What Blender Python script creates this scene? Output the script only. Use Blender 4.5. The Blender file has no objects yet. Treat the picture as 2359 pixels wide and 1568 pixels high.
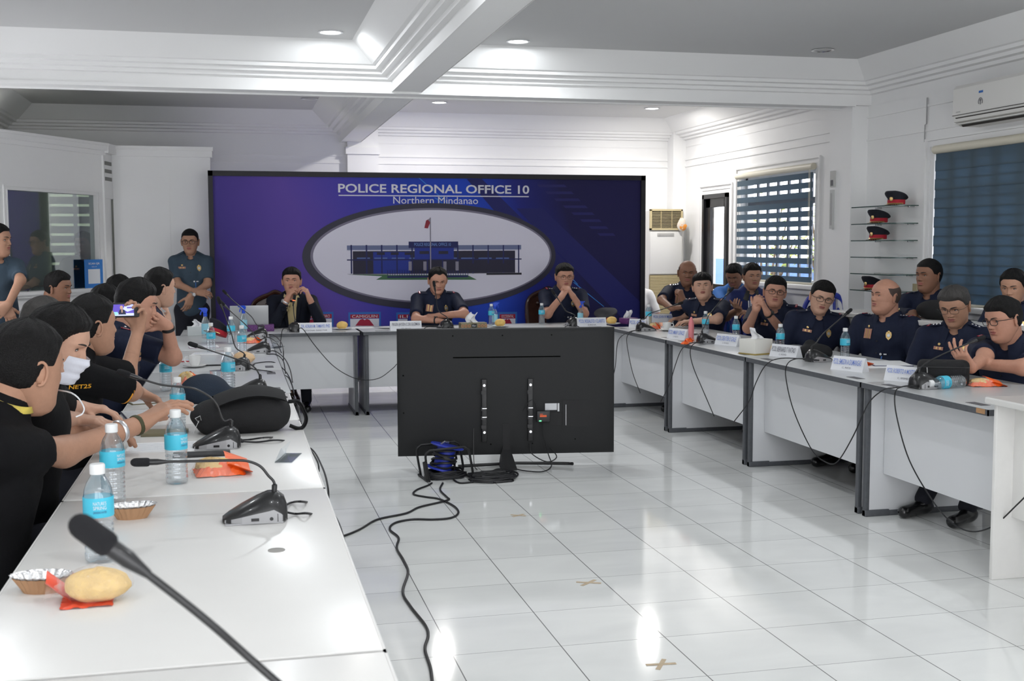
import bpy, math, random
import numpy as np
from mathutils import Vector, Matrix
from mathutils.bvhtree import BVHTree
random.seed(7); np.random.seed(7)
SC = bpy.context.scene
COL = SC.collection
PI = math.pi

# ---------------------------------------------------------------- camera
CAM = np.array([0.0, 0.0, 1.4885])
FPX = 2664.2; YAW = 0.23483; PIT = -0.08227; ROL = -0.00294
def _axes():
    cy, sy, cp, sp, cr, sr = math.cos(YAW), math.sin(YAW), math.cos(PIT), math.sin(PIT), math.cos(ROL), math.sin(ROL)
    f = np.array([sy*cp, cy*cp, sp]); r = np.array([cy, -sy, 0]); u = np.cross(r, f)
    return cr*r+sr*u, -sr*r+cr*u, f
_R, _U, _F = _axes()
cd = bpy.data.cameras.new('camera'); cam = bpy.data.objects.new('camera', cd); COL.objects.link(cam)
cam.matrix_world = Matrix(((_R[0], _U[0], -_F[0], CAM[0]), (_R[1], _U[1], -_F[1], CAM[1]), (_R[2], _U[2], -_F[2], CAM[2]), (0, 0, 0, 1)))
cd.sensor_width = 36.0; cd.lens = 36.0*FPX/2359.0; cd.clip_start = 0.05
cd.dof.use_dof = True; cd.dof.focus_distance = 5.5; cd.dof.aperture_fstop = 9.0
SC.camera = cam
def at(u, v, **k):
    """the point of the room seen at photo position (u,v) on a plane x=, y= or z="""
    d = _R*(u-1179.5)/FPX - _U*(v-784)/FPX + _F
    (a, val), = k.items(); i = 'xyz'.index(a)
    return CAM + d*((val-CAM[i])/d[i])

# ---------------------------------------------------------------- world, exposure
w = bpy.data.worlds.new('daylight'); SC.world = w; w.use_nodes = True
bg = w.node_tree.nodes['Background']; bg.inputs[0].default_value = (0.96, 0.97, 1.0, 1); bg.inputs[1].default_value = 5.0
SC.view_settings.view_transform = 'Standard'; SC.view_settings.look = 'None'
SC.view_settings.exposure = -0.10; SC.view_settings.gamma = 1.0; SC.view_settings.use_curve_mapping = False
SC.cycles.max_bounces = 7; SC.cycles.diffuse_bounces = 4; SC.cycles.glossy_bounces = 3; SC.cycles.transparent_max_bounces = 12
SC.cycles.transmission_bounces = 6; SC.cycles.sample_clamp_indirect = 4.0; SC.cycles.caustics_reflective = False; SC.cycles.caustics_refractive = False

# ceiling downlights of the room: (x, y, lit)
DOWNLIGHTS = [(0.69, 8.32, 1), (2.06, 8.39, 1), (4.44, 8.25, 0), (2.12, 12.1, 1), (4.49, 12.14, 1), (0.78, 12.07, 0),
              (-1.2, 5.2, 1), (0.70, 5.2, 1), (2.10, 5.2, 1), (4.40, 5.2, 1), (-1.2, 2.0, 1), (0.7, 2.0, 1), (2.1, 2.0, 1), (4.4, 2.0, 1),
              (0.7, -1.2, 1), (2.1, -1.2, 1), (4.4, -1.2, 1)]
LAMP_W = 24.0
CEIL = 2.98

# ---------------------------------------------------------------- materials
MATS = {}
def mat(name, col, rough=0.5, metal=0.0, spec=0.5, var=0.0, scale=30.0, bump=0.0, bscale=200.0, emit=None, estr=1.0, alpha=1.0, trans=0.0, coat=0.0, ior=1.45):
    if name in MATS: return MATS[name]
    m = bpy.data.materials.new(name); m.use_nodes = True; nt = m.node_tree; b = nt.nodes['Principled BSDF']
    c = (col[0], col[1], col[2], 1)
    b.inputs['Base Color'].default_value = c; b.inputs['Roughness'].default_value = rough; b.inputs['Metallic'].default_value = metal
    b.inputs['Specular IOR Level'].default_value = spec; b.inputs['IOR'].default_value = ior
    b.inputs['Coat Weight'].default_value = coat; b.inputs['Alpha'].default_value = alpha; b.inputs['Transmission Weight'].default_value = trans
    tc = nt.nodes.new('ShaderNodeTexCoord')
    if var > 0:
        n = nt.nodes.new('ShaderNodeTexNoise'); n.inputs['Scale'].default_value = scale; n.inputs['Detail'].default_value = 4
        nt.links.new(tc.outputs['Object'], n.inputs['Vector'])
        mx = nt.nodes.new('ShaderNodeMix'); mx.data_type = 'RGBA'
        mx.inputs[6].default_value = tuple(max(0, x*(1-var)) for x in c[:3])+(1,)
        mx.inputs[7].default_value = tuple(min(1, x*(1+var)) for x in c[:3])+(1,)
        nt.links.new(n.outputs['Fac'], mx.inputs[0]); nt.links.new(mx.outputs[2], b.inputs['Base Color'])
    if bump > 0:
        n2 = nt.nodes.new('ShaderNodeTexNoise'); n2.inputs['Scale'].default_value = bscale; n2.inputs['Detail'].default_value = 3
        nt.links.new(tc.outputs['Object'], n2.inputs['Vector'])
        bp = nt.nodes.new('ShaderNodeBump'); bp.inputs['Strength'].default_value = bump; bp.inputs['Distance'].default_value = 0.01
        nt.links.new(n2.outputs['Fac'], bp.inputs['Height']); nt.links.new(bp.outputs[0], b.inputs['Normal'])
    if emit is not None:
        b.inputs['Emission Color'].default_value = (emit[0], emit[1], emit[2], 1); b.inputs['Emission Strength'].default_value = estr
    MATS[name] = m; return m

# ---------------------------------------------------------------- mesh builder
class MB:
    def __init__(s): s.v = []; s.f = []; s.m = []; s.cur = 0
    def add(s, vs, fs, M=None, mi=None):
        o = len(s.v); vs = np.asarray(vs, float)
        if M is not None: vs = vs @ M[:3, :3].T + M[:3, 3]
        s.v.extend(map(tuple, vs)); k = s.cur if mi is None else mi
        for f in fs: s.f.append(tuple(i+o for i in f)); s.m.append(k)
        return s
    def box(s, a, b, M=None, mi=None, bev=0.0):
        x0, y0, z0 = [min(p, q) for p, q in zip(a, b)]; x1, y1, z1 = [max(p, q) for p, q in zip(a, b)]
        if bev <= 0:
            vs = [(x, y, z) for z in (z0, z1) for y in (y0, y1) for x in (x0, x1)]
            return s.add(vs, [(0, 2, 3, 1), (4, 5, 7, 6), (0, 1, 5, 4), (2, 6, 7, 3), (0, 4, 6, 2), (1, 3, 7, 5)], M, mi)
        e = min(bev, (x1-x0)/2.01, (y1-y0)/2.01, (z1-z0)/2.01)
        # rounded box: corner ring layers
        def ring(z, d):
            out = []
            for cx, cy, a0 in ((x1-e, y1-e, 0), (x0+e, y1-e, 90), (x0+e, y0+e, 180), (x1-e, y0+e, 270)):
                for k in range(4):
                    t = math.radians(a0+30*k); out.append((cx+(e-d)*math.cos(t), cy+(e-d)*math.sin(t), z))
            return out
        L = [ring(z0, e), ring(z0+.13*e, e*.5), ring(z0+.5*e, e*.13), ring(z0+e, 0), ring(z1-e, 0), ring(z1-.5*e, e*.13), ring(z1-.13*e, e*.5), ring(z1, e)]
        return s.loft(L, M=M, mi=mi)
    def loft(s, rings, closed=True, cap=True, M=None, mi=None):
        n = len(rings[0]); vs = [p for r in rings for p in r]; fs = []
        for i in range(len(rings)-1):
            for j in range(n if closed else n-1):
                a = i*n+j; b = i*n+(j+1) % n; fs.append((a, b, b+n, a+n))
        if cap and closed:
            fs.append(tuple(range(n-1, -1, -1))); fs.append(tuple((len(rings)-1)*n+k for k in range(n)))
        return s.add(vs, fs, M, mi)
    def cyl(s, a, b, r0, r1=None, n=16, M=None, mi=None, cap=True):
        r1 = r0 if r1 is None else r1
        return s.tube([a, b], [r0, r1], n, M, mi, cap)
    def tube(s, pts, r, n=8, M=None, mi=None, cap=True):
        pts = [np.array(p, float) for p in pts]
        if np.isscalar(r): r = [r]*len(pts)
        rings = []; prev = None
        for i, p in enumerate(pts):
            d = pts[min(i+1, len(pts)-1)]-pts[max(i-1, 0)]; d = d/(np.linalg.norm(d)+1e-12)
            if prev is None:
                h = np.array([0, 0, 1.0]) if abs(d[2]) < .9 else np.array([1.0, 0, 0])
                x = np.cross(h, d)
            else: x = prev-d*np.dot(prev, d)
            x /= np.linalg.norm(x)+1e-12; y = np.cross(d, x); prev = x
            rings.append([tuple(p+r[i]*(math.cos(2*PI*k/n)*x+math.sin(2*PI*k/n)*y)) for k in range(n)])
        return s.loft(rings, cap=cap, M=M, mi=mi)
    def lathe(s, prof, n=24, M=None, mi=None, sx=1, sy=1, wob=None):
        rings = []
        for i, (r, z) in enumerate(prof):
            rings.append([((r*(1+(wob(k, i) if wob else 0)))*math.cos(2*PI*k/n)*sx, (r*(1+(wob(k, i) if wob else 0)))*math.sin(2*PI*k/n)*sy, z) for k in range(n)])
        return s.loft(rings, M=M, mi=mi)
    def ell(s, c, r, n=16, m=10, M=None, mi=None, noise=0, seed=0):
        rg = random.Random(seed); ph = [rg.uniform(0, 6) for _ in range(6)]
        rings = []
        for i in range(m+1):
            t = PI*(i+.001)/(m+.002); ring = []
            for k in range(n):
                q = 2*PI*k/n; d = np.array([math.sin(t)*math.cos(q), math.sin(t)*math.sin(q), -math.cos(t)])
                f = 1+noise*(math.sin(3*q+ph[0])*math.sin(2*t+ph[1])+.6*math.sin(5*q+ph[2]+3*t)+.4*math.sin(9*t+ph[3]+2*q))
                ring.append(tuple(np.array(c)+np.array(r)*d*f))
            rings.append(ring)
        return s.loft(rings, M=M, mi=mi)
    def poly(s, pts, thick=0, M=None, mi=None):   # polygon in local XY, extruded to z=thick
        n = len(pts)
        if not thick: return s.add([(x, y, 0) for x, y in pts], [tuple(range(n))], M, mi)
        return s.loft([[(x, y, 0) for x, y in pts], [(x, y, thick) for x, y in pts]], M=M, mi=mi)
    def grid(s, P, M=None, mi=None, thick=0):      # P[i][j] points
        a = len(P); b = len(P[0]); vs = [tuple(p) for r in P for p in r]
        fs = [(i*b+j, i*b+j+1, (i+1)*b+j+1, (i+1)*b+j) for i in range(a-1) for j in range(b-1)]
        return s.add(vs, fs, M, mi)
def TR(x=0, y=0, z=0, rz=0, rx=0, ry=0, s=1):
    M = Matrix.Translation((x, y, z)) @ Matrix.Rotation(rz, 4, 'Z') @ Matrix.Rotation(ry, 4, 'Y') @ Matrix.Rotation(rx, 4, 'X')
    if not np.isscalar(s): M = M @ Matrix.Diagonal((s[0], s[1], s[2], 1))
    else: M = M @ Matrix.Scale(s, 4)
    return np.array(M)
def BAS(o, x, y, z):
    M = np.eye(4); M[:3, 0] = x; M[:3, 1] = y; M[:3, 2] = z; M[:3, 3] = o; return M
def mesh_of(name, v, f, mats, mi=None, smooth=True, angle=None):
    me = bpy.data.meshes.new(name); me.from_pydata([tuple(p) for p in v], [], [tuple(q) for q in f])
    for m in (mats if isinstance(mats, (list, tuple)) else [mats]): me.materials.append(m)
    if mi is not None: me.polygons.foreach_set('material_index', np.array(mi, dtype=np.int32))
    if smooth: me.polygons.foreach_set('use_smooth', np.ones(len(me.polygons), dtype=bool))
    me.update()
    if smooth and angle is not None:
        try: me.set_sharp_from_angle(angle=math.radians(angle))
        except Exception: pass
    return me
def put(name, mb, mats, parent=None, smooth=True, angle=35, kind=None, label=None):
    o = bpy.data.objects.new(name, mesh_of(name, mb.v, mb.f, mats, mb.m, smooth, angle)); COL.objects.link(o)
    if parent is not None: o.parent = parent
    if kind: o['kind'] = kind
    if label: o['label'] = label
    return o
def tag(o, label, cat, group=None, kind=None):
    o['label'] = label; o['category'] = cat
    if group: o['group'] = group
    if kind: o['kind'] = kind
    return o
def root(name, loc, rz=0, label=None, cat=None, group=None):
    o = bpy.data.objects.new(name, None); o.empty_display_size = .1; o.location = tuple(loc); o.rotation_euler = (0, 0, rz); COL.objects.link(o)
    if label: tag(o, label, cat, group)
    return o
def struct(name, mb, mats, smooth=False, parent=None):
    o = put(name, mb, mats, parent, smooth)
    if parent is None: o['kind'] = 'structure'
    return o
def dup(r, loc, rz=None, label=None, group=None, scale=None):
    def cp(o, par):
        c = o.copy(); COL.objects.link(c)
        if par is not None: c.parent = par
        return c
    n = cp(r, None); n.location = tuple(loc)
    if rz is not None: n.rotation_euler = (0, 0, rz)
    if scale: n.scale = (scale,)*3
    for ch in list(r.children):
        c = cp(ch, n)
        for g in list(ch.children): cp(g, c)
    if label: n['label'] = label
    if group: n['group'] = group
    return n
class Kit:
    """first place() uses the original, later ones copies"""
    def __init__(s, make): s.make = make; s.o = None
    def place(s, loc, rz=0, label=None, group=None):
        if s.o is None:
            s.o = s.make(); s.o.location = tuple(loc); s.o.rotation_euler = (0, 0, rz)
            if label: s.o['label'] = label
            if group: s.o['group'] = group
            return s.o
        return dup(s.o, loc, rz, label, group)
_tc = {}
def text_geo(txt, size=1.0, bold=0.0):
    """verts, faces of a line of text, x centred, baseline z=0, unit cap height approx = size*.7"""
    if (txt, bold) in _tc: v, f = _tc[(txt, bold)]
    else:
        c = bpy.data.curves.new('t', 'FONT'); c.body = txt; c.size = 1.0; c.align_x = 'CENTER'; c.resolution_u = 3; c.offset = bold
        o = bpy.data.objects.new('t', c); COL.objects.link(o)
        dg = bpy.context.evaluated_depsgraph_get(); me = bpy.data.meshes.new_from_object(o.evaluated_get(dg))
        v = np.array([tuple(p.co) for p in me.vertices]); f = [tuple(p.vertices) for p in me.polygons]
        bpy.data.objects.remove(o); bpy.data.curves.remove(c); bpy.data.meshes.remove(me)
        _tc[(txt, bold)] = (v, f)
    return v*size, f
def text_on(mb, txt, width, height, M, mi=0, bold=0.0):
    """flat lettering fitted into width x height; local x right, y up, in the plane of M"""
    v, f = text_geo(txt, 1.0, bold); v = v.copy()
    if len(v) == 0: return
    lo = v.min(0); hi = v.max(0); v[:, 0] = (v[:, 0]-(lo[0]+hi[0])/2)*width/(hi[0]-lo[0]); v[:, 1] = (v[:, 1]-lo[1])*height/(hi[1]-lo[1])-height/2; v[:, 2] = 0
    mb.add(v, f, M, mi)
def spline(pts, n=8):
    P = [np.array(p, float) for p in pts]; P = [2*P[0]-P[1]]+P+[2*P[-1]-P[-2]]; out = []
    for i in range(1, len(P)-2):
        for k in range(n):
            t = k/n
            out.append(.5*((2*P[i])+(-P[i-1]+P[i+1])*t+(2*P[i-1]-5*P[i]+4*P[i+1]-P[i+2])*t*t+(-P[i-1]+3*P[i]-3*P[i+1]+P[i+2])*t**3))
    out.append(P[-2]); return out
# ================================================================= the room
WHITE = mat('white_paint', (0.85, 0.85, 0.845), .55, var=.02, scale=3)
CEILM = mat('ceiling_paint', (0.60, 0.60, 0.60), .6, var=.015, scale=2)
GROOVE = mat('shadow_line', (0.25, 0.25, 0.25), .8)
XR = 5.40; XL = -2.35; YN = 13.4; YS = -3.0

def floor_mat():
    m = bpy.data.materials.new('marble_tiles'); m.use_nodes = True; nt = m.node_tree; b = nt.nodes['Principled BSDF']; N = nt.nodes.new; L = nt.links.new
    tc = N('ShaderNodeTexCoord'); sp = N('ShaderNodeSeparateXYZ'); L(tc.outputs['Object'], sp.inputs[0])
    def math_(op, a, bb=None):
        n = N('ShaderNodeMath'); n.operation = op
        for i, q in enumerate((a, bb)):
            if q is None: continue
            if isinstance(q, (int, float)): n.inputs[i].default_value = q
            else: L(q, n.inputs[i])
        return n.outputs[0]
    masks = []
    cells = []
    for ax, o, wd in (('X', 0.742, .0022), ('Y', 4.044, .0013)):
        t = math_('DIVIDE', math_('SUBTRACT', sp.outputs[ax], o-0.41*40), 0.41)
        fr = math_('FRACT', t); cells.append(math_('FLOOR', t))
        d = math_('MINIMUM', fr, math_('SUBTRACT', 1.0, fr))
        masks.append(math_('LESS_THAN', d, wd/0.41))
    g = math_('MAXIMUM', masks[0], masks[1])
    cv = N('ShaderNodeCombineXYZ'); L(cells[0], cv.inputs[0]); L(cells[1], cv.inputs[1])
    wn = N('ShaderNodeTexWhiteNoise'); L(cv.outputs[0], wn.inputs[0])
    # veins: noise coordinates shifted per tile
    va = N('ShaderNodeVectorMath'); va.operation = 'MULTIPLY_ADD'; L(wn.outputs['Color'], va.inputs[0]); va.inputs[1].default_value = (7, 7, 7); L(tc.outputs['Object'], va.inputs[2])
    ms = N('ShaderNodeMapping'); ms.inputs['Scale'].default_value = (1.1, 2.6, 1); ms.inputs['Rotation'].default_value = (0, 0, .25); L(va.outputs[0], ms.inputs[0])
    nz = N('ShaderNodeTexNoise'); nz.inputs['Scale'].default_value = 1.6; nz.inputs['Detail'].default_value = 5; nz.inputs['Distortion'].default_value = .6; L(ms.outputs[0], nz.inputs[0])
    cr = N('ShaderNodeValToRGB'); cr.color_ramp.elements[0].position = .3; cr.color_ramp.elements[0].color = (.76, .77, .76, 1)
    cr.color_ramp.elements[1].position = .62; cr.color_ramp.elements[1].color = (.83, .84, .825, 1); L(nz.outputs['Fac'], cr.inputs[0])
    mx = N('ShaderNodeMix'); mx.data_type = 'RGBA'; L(g, mx.inputs[0]); L(cr.outputs[0], mx.inputs[6]); mx.inputs[7].default_value = (.20, .20, .20, 1)
    L(mx.outputs[2], b.inputs['Base Color']); b.inputs['Roughness'].default_value = .07; b.inputs['Specular IOR Level'].default_value = .5
    return m
mb = MB(); mb.box((XL-.2, YS, -.1), (XR+.2, YN+.2, 0)); struct('floor', mb, floor_mat())

# walls -----------------------------------------------------------
mb = MB(); mb.box((XL-.2, YN, 0), (XR+.2, YN+.2, 3.2)); struct('wall_back', mb, WHITE)
mb = MB(); mb.box((XL-.2, YS, 0), (XL, YN, .8)); mb.box((XL-.2, YS, 2.45), (XL, YN, 3.2)); mb.box((XL-.2, YS, .8), (XL, 7.6, 2.45)); mb.box((XL-.2, 7.6, 2.15), (XL, 9.9, 2.45)); mb.box((XL-.2, 9.9, .8), (XL, YN, 2.45))
mb.box((XL-.2, 8.7, .8), (XL, 8.85, 2.15))
struct('wall_left', mb, WHITE)      # unseen wall; window openings added to bring in side light
mb = MB(); mb.box((XL-.2, YS-.2, 0), (XR+.6, YS, .2)); mb.box((XL-.2, YS-.2, 2.9), (XR+.6, YS, 3.2))
for x in (XL-.2, .3, 2.9, XR+.4): mb.box((x, YS-.2, .2), (x+.2, YS, 2.9))
struct('wall_front', mb, WHITE)  # unseen front wall, made mostly open so daylight fills the room
# right wall with door and two windows; near part is set back behind the pillar
W1 = (9.98, 11.62, 1.10, 2.20); D1 = (11.93, 12.62, 0.0, 2.06)
W2 = (5.90, 8.00, 1.02, 2.19)
def wall_x(x, y0, y1, holes, t=.15, z1=3.2):
    mb = MB(); ys = sorted({y0, y1, *[h[0] for h in holes], *[h[1] for h in holes]})
    for a, b in zip(ys[:-1], ys[1:]):
        h = [q for q in holes if q[0] <= a and q[1] >= b]
        if not h: mb.box((x, a, 0), (x+t, b, z1)); continue
        h = h[0]
        if h[2] > 0: mb.box((x, a, 0), (x+t, b, h[2]))
        mb.box((x, a, h[3]), (x+t, b, z1))
    return mb
XW = 5.32; XN = 5.27
struct('wall_right', wall_x(XW, 9.2, YN, [W1, D1]), WHITE)
struct('wall_right_near', wall_x(XN, YS, 9.2, [W2]), WHITE)
mb = MB(); mb.box((5.12, 8.98, 0), (XN+.1, 9.36, 2.95)); struct('trim_1', mb, WHITE)          # pillar at the beam end
mb = MB(); mb.box((1.27, 13.28, 0), (1.62, YN, 2.98)); mb.box((1.25, 13.255, 2.52), (1.64, YN, 2.60)); struct('trim_2', mb, WHITE)   # pilaster on the back wall
mb = MB(); mb.box((5.16, 13.2, 0), (XW, YN, 2.98)); struct('trim_3', mb, WHITE)
mb = MB()
for z in (2.42, 2.50): mb.box((XL, YN-.012, z), (1.27, YN, z+.018)); mb.box((1.62, YN-.012, z), (5.16, YN, z+.018)); mb.box((XW-.012, 9.36, z), (XW, 13.2, z+.018))
mb.box((XN-.012, YS, 2.36), (XN, 8.98, 2.375)); mb.box((XN-.012, YS, 2.55), (XN, 8.98, 2.565))
struct('trim_4', mb, WHITE)
mb = MB()
for (y0, y1, z0, z1), x in ((W1, XW), (W2, XN), (D1, XW)):
    t = .02; b = .11
    for q in (0, .045):
        mb.box((x-t+q*.25, y0-b+q, z1+b-.018-q), (x, y1+b-q, z1+b-q)); mb.box((x-t+q*.25, y0-b+q, max(0, z0-b)), (x, y0-b+.018+q, z1+b-.018-q)); mb.box((x-t+q*.25, y1+b-.018-q, max(0, z0-b)), (x, y1+b-q, z1+b-.018-q))
struct('trim_5', mb, WHITE)
mb = MB()
for y0, y1, z0, x in ((W1[0]-.12, W1[1]+.12, W1[2], XW), (W2[0]-.12, W2[1]+.1, W2[2], XN)):
    mb.box((x-.07, y0, z0-.04), (x, y1, z0), bev=.008); mb.box((x-.04, y0+.03, z0-.09), (x, y1-.03, z0-.04), bev=.008)
struct('trim_6', mb, WHITE)

# ceiling with two beams and four stepped trays ---------------------
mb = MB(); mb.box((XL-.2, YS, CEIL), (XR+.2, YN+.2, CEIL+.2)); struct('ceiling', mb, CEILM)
BZ = 2.655; by0, by1 = 8.93, 9.20; bx0, bx1 = 1.20, 1.42
mb = MB(); mb.box((XL, by0, BZ), (XN, by1, CEIL)); mb.box((XL, by0-.012, BZ-.012), (5.12, by0+.015, BZ+.012)); mb.box((XL, by1-.015, BZ-.012), (5.12, by1+.012, BZ+.012)); struct('trim_7', mb, WHITE)
mb = MB(); mb.box((bx0, YS, BZ+.004), (bx1, YN, CEIL)); struct('trim_8', mb, WHITE)
PROF = [(0, BZ), (0, BZ+.085), (.035, BZ+.09), (.04, BZ+.115), (.085, BZ+.12), (.09, BZ+.145), (.135, BZ+.15), (.14, BZ+.175), (.165, BZ+.18), (.33, CEIL+.002)]
def cornice(x0, x1, y0, y1, dz=0.0, i=9):
    mb = MB(); P = [(0, BZ-.0+dz)]+[(a, z) for a, z in PROF[1:]]
    def rect(d, z):
        d = d+.004; return [(x0+d, y0+d, z), (x1-d, y0+d, z), (x1-d, y1-d, z), (x0+d, y1-d, z)]
    for (a, z), (b, z2) in zip(P[:-1], P[1:]):
        mb.loft([rect(a, z), rect(b, z2)], cap=False)
    struct('trim_%d' % i, mb, WHITE)
cornice(XL, bx0, YS, by0, 0, 9); cornice(bx1, XN, YS, by0, 0, 10); cornice(XL, bx0, by1, YN, 0, 11); cornice(bx1, XW, by1, YN, 0, 12)

# window 1, door, window 2: frames, bars and the light of day beyond --
FR = mat('white_frame', (.75, .76, .78), .4); DARK = mat('dark_frame', (.012, .012, .014), .35); BAR = mat('window_bars', (.18, .2, .24), .5)
GLASS = bpy.data.materials.new('window_glass'); GLASS.use_nodes = True
nt = GLASS.node_tree; nt.nodes.clear(); o_ = nt.nodes.new('ShaderNodeOutputMaterial'); mx = nt.nodes.new('ShaderNodeMixShader'); tr = nt.nodes.new('ShaderNodeBsdfTransparent'); gl = nt.nodes.new('ShaderNodeBsdfGlossy')
gl.inputs['Roughness'].default_value = .02; mx.inputs[0].default_value = .08; nt.links.new(tr.outputs[0], mx.inputs[1]); nt.links.new(gl.outputs[0], mx.inputs[2]); nt.links.new(mx.outputs[0], o_.inputs[0])
def window(i, Wd, x, nm):
    y0, y1, z0, z1 = Wd; mb = MB()
    for a, b in (((x+.06, y0, z0), (x+.12, y0+.04, z1)), ((x+.06, y1-.04, z0), (x+.12, y1, z1)), ((x+.06, y0, z0), (x+.12, y1, z0+.04)), ((x+.06, y0, z1-.04), (x+.12, y1, z1))): mb.box(a, b)
    f = struct('window_%d' % i, mb, FR)
    g = MB()
    for k in range(1, nm):
        yy = y0+(y1-y0)*k/nm; q = (.045, 0) if nm == 8 else (.02, .07); g.box((x+q[1]+.012, yy-q[0], z0), (x+q[1]+.03, yy+q[0], z1))
    g.box((x+.07, y0, z1-.32), (x+.10, y1, z1-.26))
    put('window_grille', g, BAR, f, smooth=False)
    p = MB(); p.box((x+.13, y0, z0), (x+.134, y1, z1)); put('window_pane', p, GLASS, f, smooth=False)
mb = MB()
for a, b in ((7.6, 8.7), (8.85, 9.9)):
    for p, q in (((a, .8), (a+.05, 2.15)), ((b-.05, .8), (b, 2.15)), ((a+.05, .8), (b-.05, .85)), ((a+.05, 2.1), (b-.05, 2.15)), ((a+.05, 1.45), (b-.05, 1.49))): mb.box((XL-.12, p[0], p[1]), (XL-.07, q[0], q[1]))
struct('window_3', mb, FR)  # frames of the unseen openings added to the left wall for light
window(1, W1, XW, 7); window(2, W2, XN, 8)
mb = MB(); y0, y1, z0, z1 = D1
mb.box((XW-.03, y0, 0), (XW+.1, y0+.05, z1)); mb.box((XW-.03, y1-.05, 0), (XW+.1, y1, z1)); mb.box((XW-.03, y0, z1-.05), (XW+.1, y1, z1))
dr = struct('door_1', mb, DARK)
mb = MB(); mb.box((XW+.0, y0+.05, 0), (XW+.04, y0+.13, z1-.05)); mb.box((XW, y1-.17, 0), (XW+.04, y1-.05, z1-.05)); mb.box((XW, y0+.05, z1-.15), (XW+.04, y1-.05, z1-.05)); mb.box((XW, y0+.05, .98), (XW+.04, y1-.05, 1.04)); mb.box((XW, y0+.05, 0), (XW+.04, y1-.05, .12))
put('door_leaf', mb, DARK, dr, smooth=False)
mb = MB(); mb.box((XW+.015, y0+.13, .1), (XW+.02, y1-.17, z1-.1)); put('door_pane', mb, GLASS, dr, smooth=False)

# outside: a blue boundary wall and leafy shrubs
mb = MB(); mb.box((8.0, 3.0, 0), (8.2, 26.0, 1.25)); o = put('boundary_wall', mb, mat('blue_wall', (.10, .20, .50), .7, var=.1, scale=4), smooth=False); tag(o, 'blue painted boundary wall outside the glazed door', 'wall')
mb = MB(); mb.box((5.6, 3.0, -.12), (30, 30, -.02)); o = put('yard_ground', mb, mat('yard_concrete', (.5, .5, .48), .9, var=.1, scale=2), smooth=False); o['kind'] = 'structure'
LEAF = mat('broad_leaf', (.30, .38, .07), .5, var=.4, scale=9); STEM = mat('stem', (.12, .08, .04), .8)
def shrub(x, y, z, s, label, seed):
    rg = random.Random(seed); r = root('garden_shrub', (x, y, 0), 0, label, 'shrub')
    st = MB(); lf = MB()
    for k in range(9):
        a = rg.uniform(0, 2*PI); tip = (math.cos(a)*.55*s*rg.random(), math.sin(a)*.75*s, z+rg.uniform(-.1, .8)*s)
        st.tube([(0, 0, 0), (tip[0]*.3, tip[1]*.3, z*.6), tip], [.03, .02, .008], 6)
        for q in range(16):
            c = np.array(tip)*(.55+.5*rg.random()); c[2] = tip[2]*(.72+.33*rg.random()); th = rg.uniform(0, 2*PI); l = rg.uniform(.10, .2)*s
            d = np.array([math.cos(th), math.sin(th), rg.uniform(-.4, .5)]); d /= np.linalg.norm(d); sd = np.cross(d, (0, 0, 1)); sd /= np.linalg.norm(sd); up = np.cross(sd, d)
            lf.add([c, c+d*l*.5+sd*l*.22, c+d*l, c+d*l*.5-sd*l*.22, c+d*l*.5+up*.015], [(0, 1, 4), (1, 2, 4), (2, 3, 4), (3, 0, 4)])
    put('stem', st, STEM, r); put('foliage', lf, LEAF, r, kind='stuff')
shrub(7.3, 15.1, 1.5, 1.0, 'leafy shrub outside beyond the glazed door', 3)
shrub(7.1, 13.0, 1.5, .9, 'leafy shrub outside behind the striped blind', 5)

# zebra blinds ------------------------------------------------------
BLD = bpy.data.materials.new('blind_fabric'); BLD.use_nodes = True; nt = BLD.node_tree; b = nt.nodes['Principled BSDF']
b.inputs['Base Color'].default_value = (.19, .26, .31, 1); b.inputs['Roughness'].default_value = .8
o_ = nt.nodes['Material Output']; tl = nt.nodes.new('ShaderNodeBsdfTranslucent'); tl.inputs[0].default_value = (.12, .19, .26, 1)
mx = nt.nodes.new('ShaderNodeMixShader'); mx.inputs[0].default_value = .6; nt.links.new(b.outputs[0], mx.inputs[1]); nt.links.new(tl.outputs[0], mx.inputs[2]); nt.links.new(mx.outputs[0], o_.inputs[0])
RAIL = mat('cream_rail', (.72, .68, .56), .5)
def blind(x, y0, y1, z0, z1, n, gap, label, first=0):
    r = root('zebra_blind', (x, (y0+y1)/2, 0), 0, label, 'blind'); h = (y1-y0)/2
    a = MB(); a.cyl((0, -h, z1+.02), (0, h, z1+.02), .032, n=14); put('head_rail', a, RAIL, r)
    f = MB(); p = (z1-z0)/n
    for k in range(n):
        za = z0+k*p; q = .005*(k % 2) if gap < 0 else 0; f.box((-.002+q, -h+.01, za), (.002+q, h-.01, za+p*(1-gap)))
    if gap < .12:
        pass
    put('fabric_bands', f, BLD, r, smooth=False)
    a = MB(); a.cyl((0, -h, z0-.005), (0, h, z0-.005), .012, n=10); put('bottom_rail', a, RAIL, r)
    for q in (.03, .05): a = MB(); a.tube([(-.02, -h+q, z1), (-.02, -h+q, z0+.15)], .0025, 5); put('pull_cord', a, RAIL, r)
    return r
blind(XW-.03, W1[0]-.02, W1[1]+.04, W1[2]+.02, W1[3]-.005, 12, .36, 'open grey-blue striped window blind beside the glass door')
blind(XN-.03, W2[0]+.62, W2[1]-.05, W2[2]+.02, W2[3]-.005, 16, -.14, 'closed blue-grey window blind under the air conditioner, left one of two')
blind(XN-.03, W2[0]-.3, W2[0]+.57, W2[2]+.02, W2[3]-.005, 16, -.14, 'closed blue-grey window blind cut by the right edge of the photo')

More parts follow.
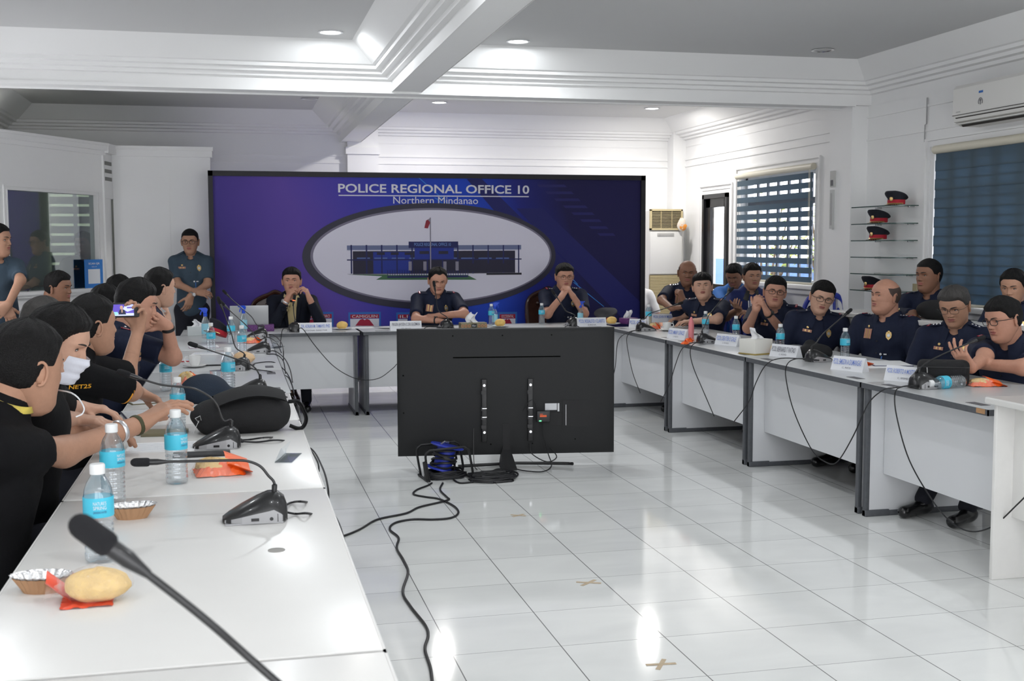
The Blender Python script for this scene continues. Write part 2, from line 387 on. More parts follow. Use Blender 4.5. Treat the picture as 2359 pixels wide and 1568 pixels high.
# downlights --------------------------------------------------------
LED = mat('lamp_glow', (1, 1, 1), .5, emit=(1, .98, .95), estr=14); CHR = mat('chrome', (.7, .7, .7), .2, 1.0); UNLIT = mat('unlit_lamp', (.35, .35, .36), .3)
def mk_down(lit):
    r = root('ceiling_downlight', (0, 0, 0), 0, 'x', 'downlight')
    a = MB(); a.lathe([(.085, 0), (.088, -.006), (.075, -.008), (.066, -.002), (.066, 0)], 24); put('trim_ring', a, FR if lit else CHR, r)
    a = MB(); a.lathe([(.0665, -.001), (.0665, -.004), (.03, -.0045), (.001, -.0045)], 24); put('lamp_face', a, LED if lit else UNLIT, r)
    return r
DOWNLBL = {0: 'lit downlight in the left bay, nearest the big crossing beam', 1: 'lit downlight just right of the long ceiling beam, front bay', 2: 'unlit downlight in the front right bay near the split air conditioner',
           3: 'lit downlight above the backdrop close to the short beam', 4: 'lit downlight above the floor-standing air conditioner', 5: 'unlit downlight in the dark back left bay'}
kl = Kit(lambda: mk_down(1)); ku = Kit(lambda: mk_down(0))
for i, (x, y, lit) in enumerate(DOWNLIGHTS):
    if i not in DOWNLBL and i != -1:
        lb = 'recessed ceiling downlight overhead, %s row from the near end wall, %s from the left' % ({-1.2: 'first', 2.0: 'second', 5.2: 'third'}[y], 'first second third fourth'.split()[sorted(q[0] for q in DOWNLIGHTS if q[1] == y).index(x)])
    else: lb = DOWNLBL[i]
    r = (kl if lit else ku).place((x, y, CEIL), 0, lb, 'ceiling downlights')
    if i in DOWNLBL: r['group'] = 'ceiling downlights in view'
    if lit:
        ld = bpy.data.lights.new('downlight_beam', 'AREA'); ld.shape = 'DISK'; ld.size = .13; ld.energy = LAMP_W*(1.6 if i in (3, 4) else .60 if i in (0, 1) else .42); ld.color = (1, .97, .93) if i in (3, 4) else (.93, .97, 1.0)
        lo = bpy.data.objects.new('downlight_beam', ld); lo.location = (x, y, CEIL-.012); COL.objects.link(lo)
# ================================================================= people
def nrm(v): v = np.array(v, float); return v/(np.linalg.norm(v)+1e-12)
class SDF:
    """smooth union of tapered capsules and ellipsoids, meshed with surface nets"""
    def __init__(s): s.p = []
    def cap(s, a, b, ra, rb=None, k=.02, cut=False, flat=None):
        s.p.append(('c', np.array(a, float), np.array(b, float), ra, ra if rb is None else rb, k, cut, flat)); return s
    def ell(s, c, r, k=.03, R=None): s.p.append(('e', np.array(c, float), np.array(r, float), None if R is None else np.array(R), 0, k, False, None)); return s
    def sub(s, c, r, k=.01): s.p.append(('s', np.array(c, float), np.array(r, float), None, 0, k, False, None)); return s
    def mesh(s, h, box=None):
        lo = np.full(3, 9e9); hi = -lo
        for q in s.p:
            if q[0] == 's': continue
            if q[0] == 'c': R = max(q[3], q[4]); lo = np.minimum(lo, np.minimum(q[1], q[2])-R); hi = np.maximum(hi, np.maximum(q[1], q[2])+R)
            else: R = q[2].max(); lo = np.minimum(lo, q[1]-R); hi = np.maximum(hi, q[1]+R)
        if box is not None: lo = np.maximum(lo, box[0]); hi = np.minimum(hi, box[1])
        lo = lo-3*h; n = np.ceil((hi-lo)/h).astype(int)+4
        F = np.full(n, 9.0, dtype=np.float32)
        ax = [lo[i]+h*np.arange(n[i]) for i in range(3)]
        for t, a, b, ra, rb, k, cut, fl in s.p:
            if t == 'c': R = max(ra, rb)+k+3*h; l = np.minimum(a, b)-R; u = np.maximum(a, b)+R
            else: R = b.max()+k+3*h; l = a-R; u = a+R
            i0 = np.clip(np.floor((l-lo)/h).astype(int), 0, n); i1 = np.clip(np.ceil((u-lo)/h).astype(int)+1, 0, n)
            if (i1 <= i0).any(): continue
            sl = tuple(slice(i0[i], i1[i]) for i in range(3))
            X = ax[0][sl[0]][:, None, None]; Y = ax[1][sl[1]][None, :, None]; Z = ax[2][sl[2]][None, None, :]
            if t == 'c':
                d = b-a; L2 = max(d@d, 1e-9); tt = ((X-a[0])*d[0]+(Y-a[1])*d[1]+(Z-a[2])*d[2])/L2
                tc = np.clip(tt, 0, 1)
                D = np.sqrt((X-a[0]-tc*d[0])**2+(Y-a[1]-tc*d[1])**2+(Z-a[2]-tc*d[2])**2)-(ra+(rb-ra)*tc)
                if cut: D = np.maximum(D, (tt-1)*math.sqrt(L2))
            else:
                P = [X-a[0], Y-a[1], Z-a[2]]
                if ra is not None: P = [P[0]*ra[i][0]+P[1]*ra[i][1]+P[2]*ra[i][2] for i in range(3)]
                k0 = np.sqrt((P[0]/b[0])**2+(P[1]/b[1])**2+(P[2]/b[2])**2); k1 = np.sqrt((P[0]/b[0]**2)**2+(P[1]/b[1]**2)**2+(P[2]/b[2]**2)**2)+1e-9
                D = k0*(k0-1)/k1
            G = F[sl]
            if t == 's':
                hh = np.maximum(k-np.abs(-D-G), 0)/max(k, 1e-6); F[sl] = np.maximum(G, -D)+hh*hh*k*.25
            else:
                hh = np.maximum(k-np.abs(D-G), 0)/max(k, 1e-6); F[sl] = np.minimum(G, D)-hh*hh*k*.25
        if box is not None:     # open clip at box
            pass
        return nets(F, lo, h)
def nets(F, lo, h):
    S = F < 0; n = F.shape
    c = [S[i:n[0]-1+i, j:n[1]-1+j, k:n[2]-1+k] for i in (0, 1) for j in (0, 1) for k in (0, 1)]
    cnt = sum(x.astype(np.int8) for x in c); act = (cnt > 0) & (cnt < 8)
    idx = np.argwhere(act); vid = np.full(act.shape, -1, dtype=np.int64); vid[act] = np.arange(len(idx))
    off = [(i, j, k) for i in (0, 1) for j in (0, 1) for k in (0, 1)]
    val = np.stack([F[idx[:, 0]+o[0], idx[:, 1]+o[1], idx[:, 2]+o[2]] for o in off], 1)
    acc = np.zeros((len(idx), 3)); w = np.zeros(len(idx))
    for a in range(8):
        for b in range(a+1, 8):
            da = np.array(off[a]); db = np.array(off[b])
            if np.abs(da-db).sum() != 1: continue
            va = val[:, a]; vb = val[:, b]; m = (va < 0) != (vb < 0)
            t = np.where(m, va/(va-vb+1e-12), 0)
            acc += m[:, None]*(da+(db-da)*t[:, None]); w += m
    V = lo+h*(idx+acc/w[:, None])
    faces = []
    for ax_ in range(3):
        A = S.take(range(0, n[ax_]-1), ax_); B = S.take(range(1, n[ax_]), ax_)
        e = np.argwhere(A != B); u, v = [q for q in range(3) if q != ax_]
        ok = (e[:, u] > 0) & (e[:, v] > 0) & (e[:, u] < n[u]-1) & (e[:, v] < n[v]-1); e = e[ok]
        fl = A[tuple(e.T)]
        q = []
        for du, dv in ((1, 1), (0, 1), (0, 0), (1, 0)):
            p = e.copy(); p[:, u] -= du; p[:, v] -= dv; q.append(vid[p[:, 0], p[:, 1], p[:, 2]])
        q = np.stack(q, 1)
        flip = fl if ax_ != 1 else ~fl
        q = np.where(flip[:, None], q, q[:, ::-1]); faces.append(q)
    fc = np.concatenate(faces); fc = fc[(fc >= 0).all(1)]
    return V, fc

# ---- head ---------------------------------------------------------
Hz = np.array([-.012, 0, .02, .045, .07, .10, .13, .16, .19, .212, .226, .2335, .236])
Hf = np.array([.055, .078, .0885, .085, .087, .087, .090, .0905, .077, .055, .034, .014, .001])
Hb = np.array([.010, -.004, -.024, -.050, -.074, -.092, -.101, -.098, -.082, -.060, -.038, -.016, -.001])
Hw = np.array([.022, .038, .049, .0595, .067, .0715, .0745, .0745, .0665, .0505, .034, .0155, .001])
def _smooth():
    global Hz, Hf, Hb, Hw
    z = np.linspace(-.012, .236, 249); k = np.exp(-(np.arange(-12, 13)/5.0)**2); k /= k.sum(); out = []
    for H_ in (Hf, Hb, Hw):
        a = np.interp(z, Hz, H_); b = np.convolve(np.pad(a, 12, 'edge'), k, 'valid'); w_ = np.clip((.205-z)/.03, 0, 1)*np.clip((z+.002)/.02, 0, 1); out.append(a*(1-w_)+b*w_)
    Hz = z; Hf, Hb, Hw = out
_smooth()
def g2(x, z, cx, cz, sx, sz): return np.exp(-((x-cx)/sx)**2-((z-cz)/sz)**2)
def face_dy(x, z, nose=1.0):
    ax = np.abs(x); d = 0
    ridge = np.interp(z, [.078, .086, .092, .105, .120, .132, .145], [0, .016, .019, .0135, .0065, .003, 0])
    wd = np.interp(z, [.08, .09, .12], [.0125, .0105, .0075]); d = d+ridge*np.exp(-(x/wd)**2)*nose
    d = d+.0085*g2(ax, z, .0145, .0875, .0065, .007)*nose
    d = d+.005*g2(ax, z, .026, .139, .03, .008)-.0095*g2(ax, z, .030, .1195, .017, .011)-.005*g2(ax, z, .012, .121, .008, .010)
    d = d+.005*g2(ax, z, .042, .094, .02, .018)+.0045*g2(x, z, 0, .062, .026, .02)
    d = d+.0045*g2(x, z, 0, .0675, .017, .0042)+.0055*g2(x, z, 0, .0545, .0145, .0048)-.0055*g2(x, z, 0, .0612, .017, .0022)
    d = d-.004*g2(x, z, 0, .043, .018, .006)+.005*g2(x, z, 0, .018, .019, .013)-.0025*g2(ax, z, .027, .075, .006, .012)
    return d
def head_pt(th, z, full=1.0, jaw=1.0):
    """th=0 front (+y), positive to +x"""
    f = np.interp(z, Hz, Hf); b = np.interp(z, Hz, Hb); w = np.interp(z, Hz, Hw)*full
    w = w*(1+(jaw-1)*np.clip((.08-z)/.05, 0, 1))
    c = np.cos(th); s_ = np.sin(th); q_ = np.clip((.085-z)/.05, 0, 1); yc = q_*q_*(3-2*q_)*(.012+(f+b)*.12)
    e = .88
    x = w*np.sign(s_)*np.abs(s_)**e
    y = np.where(c > 0, yc+(f-yc)*np.abs(c)**.92, yc-(yc-b)*np.abs(c)**.92)
    return x, y
def head_grid(full=1.0, jaw=1.0, nth=88):
    t = np.linspace(0, 1, nth, endpoint=False); u = (t-.5)*2   # denser at front
    th = PI*np.sign(u)*(np.abs(u)**1.45)
    z = np.concatenate([np.linspace(-.012, .03, 10), np.linspace(.0335, .15, 54), np.linspace(.157, .205, 10), np.array([.212, .218, .223, .227, .2305, .233, .235, .236])])
    T, Z = np.meshgrid(th, z); X, Y = head_pt(T, Z, full, jaw)
    m = np.clip(np.cos(T)*3, 0, 1)
    Y = Y+face_dy(X, Z)*m
    return X, Y, Z, T
SKINS = {}
def skin(c, n):
    if n not in SKINS: SKINS[n] = mat('skin_'+n, c, .52, spec=.35, var=.10, scale=60, bump=.08, bscale=300)
    return SKINS[n]
SK_L = skin((.56, .33, .235), 'light'); SK_M = skin((.43, .235, .155), 'medium'); SK_D = skin((.27, .135, .085), 'dark'); SK_R = skin((.50, .26, .18), 'ruddy')
LIP = mat('lips', (.34, .12, .10), .45); BROW = mat('eyebrow_hair', (.012, .009, .008), .7); EYEW = mat('eye_white', (.55, .5, .47), .3); IRIS = mat('iris', (.012, .008, .006), .15); LID = mat('eyelid_crease', (.14, .06, .045), .6)
HAIRM = mat('black_hair', (.0055, .005, .005), .6, var=.3, scale=120, bump=.6, bscale=260, spec=.25); HAIRG = mat('greying_hair', (.035, .032, .030), .6, var=.5, scale=90, bump=.3, bscale=140)
STUB = mat('shaved_hair', (.06, .04, .033), .75, var=.3, scale=100)
def mk_head(full, jaw, shut=False):
    mb = MB(); X, Y, Z, T = head_grid(full, jaw); a, b = X.shape
    vs = np.stack([X, Y, Z], 2).reshape(-1, 3); fs = []; ms = []
    for i in range(a-1):
        for j in range(b):
            q = (i*b+j, i*b+(j+1) % b, (i+1)*b+(j+1) % b, (i+1)*b+j); fs.append(q)
            c = vs[list(q)].mean(0); ms.append(1 if (c[1] > .07 and abs(c[0]) < .0235-.9*abs(c[2]-.061) and .0505 < c[2] < .0715) else 0)
    o = len(mb.v); mb.v.extend(map(tuple, vs)); mb.f.extend(fs); mb.m.extend(ms)
    mb.f.append(tuple(range(b-1, -1, -1))); mb.m.append(0); mb.f.append(tuple((a-1)*b+k for k in range(b))); mb.m.append(0)
    for s_ in (-1, 1):
        ex = s_*.0305; ey = float(np.interp(.1195, Hz, Hf))*.985+float(face_dy(np.array(ex), np.array(.1195)))-.0085
        if not shut:
            mb.ell((ex, ey+.0015, .1190), (.0130, .0062, .0039), 14, 8, mi=3); mb.ell((ex, ey+.0030, .1190), (.0056, .0058, .0042), 12, 8, mi=4)
        lid = [(ex+s_*x, ey+.0072-abs(x)**1.5*1.6, .1185+(.0058 if not shut else -.001)-x*x*17) for x in np.linspace(-.0155, .0165, 8)]
        mb.tube(lid, [.0006]+[.0016]*6+[.0006], 5, mi=2)
        lid2 = [(ex+s_*x, ey+.0058-abs(x)**1.5*1.6, .1185-.0048+x*x*14) for x in np.linspace(-.013, .014, 7)]
        mb.tube(lid2, .0009, 5, mi=5)
        br = []
        for t in np.linspace(.012, .049, 8):
            x = s_*t; th = math.asin(min(.99, (t/float(np.interp(.139, Hz, Hw)*full))**(1/.88)))
            z = .1385+.0045*math.sin((t-.012)/.037*2.4); _, y = head_pt(np.array(th), np.array(z), full); br.append((x, float(y)+float(face_dy(np.array(x), np.array(z)))+.0006, z))
        mb.tube(br, [.0018, .0030, .0034, .0034, .0032, .0028, .002, .001], 6, mi=2)
        # ear
        M = TR(s_*(.0745*full-.002), -.008, .108, rz=-s_*.35, ry=s_*.12)
        mb.ell((0, 0, 0), (.0065, .0165, .030), 12, 10, M=M, mi=0)
        rim = [(s_*.006+0, .0165*math.cos(t)-.002, .031*math.sin(t)) for t in np.linspace(-1.9, 2.6, 16)]
        mb.tube(rim, [.003]+[.0044]*13+[.0035, .002], 6, M=M, mi=0)
        mb.ell((s_*.004, .006, -.026), (.005, .007, .009), 8, 6, M=M, mi=0)
    mb.ell((-.0075, float(np.interp(.083, Hz, Hf))+.0115, .0832), (.0030, .0030, .0016), 8, 5, mi=2); mb.ell((.0075, float(np.interp(.083, Hz, Hf))+.0115, .0832), (.0030, .0030, .0016), 8, 5, mi=2)
    return mb
def mk_hair(style, full, seed):
    rg = random.Random(seed); X, Y, Z, T = head_grid(full, 1.0); 
    aT = np.abs(T); X0, Y0 = head_pt(T, Z, full)
    ys = Y0
    front = {'short': .183, 'full': .177, 'recede': .192, 'bald': .30, 'bun': .190, 'long': .186, 'fringe': .168, 'buzz': .18}[style]
    side_z = .112; nape = .060
    zm = np.interp(ys, [-.11, -.06, -.03, -.012, .008, .030, .045, .062, .09], [nape, nape+.004, .070, .100, .128, .128, .158, front, front+.002])
    if style in ('long', 'bun'): zm = np.interp(ys, [-.11, -.03, 0, .03, .05, .07, .09], [.02 if style == 'long' else .05, .03 if style == 'long' else .07, .10, .13, .165, front-.004, front])
    if style == 'recede': zm = zm+.018*np.exp(-((np.abs(X0)-.036)/.016)**2)*(ys > .02)+np.where(ys > .03, .004, 0)
    if style == 'bald': zm = np.interp(ys, [-.11, -.05, -.02, .01, .03, .05, .09], [.06, .065, .08, .12, .14, .19, .26])
    top = {'short': .015, 'full': .016, 'recede': .013, 'bald': .0018, 'bun': .012, 'long': .017, 'fringe': .018, 'buzz': .008}[style]
    sd = {'short': .0055, 'full': .0065, 'recede': .005, 'bald': .002, 'bun': .010, 'long': .016, 'fringe': .008, 'buzz': .003}[style]
    u = Z-zm; ew = np.where(Y0 > .03, .020, .014); edge = np.where(u > 0, np.clip(u/ew, 0, 1), np.clip(u/.010, -1, 0))
    thick = sd+(top-sd)*np.clip((Z-.15)/.045, 0, 1)**1.3
    if style == 'bald': e2 = np.clip((.172+.02*np.clip(-Y0/.1, 0, 1)-Z)/.012, -1, 1); edge = np.minimum(edge, e2)
    p1, p2, p3 = rg.uniform(0, 6), rg.uniform(0, 6), rg.uniform(0, 6)
    nz = np.sin(17*T+p1+Z*60)*.35+np.sin(7*T+p2-Z*90)*.4+np.sin(31*T+p3+50*Z)*.25
    amp = 0 if style in ('bald', 'buzz') else .0034
    hgt = np.where(edge > 0, (thick+amp*nz*np.clip((Z-.13)/.05, 0, 1))*np.clip(edge, 0, 1)**np.where(Y0 > .03, .95, .65), -.0030*np.abs(edge))
    hgt = np.where(u < -.012, -.0045, hgt)
    # outward direction of the ellipsoid-like skull
    c = np.array([0, -.008, .125]); dx, dy, dz = X0-c[0], (Y0-c[1])*.85, (Z-c[2])*.75*np.clip((Z-.10)/.06, 0, 1)
    L = np.sqrt(dx**2+dy**2+dz**2)+1e-9; m = np.clip(np.cos(T)*3, 0, 1)
    Yb = Y0+face_dy(X0, Z)*m*np.clip((.16-Z)/.02, 0, 1)
    V = np.stack([X0+hgt*dx/L, Yb+hgt*dy/L, Z+hgt*dz/L], 2)
    if style in ('short', 'fringe'):      # parted volume lifted over the brow
        V[..., 1] += np.where(Y0 > .02, .004*np.clip((Z-.175)/.02, 0, 1), 0)
    keep = u > -.014
    a, b = X.shape; vid = -np.ones(a*b, int); vs = []; fs = []; V2 = V.reshape(-1, 3); K = keep.reshape(-1)
    for i in range(a-1):
        for j in range(b):
            q = (i*b+j, i*b+(j+1) % b, (i+1)*b+(j+1) % b, (i+1)*b+j)
            if sum(K[k] for k in q) >= 3:
                for k in q:
                    if vid[k] < 0: vid[k] = len(vs); vs.append(V2[k])
                fs.append(tuple(vid[k] for k in q))
    mb = MB(); mb.add(vs, fs)
    if K[(a-1)*b]:
        top_ring = [vid[(a-1)*b+k] for k in range(b)]
        if min(top_ring) >= 0: mb.f.append(tuple(top_ring)); mb.m.append(0)
    if style == 'bun': mb.ell((0, -.125, .120), (.040, .034, .040), 18, 12, noise=.06, seed=seed)
    if style == 'long':
        for k in range(15):
            x = -.066+k*.0094; mb.tube(spline([(x*.9, -.08, .10), (x*1.05, -.105+.006*math.sin(k), .02), (x*1.1, -.108+.008*math.sin(2*k), -.10), (x*.95, -.10, -.20)], 4), [.016]*6+[.014]*4+[.010, .008, .004], 7)
    return mb
def mk_glasses(full, thick=.0016, dark=True):
    mb = MB(); y = .094
    for s_ in (-1, 1):
        pts = []
        for t in np.linspace(0, 2*PI, 25):
            c, s2 = math.cos(t), math.sin(t); pts.append((s_*.0335+.0255*math.copysign(abs(c)**.7, c), y+.006-abs(s_*.0335+.0255*c)*.13, .1195+.0165*math.copysign(abs(s2)**.7, s2)))
        mb.tube(pts, thick, 6, mi=0, cap=False)
        mb.tube([(s_*.059, y-.003, .127), (s_*.0745*full, .070, .126), (s_*.078*full, .0, .122), (s_*.077*full, -.02, .108)], thick, 6, mi=0)
    mb.tube([(-.009, y+.005, .123), (0, y+.007, .125), (.009, y+.005, .123)], thick, 6)
    return mb
def mk_mask():
    mb = MB(); P = []
    for i, z in enumerate(np.linspace(-.004, .098, 17)):
        row = []
        for x in np.linspace(-.058, .058, 17):
            f = float(np.interp(z, Hz, Hf)); w = float(np.interp(z, Hz, Hw)); t = min(.97, abs(x)/max(w, .058)); base = f*(1-t**2.4)**.5
            nose = .020*math.exp(-(x/.024)**2)*math.exp(-((z-.082)/.03)**2)
            row.append((x, base+.007+nose+.0022*math.sin(i*1.6)*(1-t*t)+.008*(1-t*t), z))
        P.append(row)
    mb.grid(P)
    for s_ in (-1, 1):
        e = (s_*.076, -.004, .10)
        mb.tube(spline([(s_*.056, .03, .086), (s_*.070, .025, .10), (s_*.078, -.01, .118), (s_*.079, -.024, .10), (s_*.072, .0, .06), (s_*.056, .03, .012)], 5), .0013, 5)
    return mb

# ---- hand ---------------------------------------------------------
def hand(sd, Wp, D, N, side, curl=(.35, .4, .45, .5), thumb=.3, spread=.04, sc=1.0, k=.005):
    D = nrm(D); N = nrm(np.array(N)-D*np.dot(N, D)); L = side*np.cross(D, N); W_ = np.array(Wp, float)
    kx = [.029, .0095, -.0100, -.0285]; ky = [.088, .092, .087, .079]
    ln = [(.041, .025, .020), (.045, .029, .021), (.042, .027, .020), (.033, .020, .018)]; r = [.0088, .0090, .0086, .0077]
    for i in range(4):
        b = W_+sc*(D*.012+L*kx[i]*.62); kn = W_+sc*(D*ky[i]+L*kx[i]-N*.002)
        sd.cap(b, kn, sc*.0150, sc*.0118, k=.014*sc)
    sd.cap(W_, W_+sc*(D*.05+N*.003), sc*.021, sc*.014, k=.02*sc)
    sd.cap(W_+sc*(D*.015+L*.018+N*.006), W_+sc*(D*.055+L*.026+N*.007), sc*.015, sc*.011, k=.015*sc)
    for i in range(4):
        p = W_+sc*(D*ky[i]+L*kx[i]-N*.002); d = nrm(D+L*spread*(1.5-i)*1.3); n = nrm(N-d*np.dot(N, d)); a = 0
        for j in range(3):
            a += curl[i]*(.85, 1.15, .8)[j]; dj = d*math.cos(a)+n*math.sin(a); q = p+dj*ln[i][j]*sc
            sd.cap(p, q, sc*r[i]*(1-.05*j), sc*r[i]*(.95-.07*j), k=k*sc if j else .008*sc); p = q
    d0 = nrm(D*.62+L*.72+N*.30); tgt = nrm(D*.75-L*.25+N*.60); p = W_+sc*(D*.026+L*.022+N*.007)
    for j, (l, ra, rb) in enumerate(((.042, .0135, .0110), (.031, .0108, .0098), (.026, .0098, .0078))):
        d = nrm(d0*(1-thumb*(.45+.35*j))+tgt*thumb*(.45+.35*j)); q = p+d*l*sc; sd.cap(p, q, sc*ra, sc*rb, k=.008*sc); p = q

def ik(S, Wp, l1, l2, pole):
    S = np.array(S, float); Wp = np.array(Wp, float); d = Wp-S; L = np.linalg.norm(d); 
    if L > (l1+l2)*.995: Wp = S+d/L*(l1+l2)*.995; d = Wp-S; L = np.linalg.norm(d)
    a = (l1*l1-l2*l2+L*L)/(2*L); h = math.sqrt(max(l1*l1-a*a, 1e-6)); u = d/L; p = np.array(pole, float); p = nrm(p-u*np.dot(p, u))
    return S+u*a+p*h, Wp

POLO = {}
NAVY = mat('navy_uniform', (.0085, .013, .034), .75, var=.18, scale=40, bump=.12, bscale=60, spec=.3); TEAL = mat('duty_uniform', (.048, .075, .105), .75, var=.12, scale=40, bump=.12, bscale=60, spec=.3)
BLACKT = mat('black_tshirt', (.0055, .0055, .0065), .9, var=.2, scale=30, bump=.15, bscale=50, spec=.2); SUIT = mat('navy_suit', (.006, .008, .016), .75, var=.15, scale=40, bump=.1, bscale=50, spec=.25)
CREAM = mat('cream_shirt', (.55, .45, .24), .8, bump=.1, bscale=50); TROU = mat('dark_trousers', (.010, .011, .018), .85, bump=.1, bscale=50); SHOE = mat('black_leather', (.006, .006, .007), .22, coat=.3)
GOLD = mat('gold_metal', (.75, .52, .22), .3, .9); SILV = mat('silver_metal', (.7, .7, .72), .3, .9); REDC = mat('red_cloth', (.42, .01, .025), .7); WHT = mat('white_plastic', (.75, .76, .78), .4)
RIB = mat('ribbon_mix', (.45, .22, .16), .6, var=.9, scale=260); BLK = mat('black_plastic', (.012, .012, .013), .4); LAMIN = mat('laminated_card', (.62, .64, .70), .25); BLUEP = mat('blue_print', (.04, .16, .5), .5)
MASKM = mat('mask_cloth', (.72, .74, .82), .8, bump=.1, bscale=90); STEEL = mat('steel', (.55, .55, .55), .25, .9)

tee_h = .45
def person(label, head, face=0.0, hyaw=None, hpitch=0.0, hroll=0.0, lean=.1, build=1.0, sc=1.0, arms=None, skin_=None, hair='short', hairm=None,
           shirt=None, style='uniform', rank=None, deco=True, glasses=0, mask=False, stand=False, sleeve=.80, voxel=.0045, legs=True, tilt=0, jaw=1.0, seed=0, zseat=None, belly=1.0, neck_open=True, legdir=0.0, reach=0.0, hairname='hair', group='people seated at the meeting', shut=False, ds=1):
    """head = world point of the mid-head; face = torso yaw, the way it looks (0 = +y, positive turns to -x); arms = {'R': dict(w=world wrist, pole=(x,y,z) world, ...)}"""
    skin_ = skin_ or SK_M; shirt = shirt or NAVY; H = np.array(head, float)
    cf, sf = math.cos(face), math.sin(face); Rw = np.array([[cf, -sf, 0], [sf, cf, 0], [0, 0, 1.0]])   # local -> world
    # upper body frame: lean forward about the pelvis, tilt sideways
    cl, sl_ = math.cos(lean), math.sin(lean); ct, st = math.cos(tilt), math.sin(tilt)
    U = np.array([[1, 0, 0], [0, cl, sl_], [0, -sl_, cl]]) @ np.array([[ct, 0, st], [0, 1, 0], [-st, 0, ct]])
    hoff = U @ np.array([0, .015, .655])*sc
    pel = H-Rw @ hoff; pz = pel[2]; base = np.array([pel[0], pel[1], 0.0])
    r = root('person', base, face, label, 'person', None)
    to = lambda p: Rw.T @ (np.array(p, float)-base)                     # world -> local
    td = lambda d: Rw.T @ np.array(d, float)
    P0 = np.array([0, 0, pz]); up = lambda x, y, z: P0+U @ (np.array([x, y, z])*sc)
    sw = .178*build*sc
    # ---------------- joints
    A = {}
    for s_, nm in ((1, 'R'), (-1, 'L')):
        S = up(.172*build*s_, -.005, .462); q = dict((arms or {}).get(nm, {}))
        if 'w' in q: Wp = to(q['w'])
        else:
            Wp = up(.24*s_, .30, .10) if not stand else up(.23*s_, .06, -.05)
            if not stand: Wp[2] = max(Wp[2], .47+.0)
        pole = td(q['pole']) if 'pole' in q else np.array([s_*.5, -.4, -1.0])
        if 'e' in q:
            E = to(q['e']); dE = E-S; E = S+nrm(dE)*min(max(np.linalg.norm(dE), .25*sc), .31*sc); dW = Wp-E; Wp = E+nrm(dW)*min(np.linalg.norm(dW), .275*sc)
        else: E, Wp = ik(S, Wp, .285*sc, .255*sc, pole)
        D = td(q['D']) if 'D' in q else nrm(Wp-E); N = td(q['N']) if 'N' in q else np.array([0, 0, -1.0])
        if abs(np.dot(nrm(D), nrm(N))) > .95: N = N+np.array([-.7*s_, .3, 0])
        A[nm] = (S, E, Wp, D, N, q)
    # ---------------- skin body
    mb = MB(); bd = SDF()
    bd.cap(up(0, -.028, .60), up(0, -.028, .48), .052*sc*(.5+.5*build), .056*sc*(.5+.5*build), k=.02)
    bd.ell(up(0, -.01, .36), np.array([.140*build, .088, .155])*sc, k=.05); bd.ell(up(0, -.005, .14), np.array([.125*build, .085, .16])*sc, k=.05)
    bd.cap(up(-.14*build, -.012, .455), up(.14*build, -.012, .455), .045*sc, k=.04)
    for nm, (S, E, Wp, D, N, q) in A.items():
        bq = .45+.55*build; bd.cap(S, E, .044*sc*bq, .0385*sc*bq, k=.03); bd.cap(E, Wp, .0375*sc*bq, .0255*sc, k=.03)
    v, f = bd.mesh(.009); mb.add(v, f.tolist())
    for nm, (S, E, Wp, D, N, q) in A.items():
        hd = SDF(); a0 = E+(Wp-E)*.45; bq = .45+.55*build; hd.cap(a0, Wp, (.0375*.55*bq+.0255*.45)*sc*1.02, .0260*sc, k=.012); sgn = 1 if nm == 'R' else -1
        hand(hd, Wp, D, N, sgn, q.get('curl', (.35, .4, .45, .5)), q.get('thumb', .3), q.get('spread', .05), sc*q.get('hs', 1.0))
        v, f = hd.mesh(voxel); mb.add(v, f.tolist())
    # head orientation
    hy = (hyaw if hyaw is not None else face)-face
    Rh = np.array(Matrix.Rotation(hy, 3, 'Z') @ Matrix.Rotation(-hpitch, 3, 'X') @ Matrix.Rotation(hroll, 3, 'Y'))
    HM = np.eye(4); HM[:3, :3] = Rh*sc*.99; HM[:3, 3] = to(H)-Rh @ (np.array([0, .0, .118])*sc*.99)
    full = (.5+.5*build)*1.09
    hm = mk_head(full, jaw, shut); vs = np.array(hm.v) @ HM[:3, :3].T+HM[:3, 3]; o = len(mb.v); mb.v.extend(map(tuple, vs)); mb.f.extend([tuple(i+o for i in q) for q in hm.f]); mb.m.extend(hm.m)
    # neck joining skull to shoulders
    nk = SDF(); c0 = HM[:3, :3] @ np.array([0, -.030, .075])+HM[:3, 3]; c1 = up(0, -.028, .50); c2 = HM[:3, :3] @ np.array([0, -.012, .045])+HM[:3, 3]
    nk.cap(c0, c1, .051*sc*full, .056*sc*full, k=.02); nk.cap(c2, up(0, -.005, .50), .032*sc, .040*sc, k=.03); v, f = nk.mesh(.008); mb.add(v, f.tolist())
    put('body', mb, [skin_, LIP, BROW, EYEW, IRIS, LID], r, angle=None)
    hb = mk_hair(hair, full, seed); hv = MB(); hv.add(hb.v, hb.f, HM); put('hair', hv, hairm or (STUB if hair == 'bald' else HAIRM), r, angle=None)
    if glasses:
        g = MB(); t = mk_glasses(full, .0019 if glasses == 2 else .0011); g.add(t.v, t.f, HM); put('glasses', g, BLK, r)
    if mask:
        g = MB(); t = mk_mask(); g.add(t.v, t.f, HM); put('face_mask', g, MASKM, r, angle=None)
    # ---------------- shirt
    sh = SDF(); o_ = .010
    sh.ell(up(0, -.005, .345), np.array([.158*build+o_, .108+.01*build, .175])*sc, k=.05); sh.ell(up(0, .008, .13), np.array([.145*build*belly**.5+o_, .108*belly+.01, .175])*sc, k=.06)
    sh.ell(up(0, .0, .0), np.array([.160*build*belly**.3, .125*belly**.5, .10])*sc, k=.05)
    sh.cap(up(-.135*build, -.015, .455), up(.135*build, -.015, .455), .060*sc, k=.05); sh.cap(up(-.05, -.03, .515), up(.05, -.03, .515), .045*sc, k=.05)
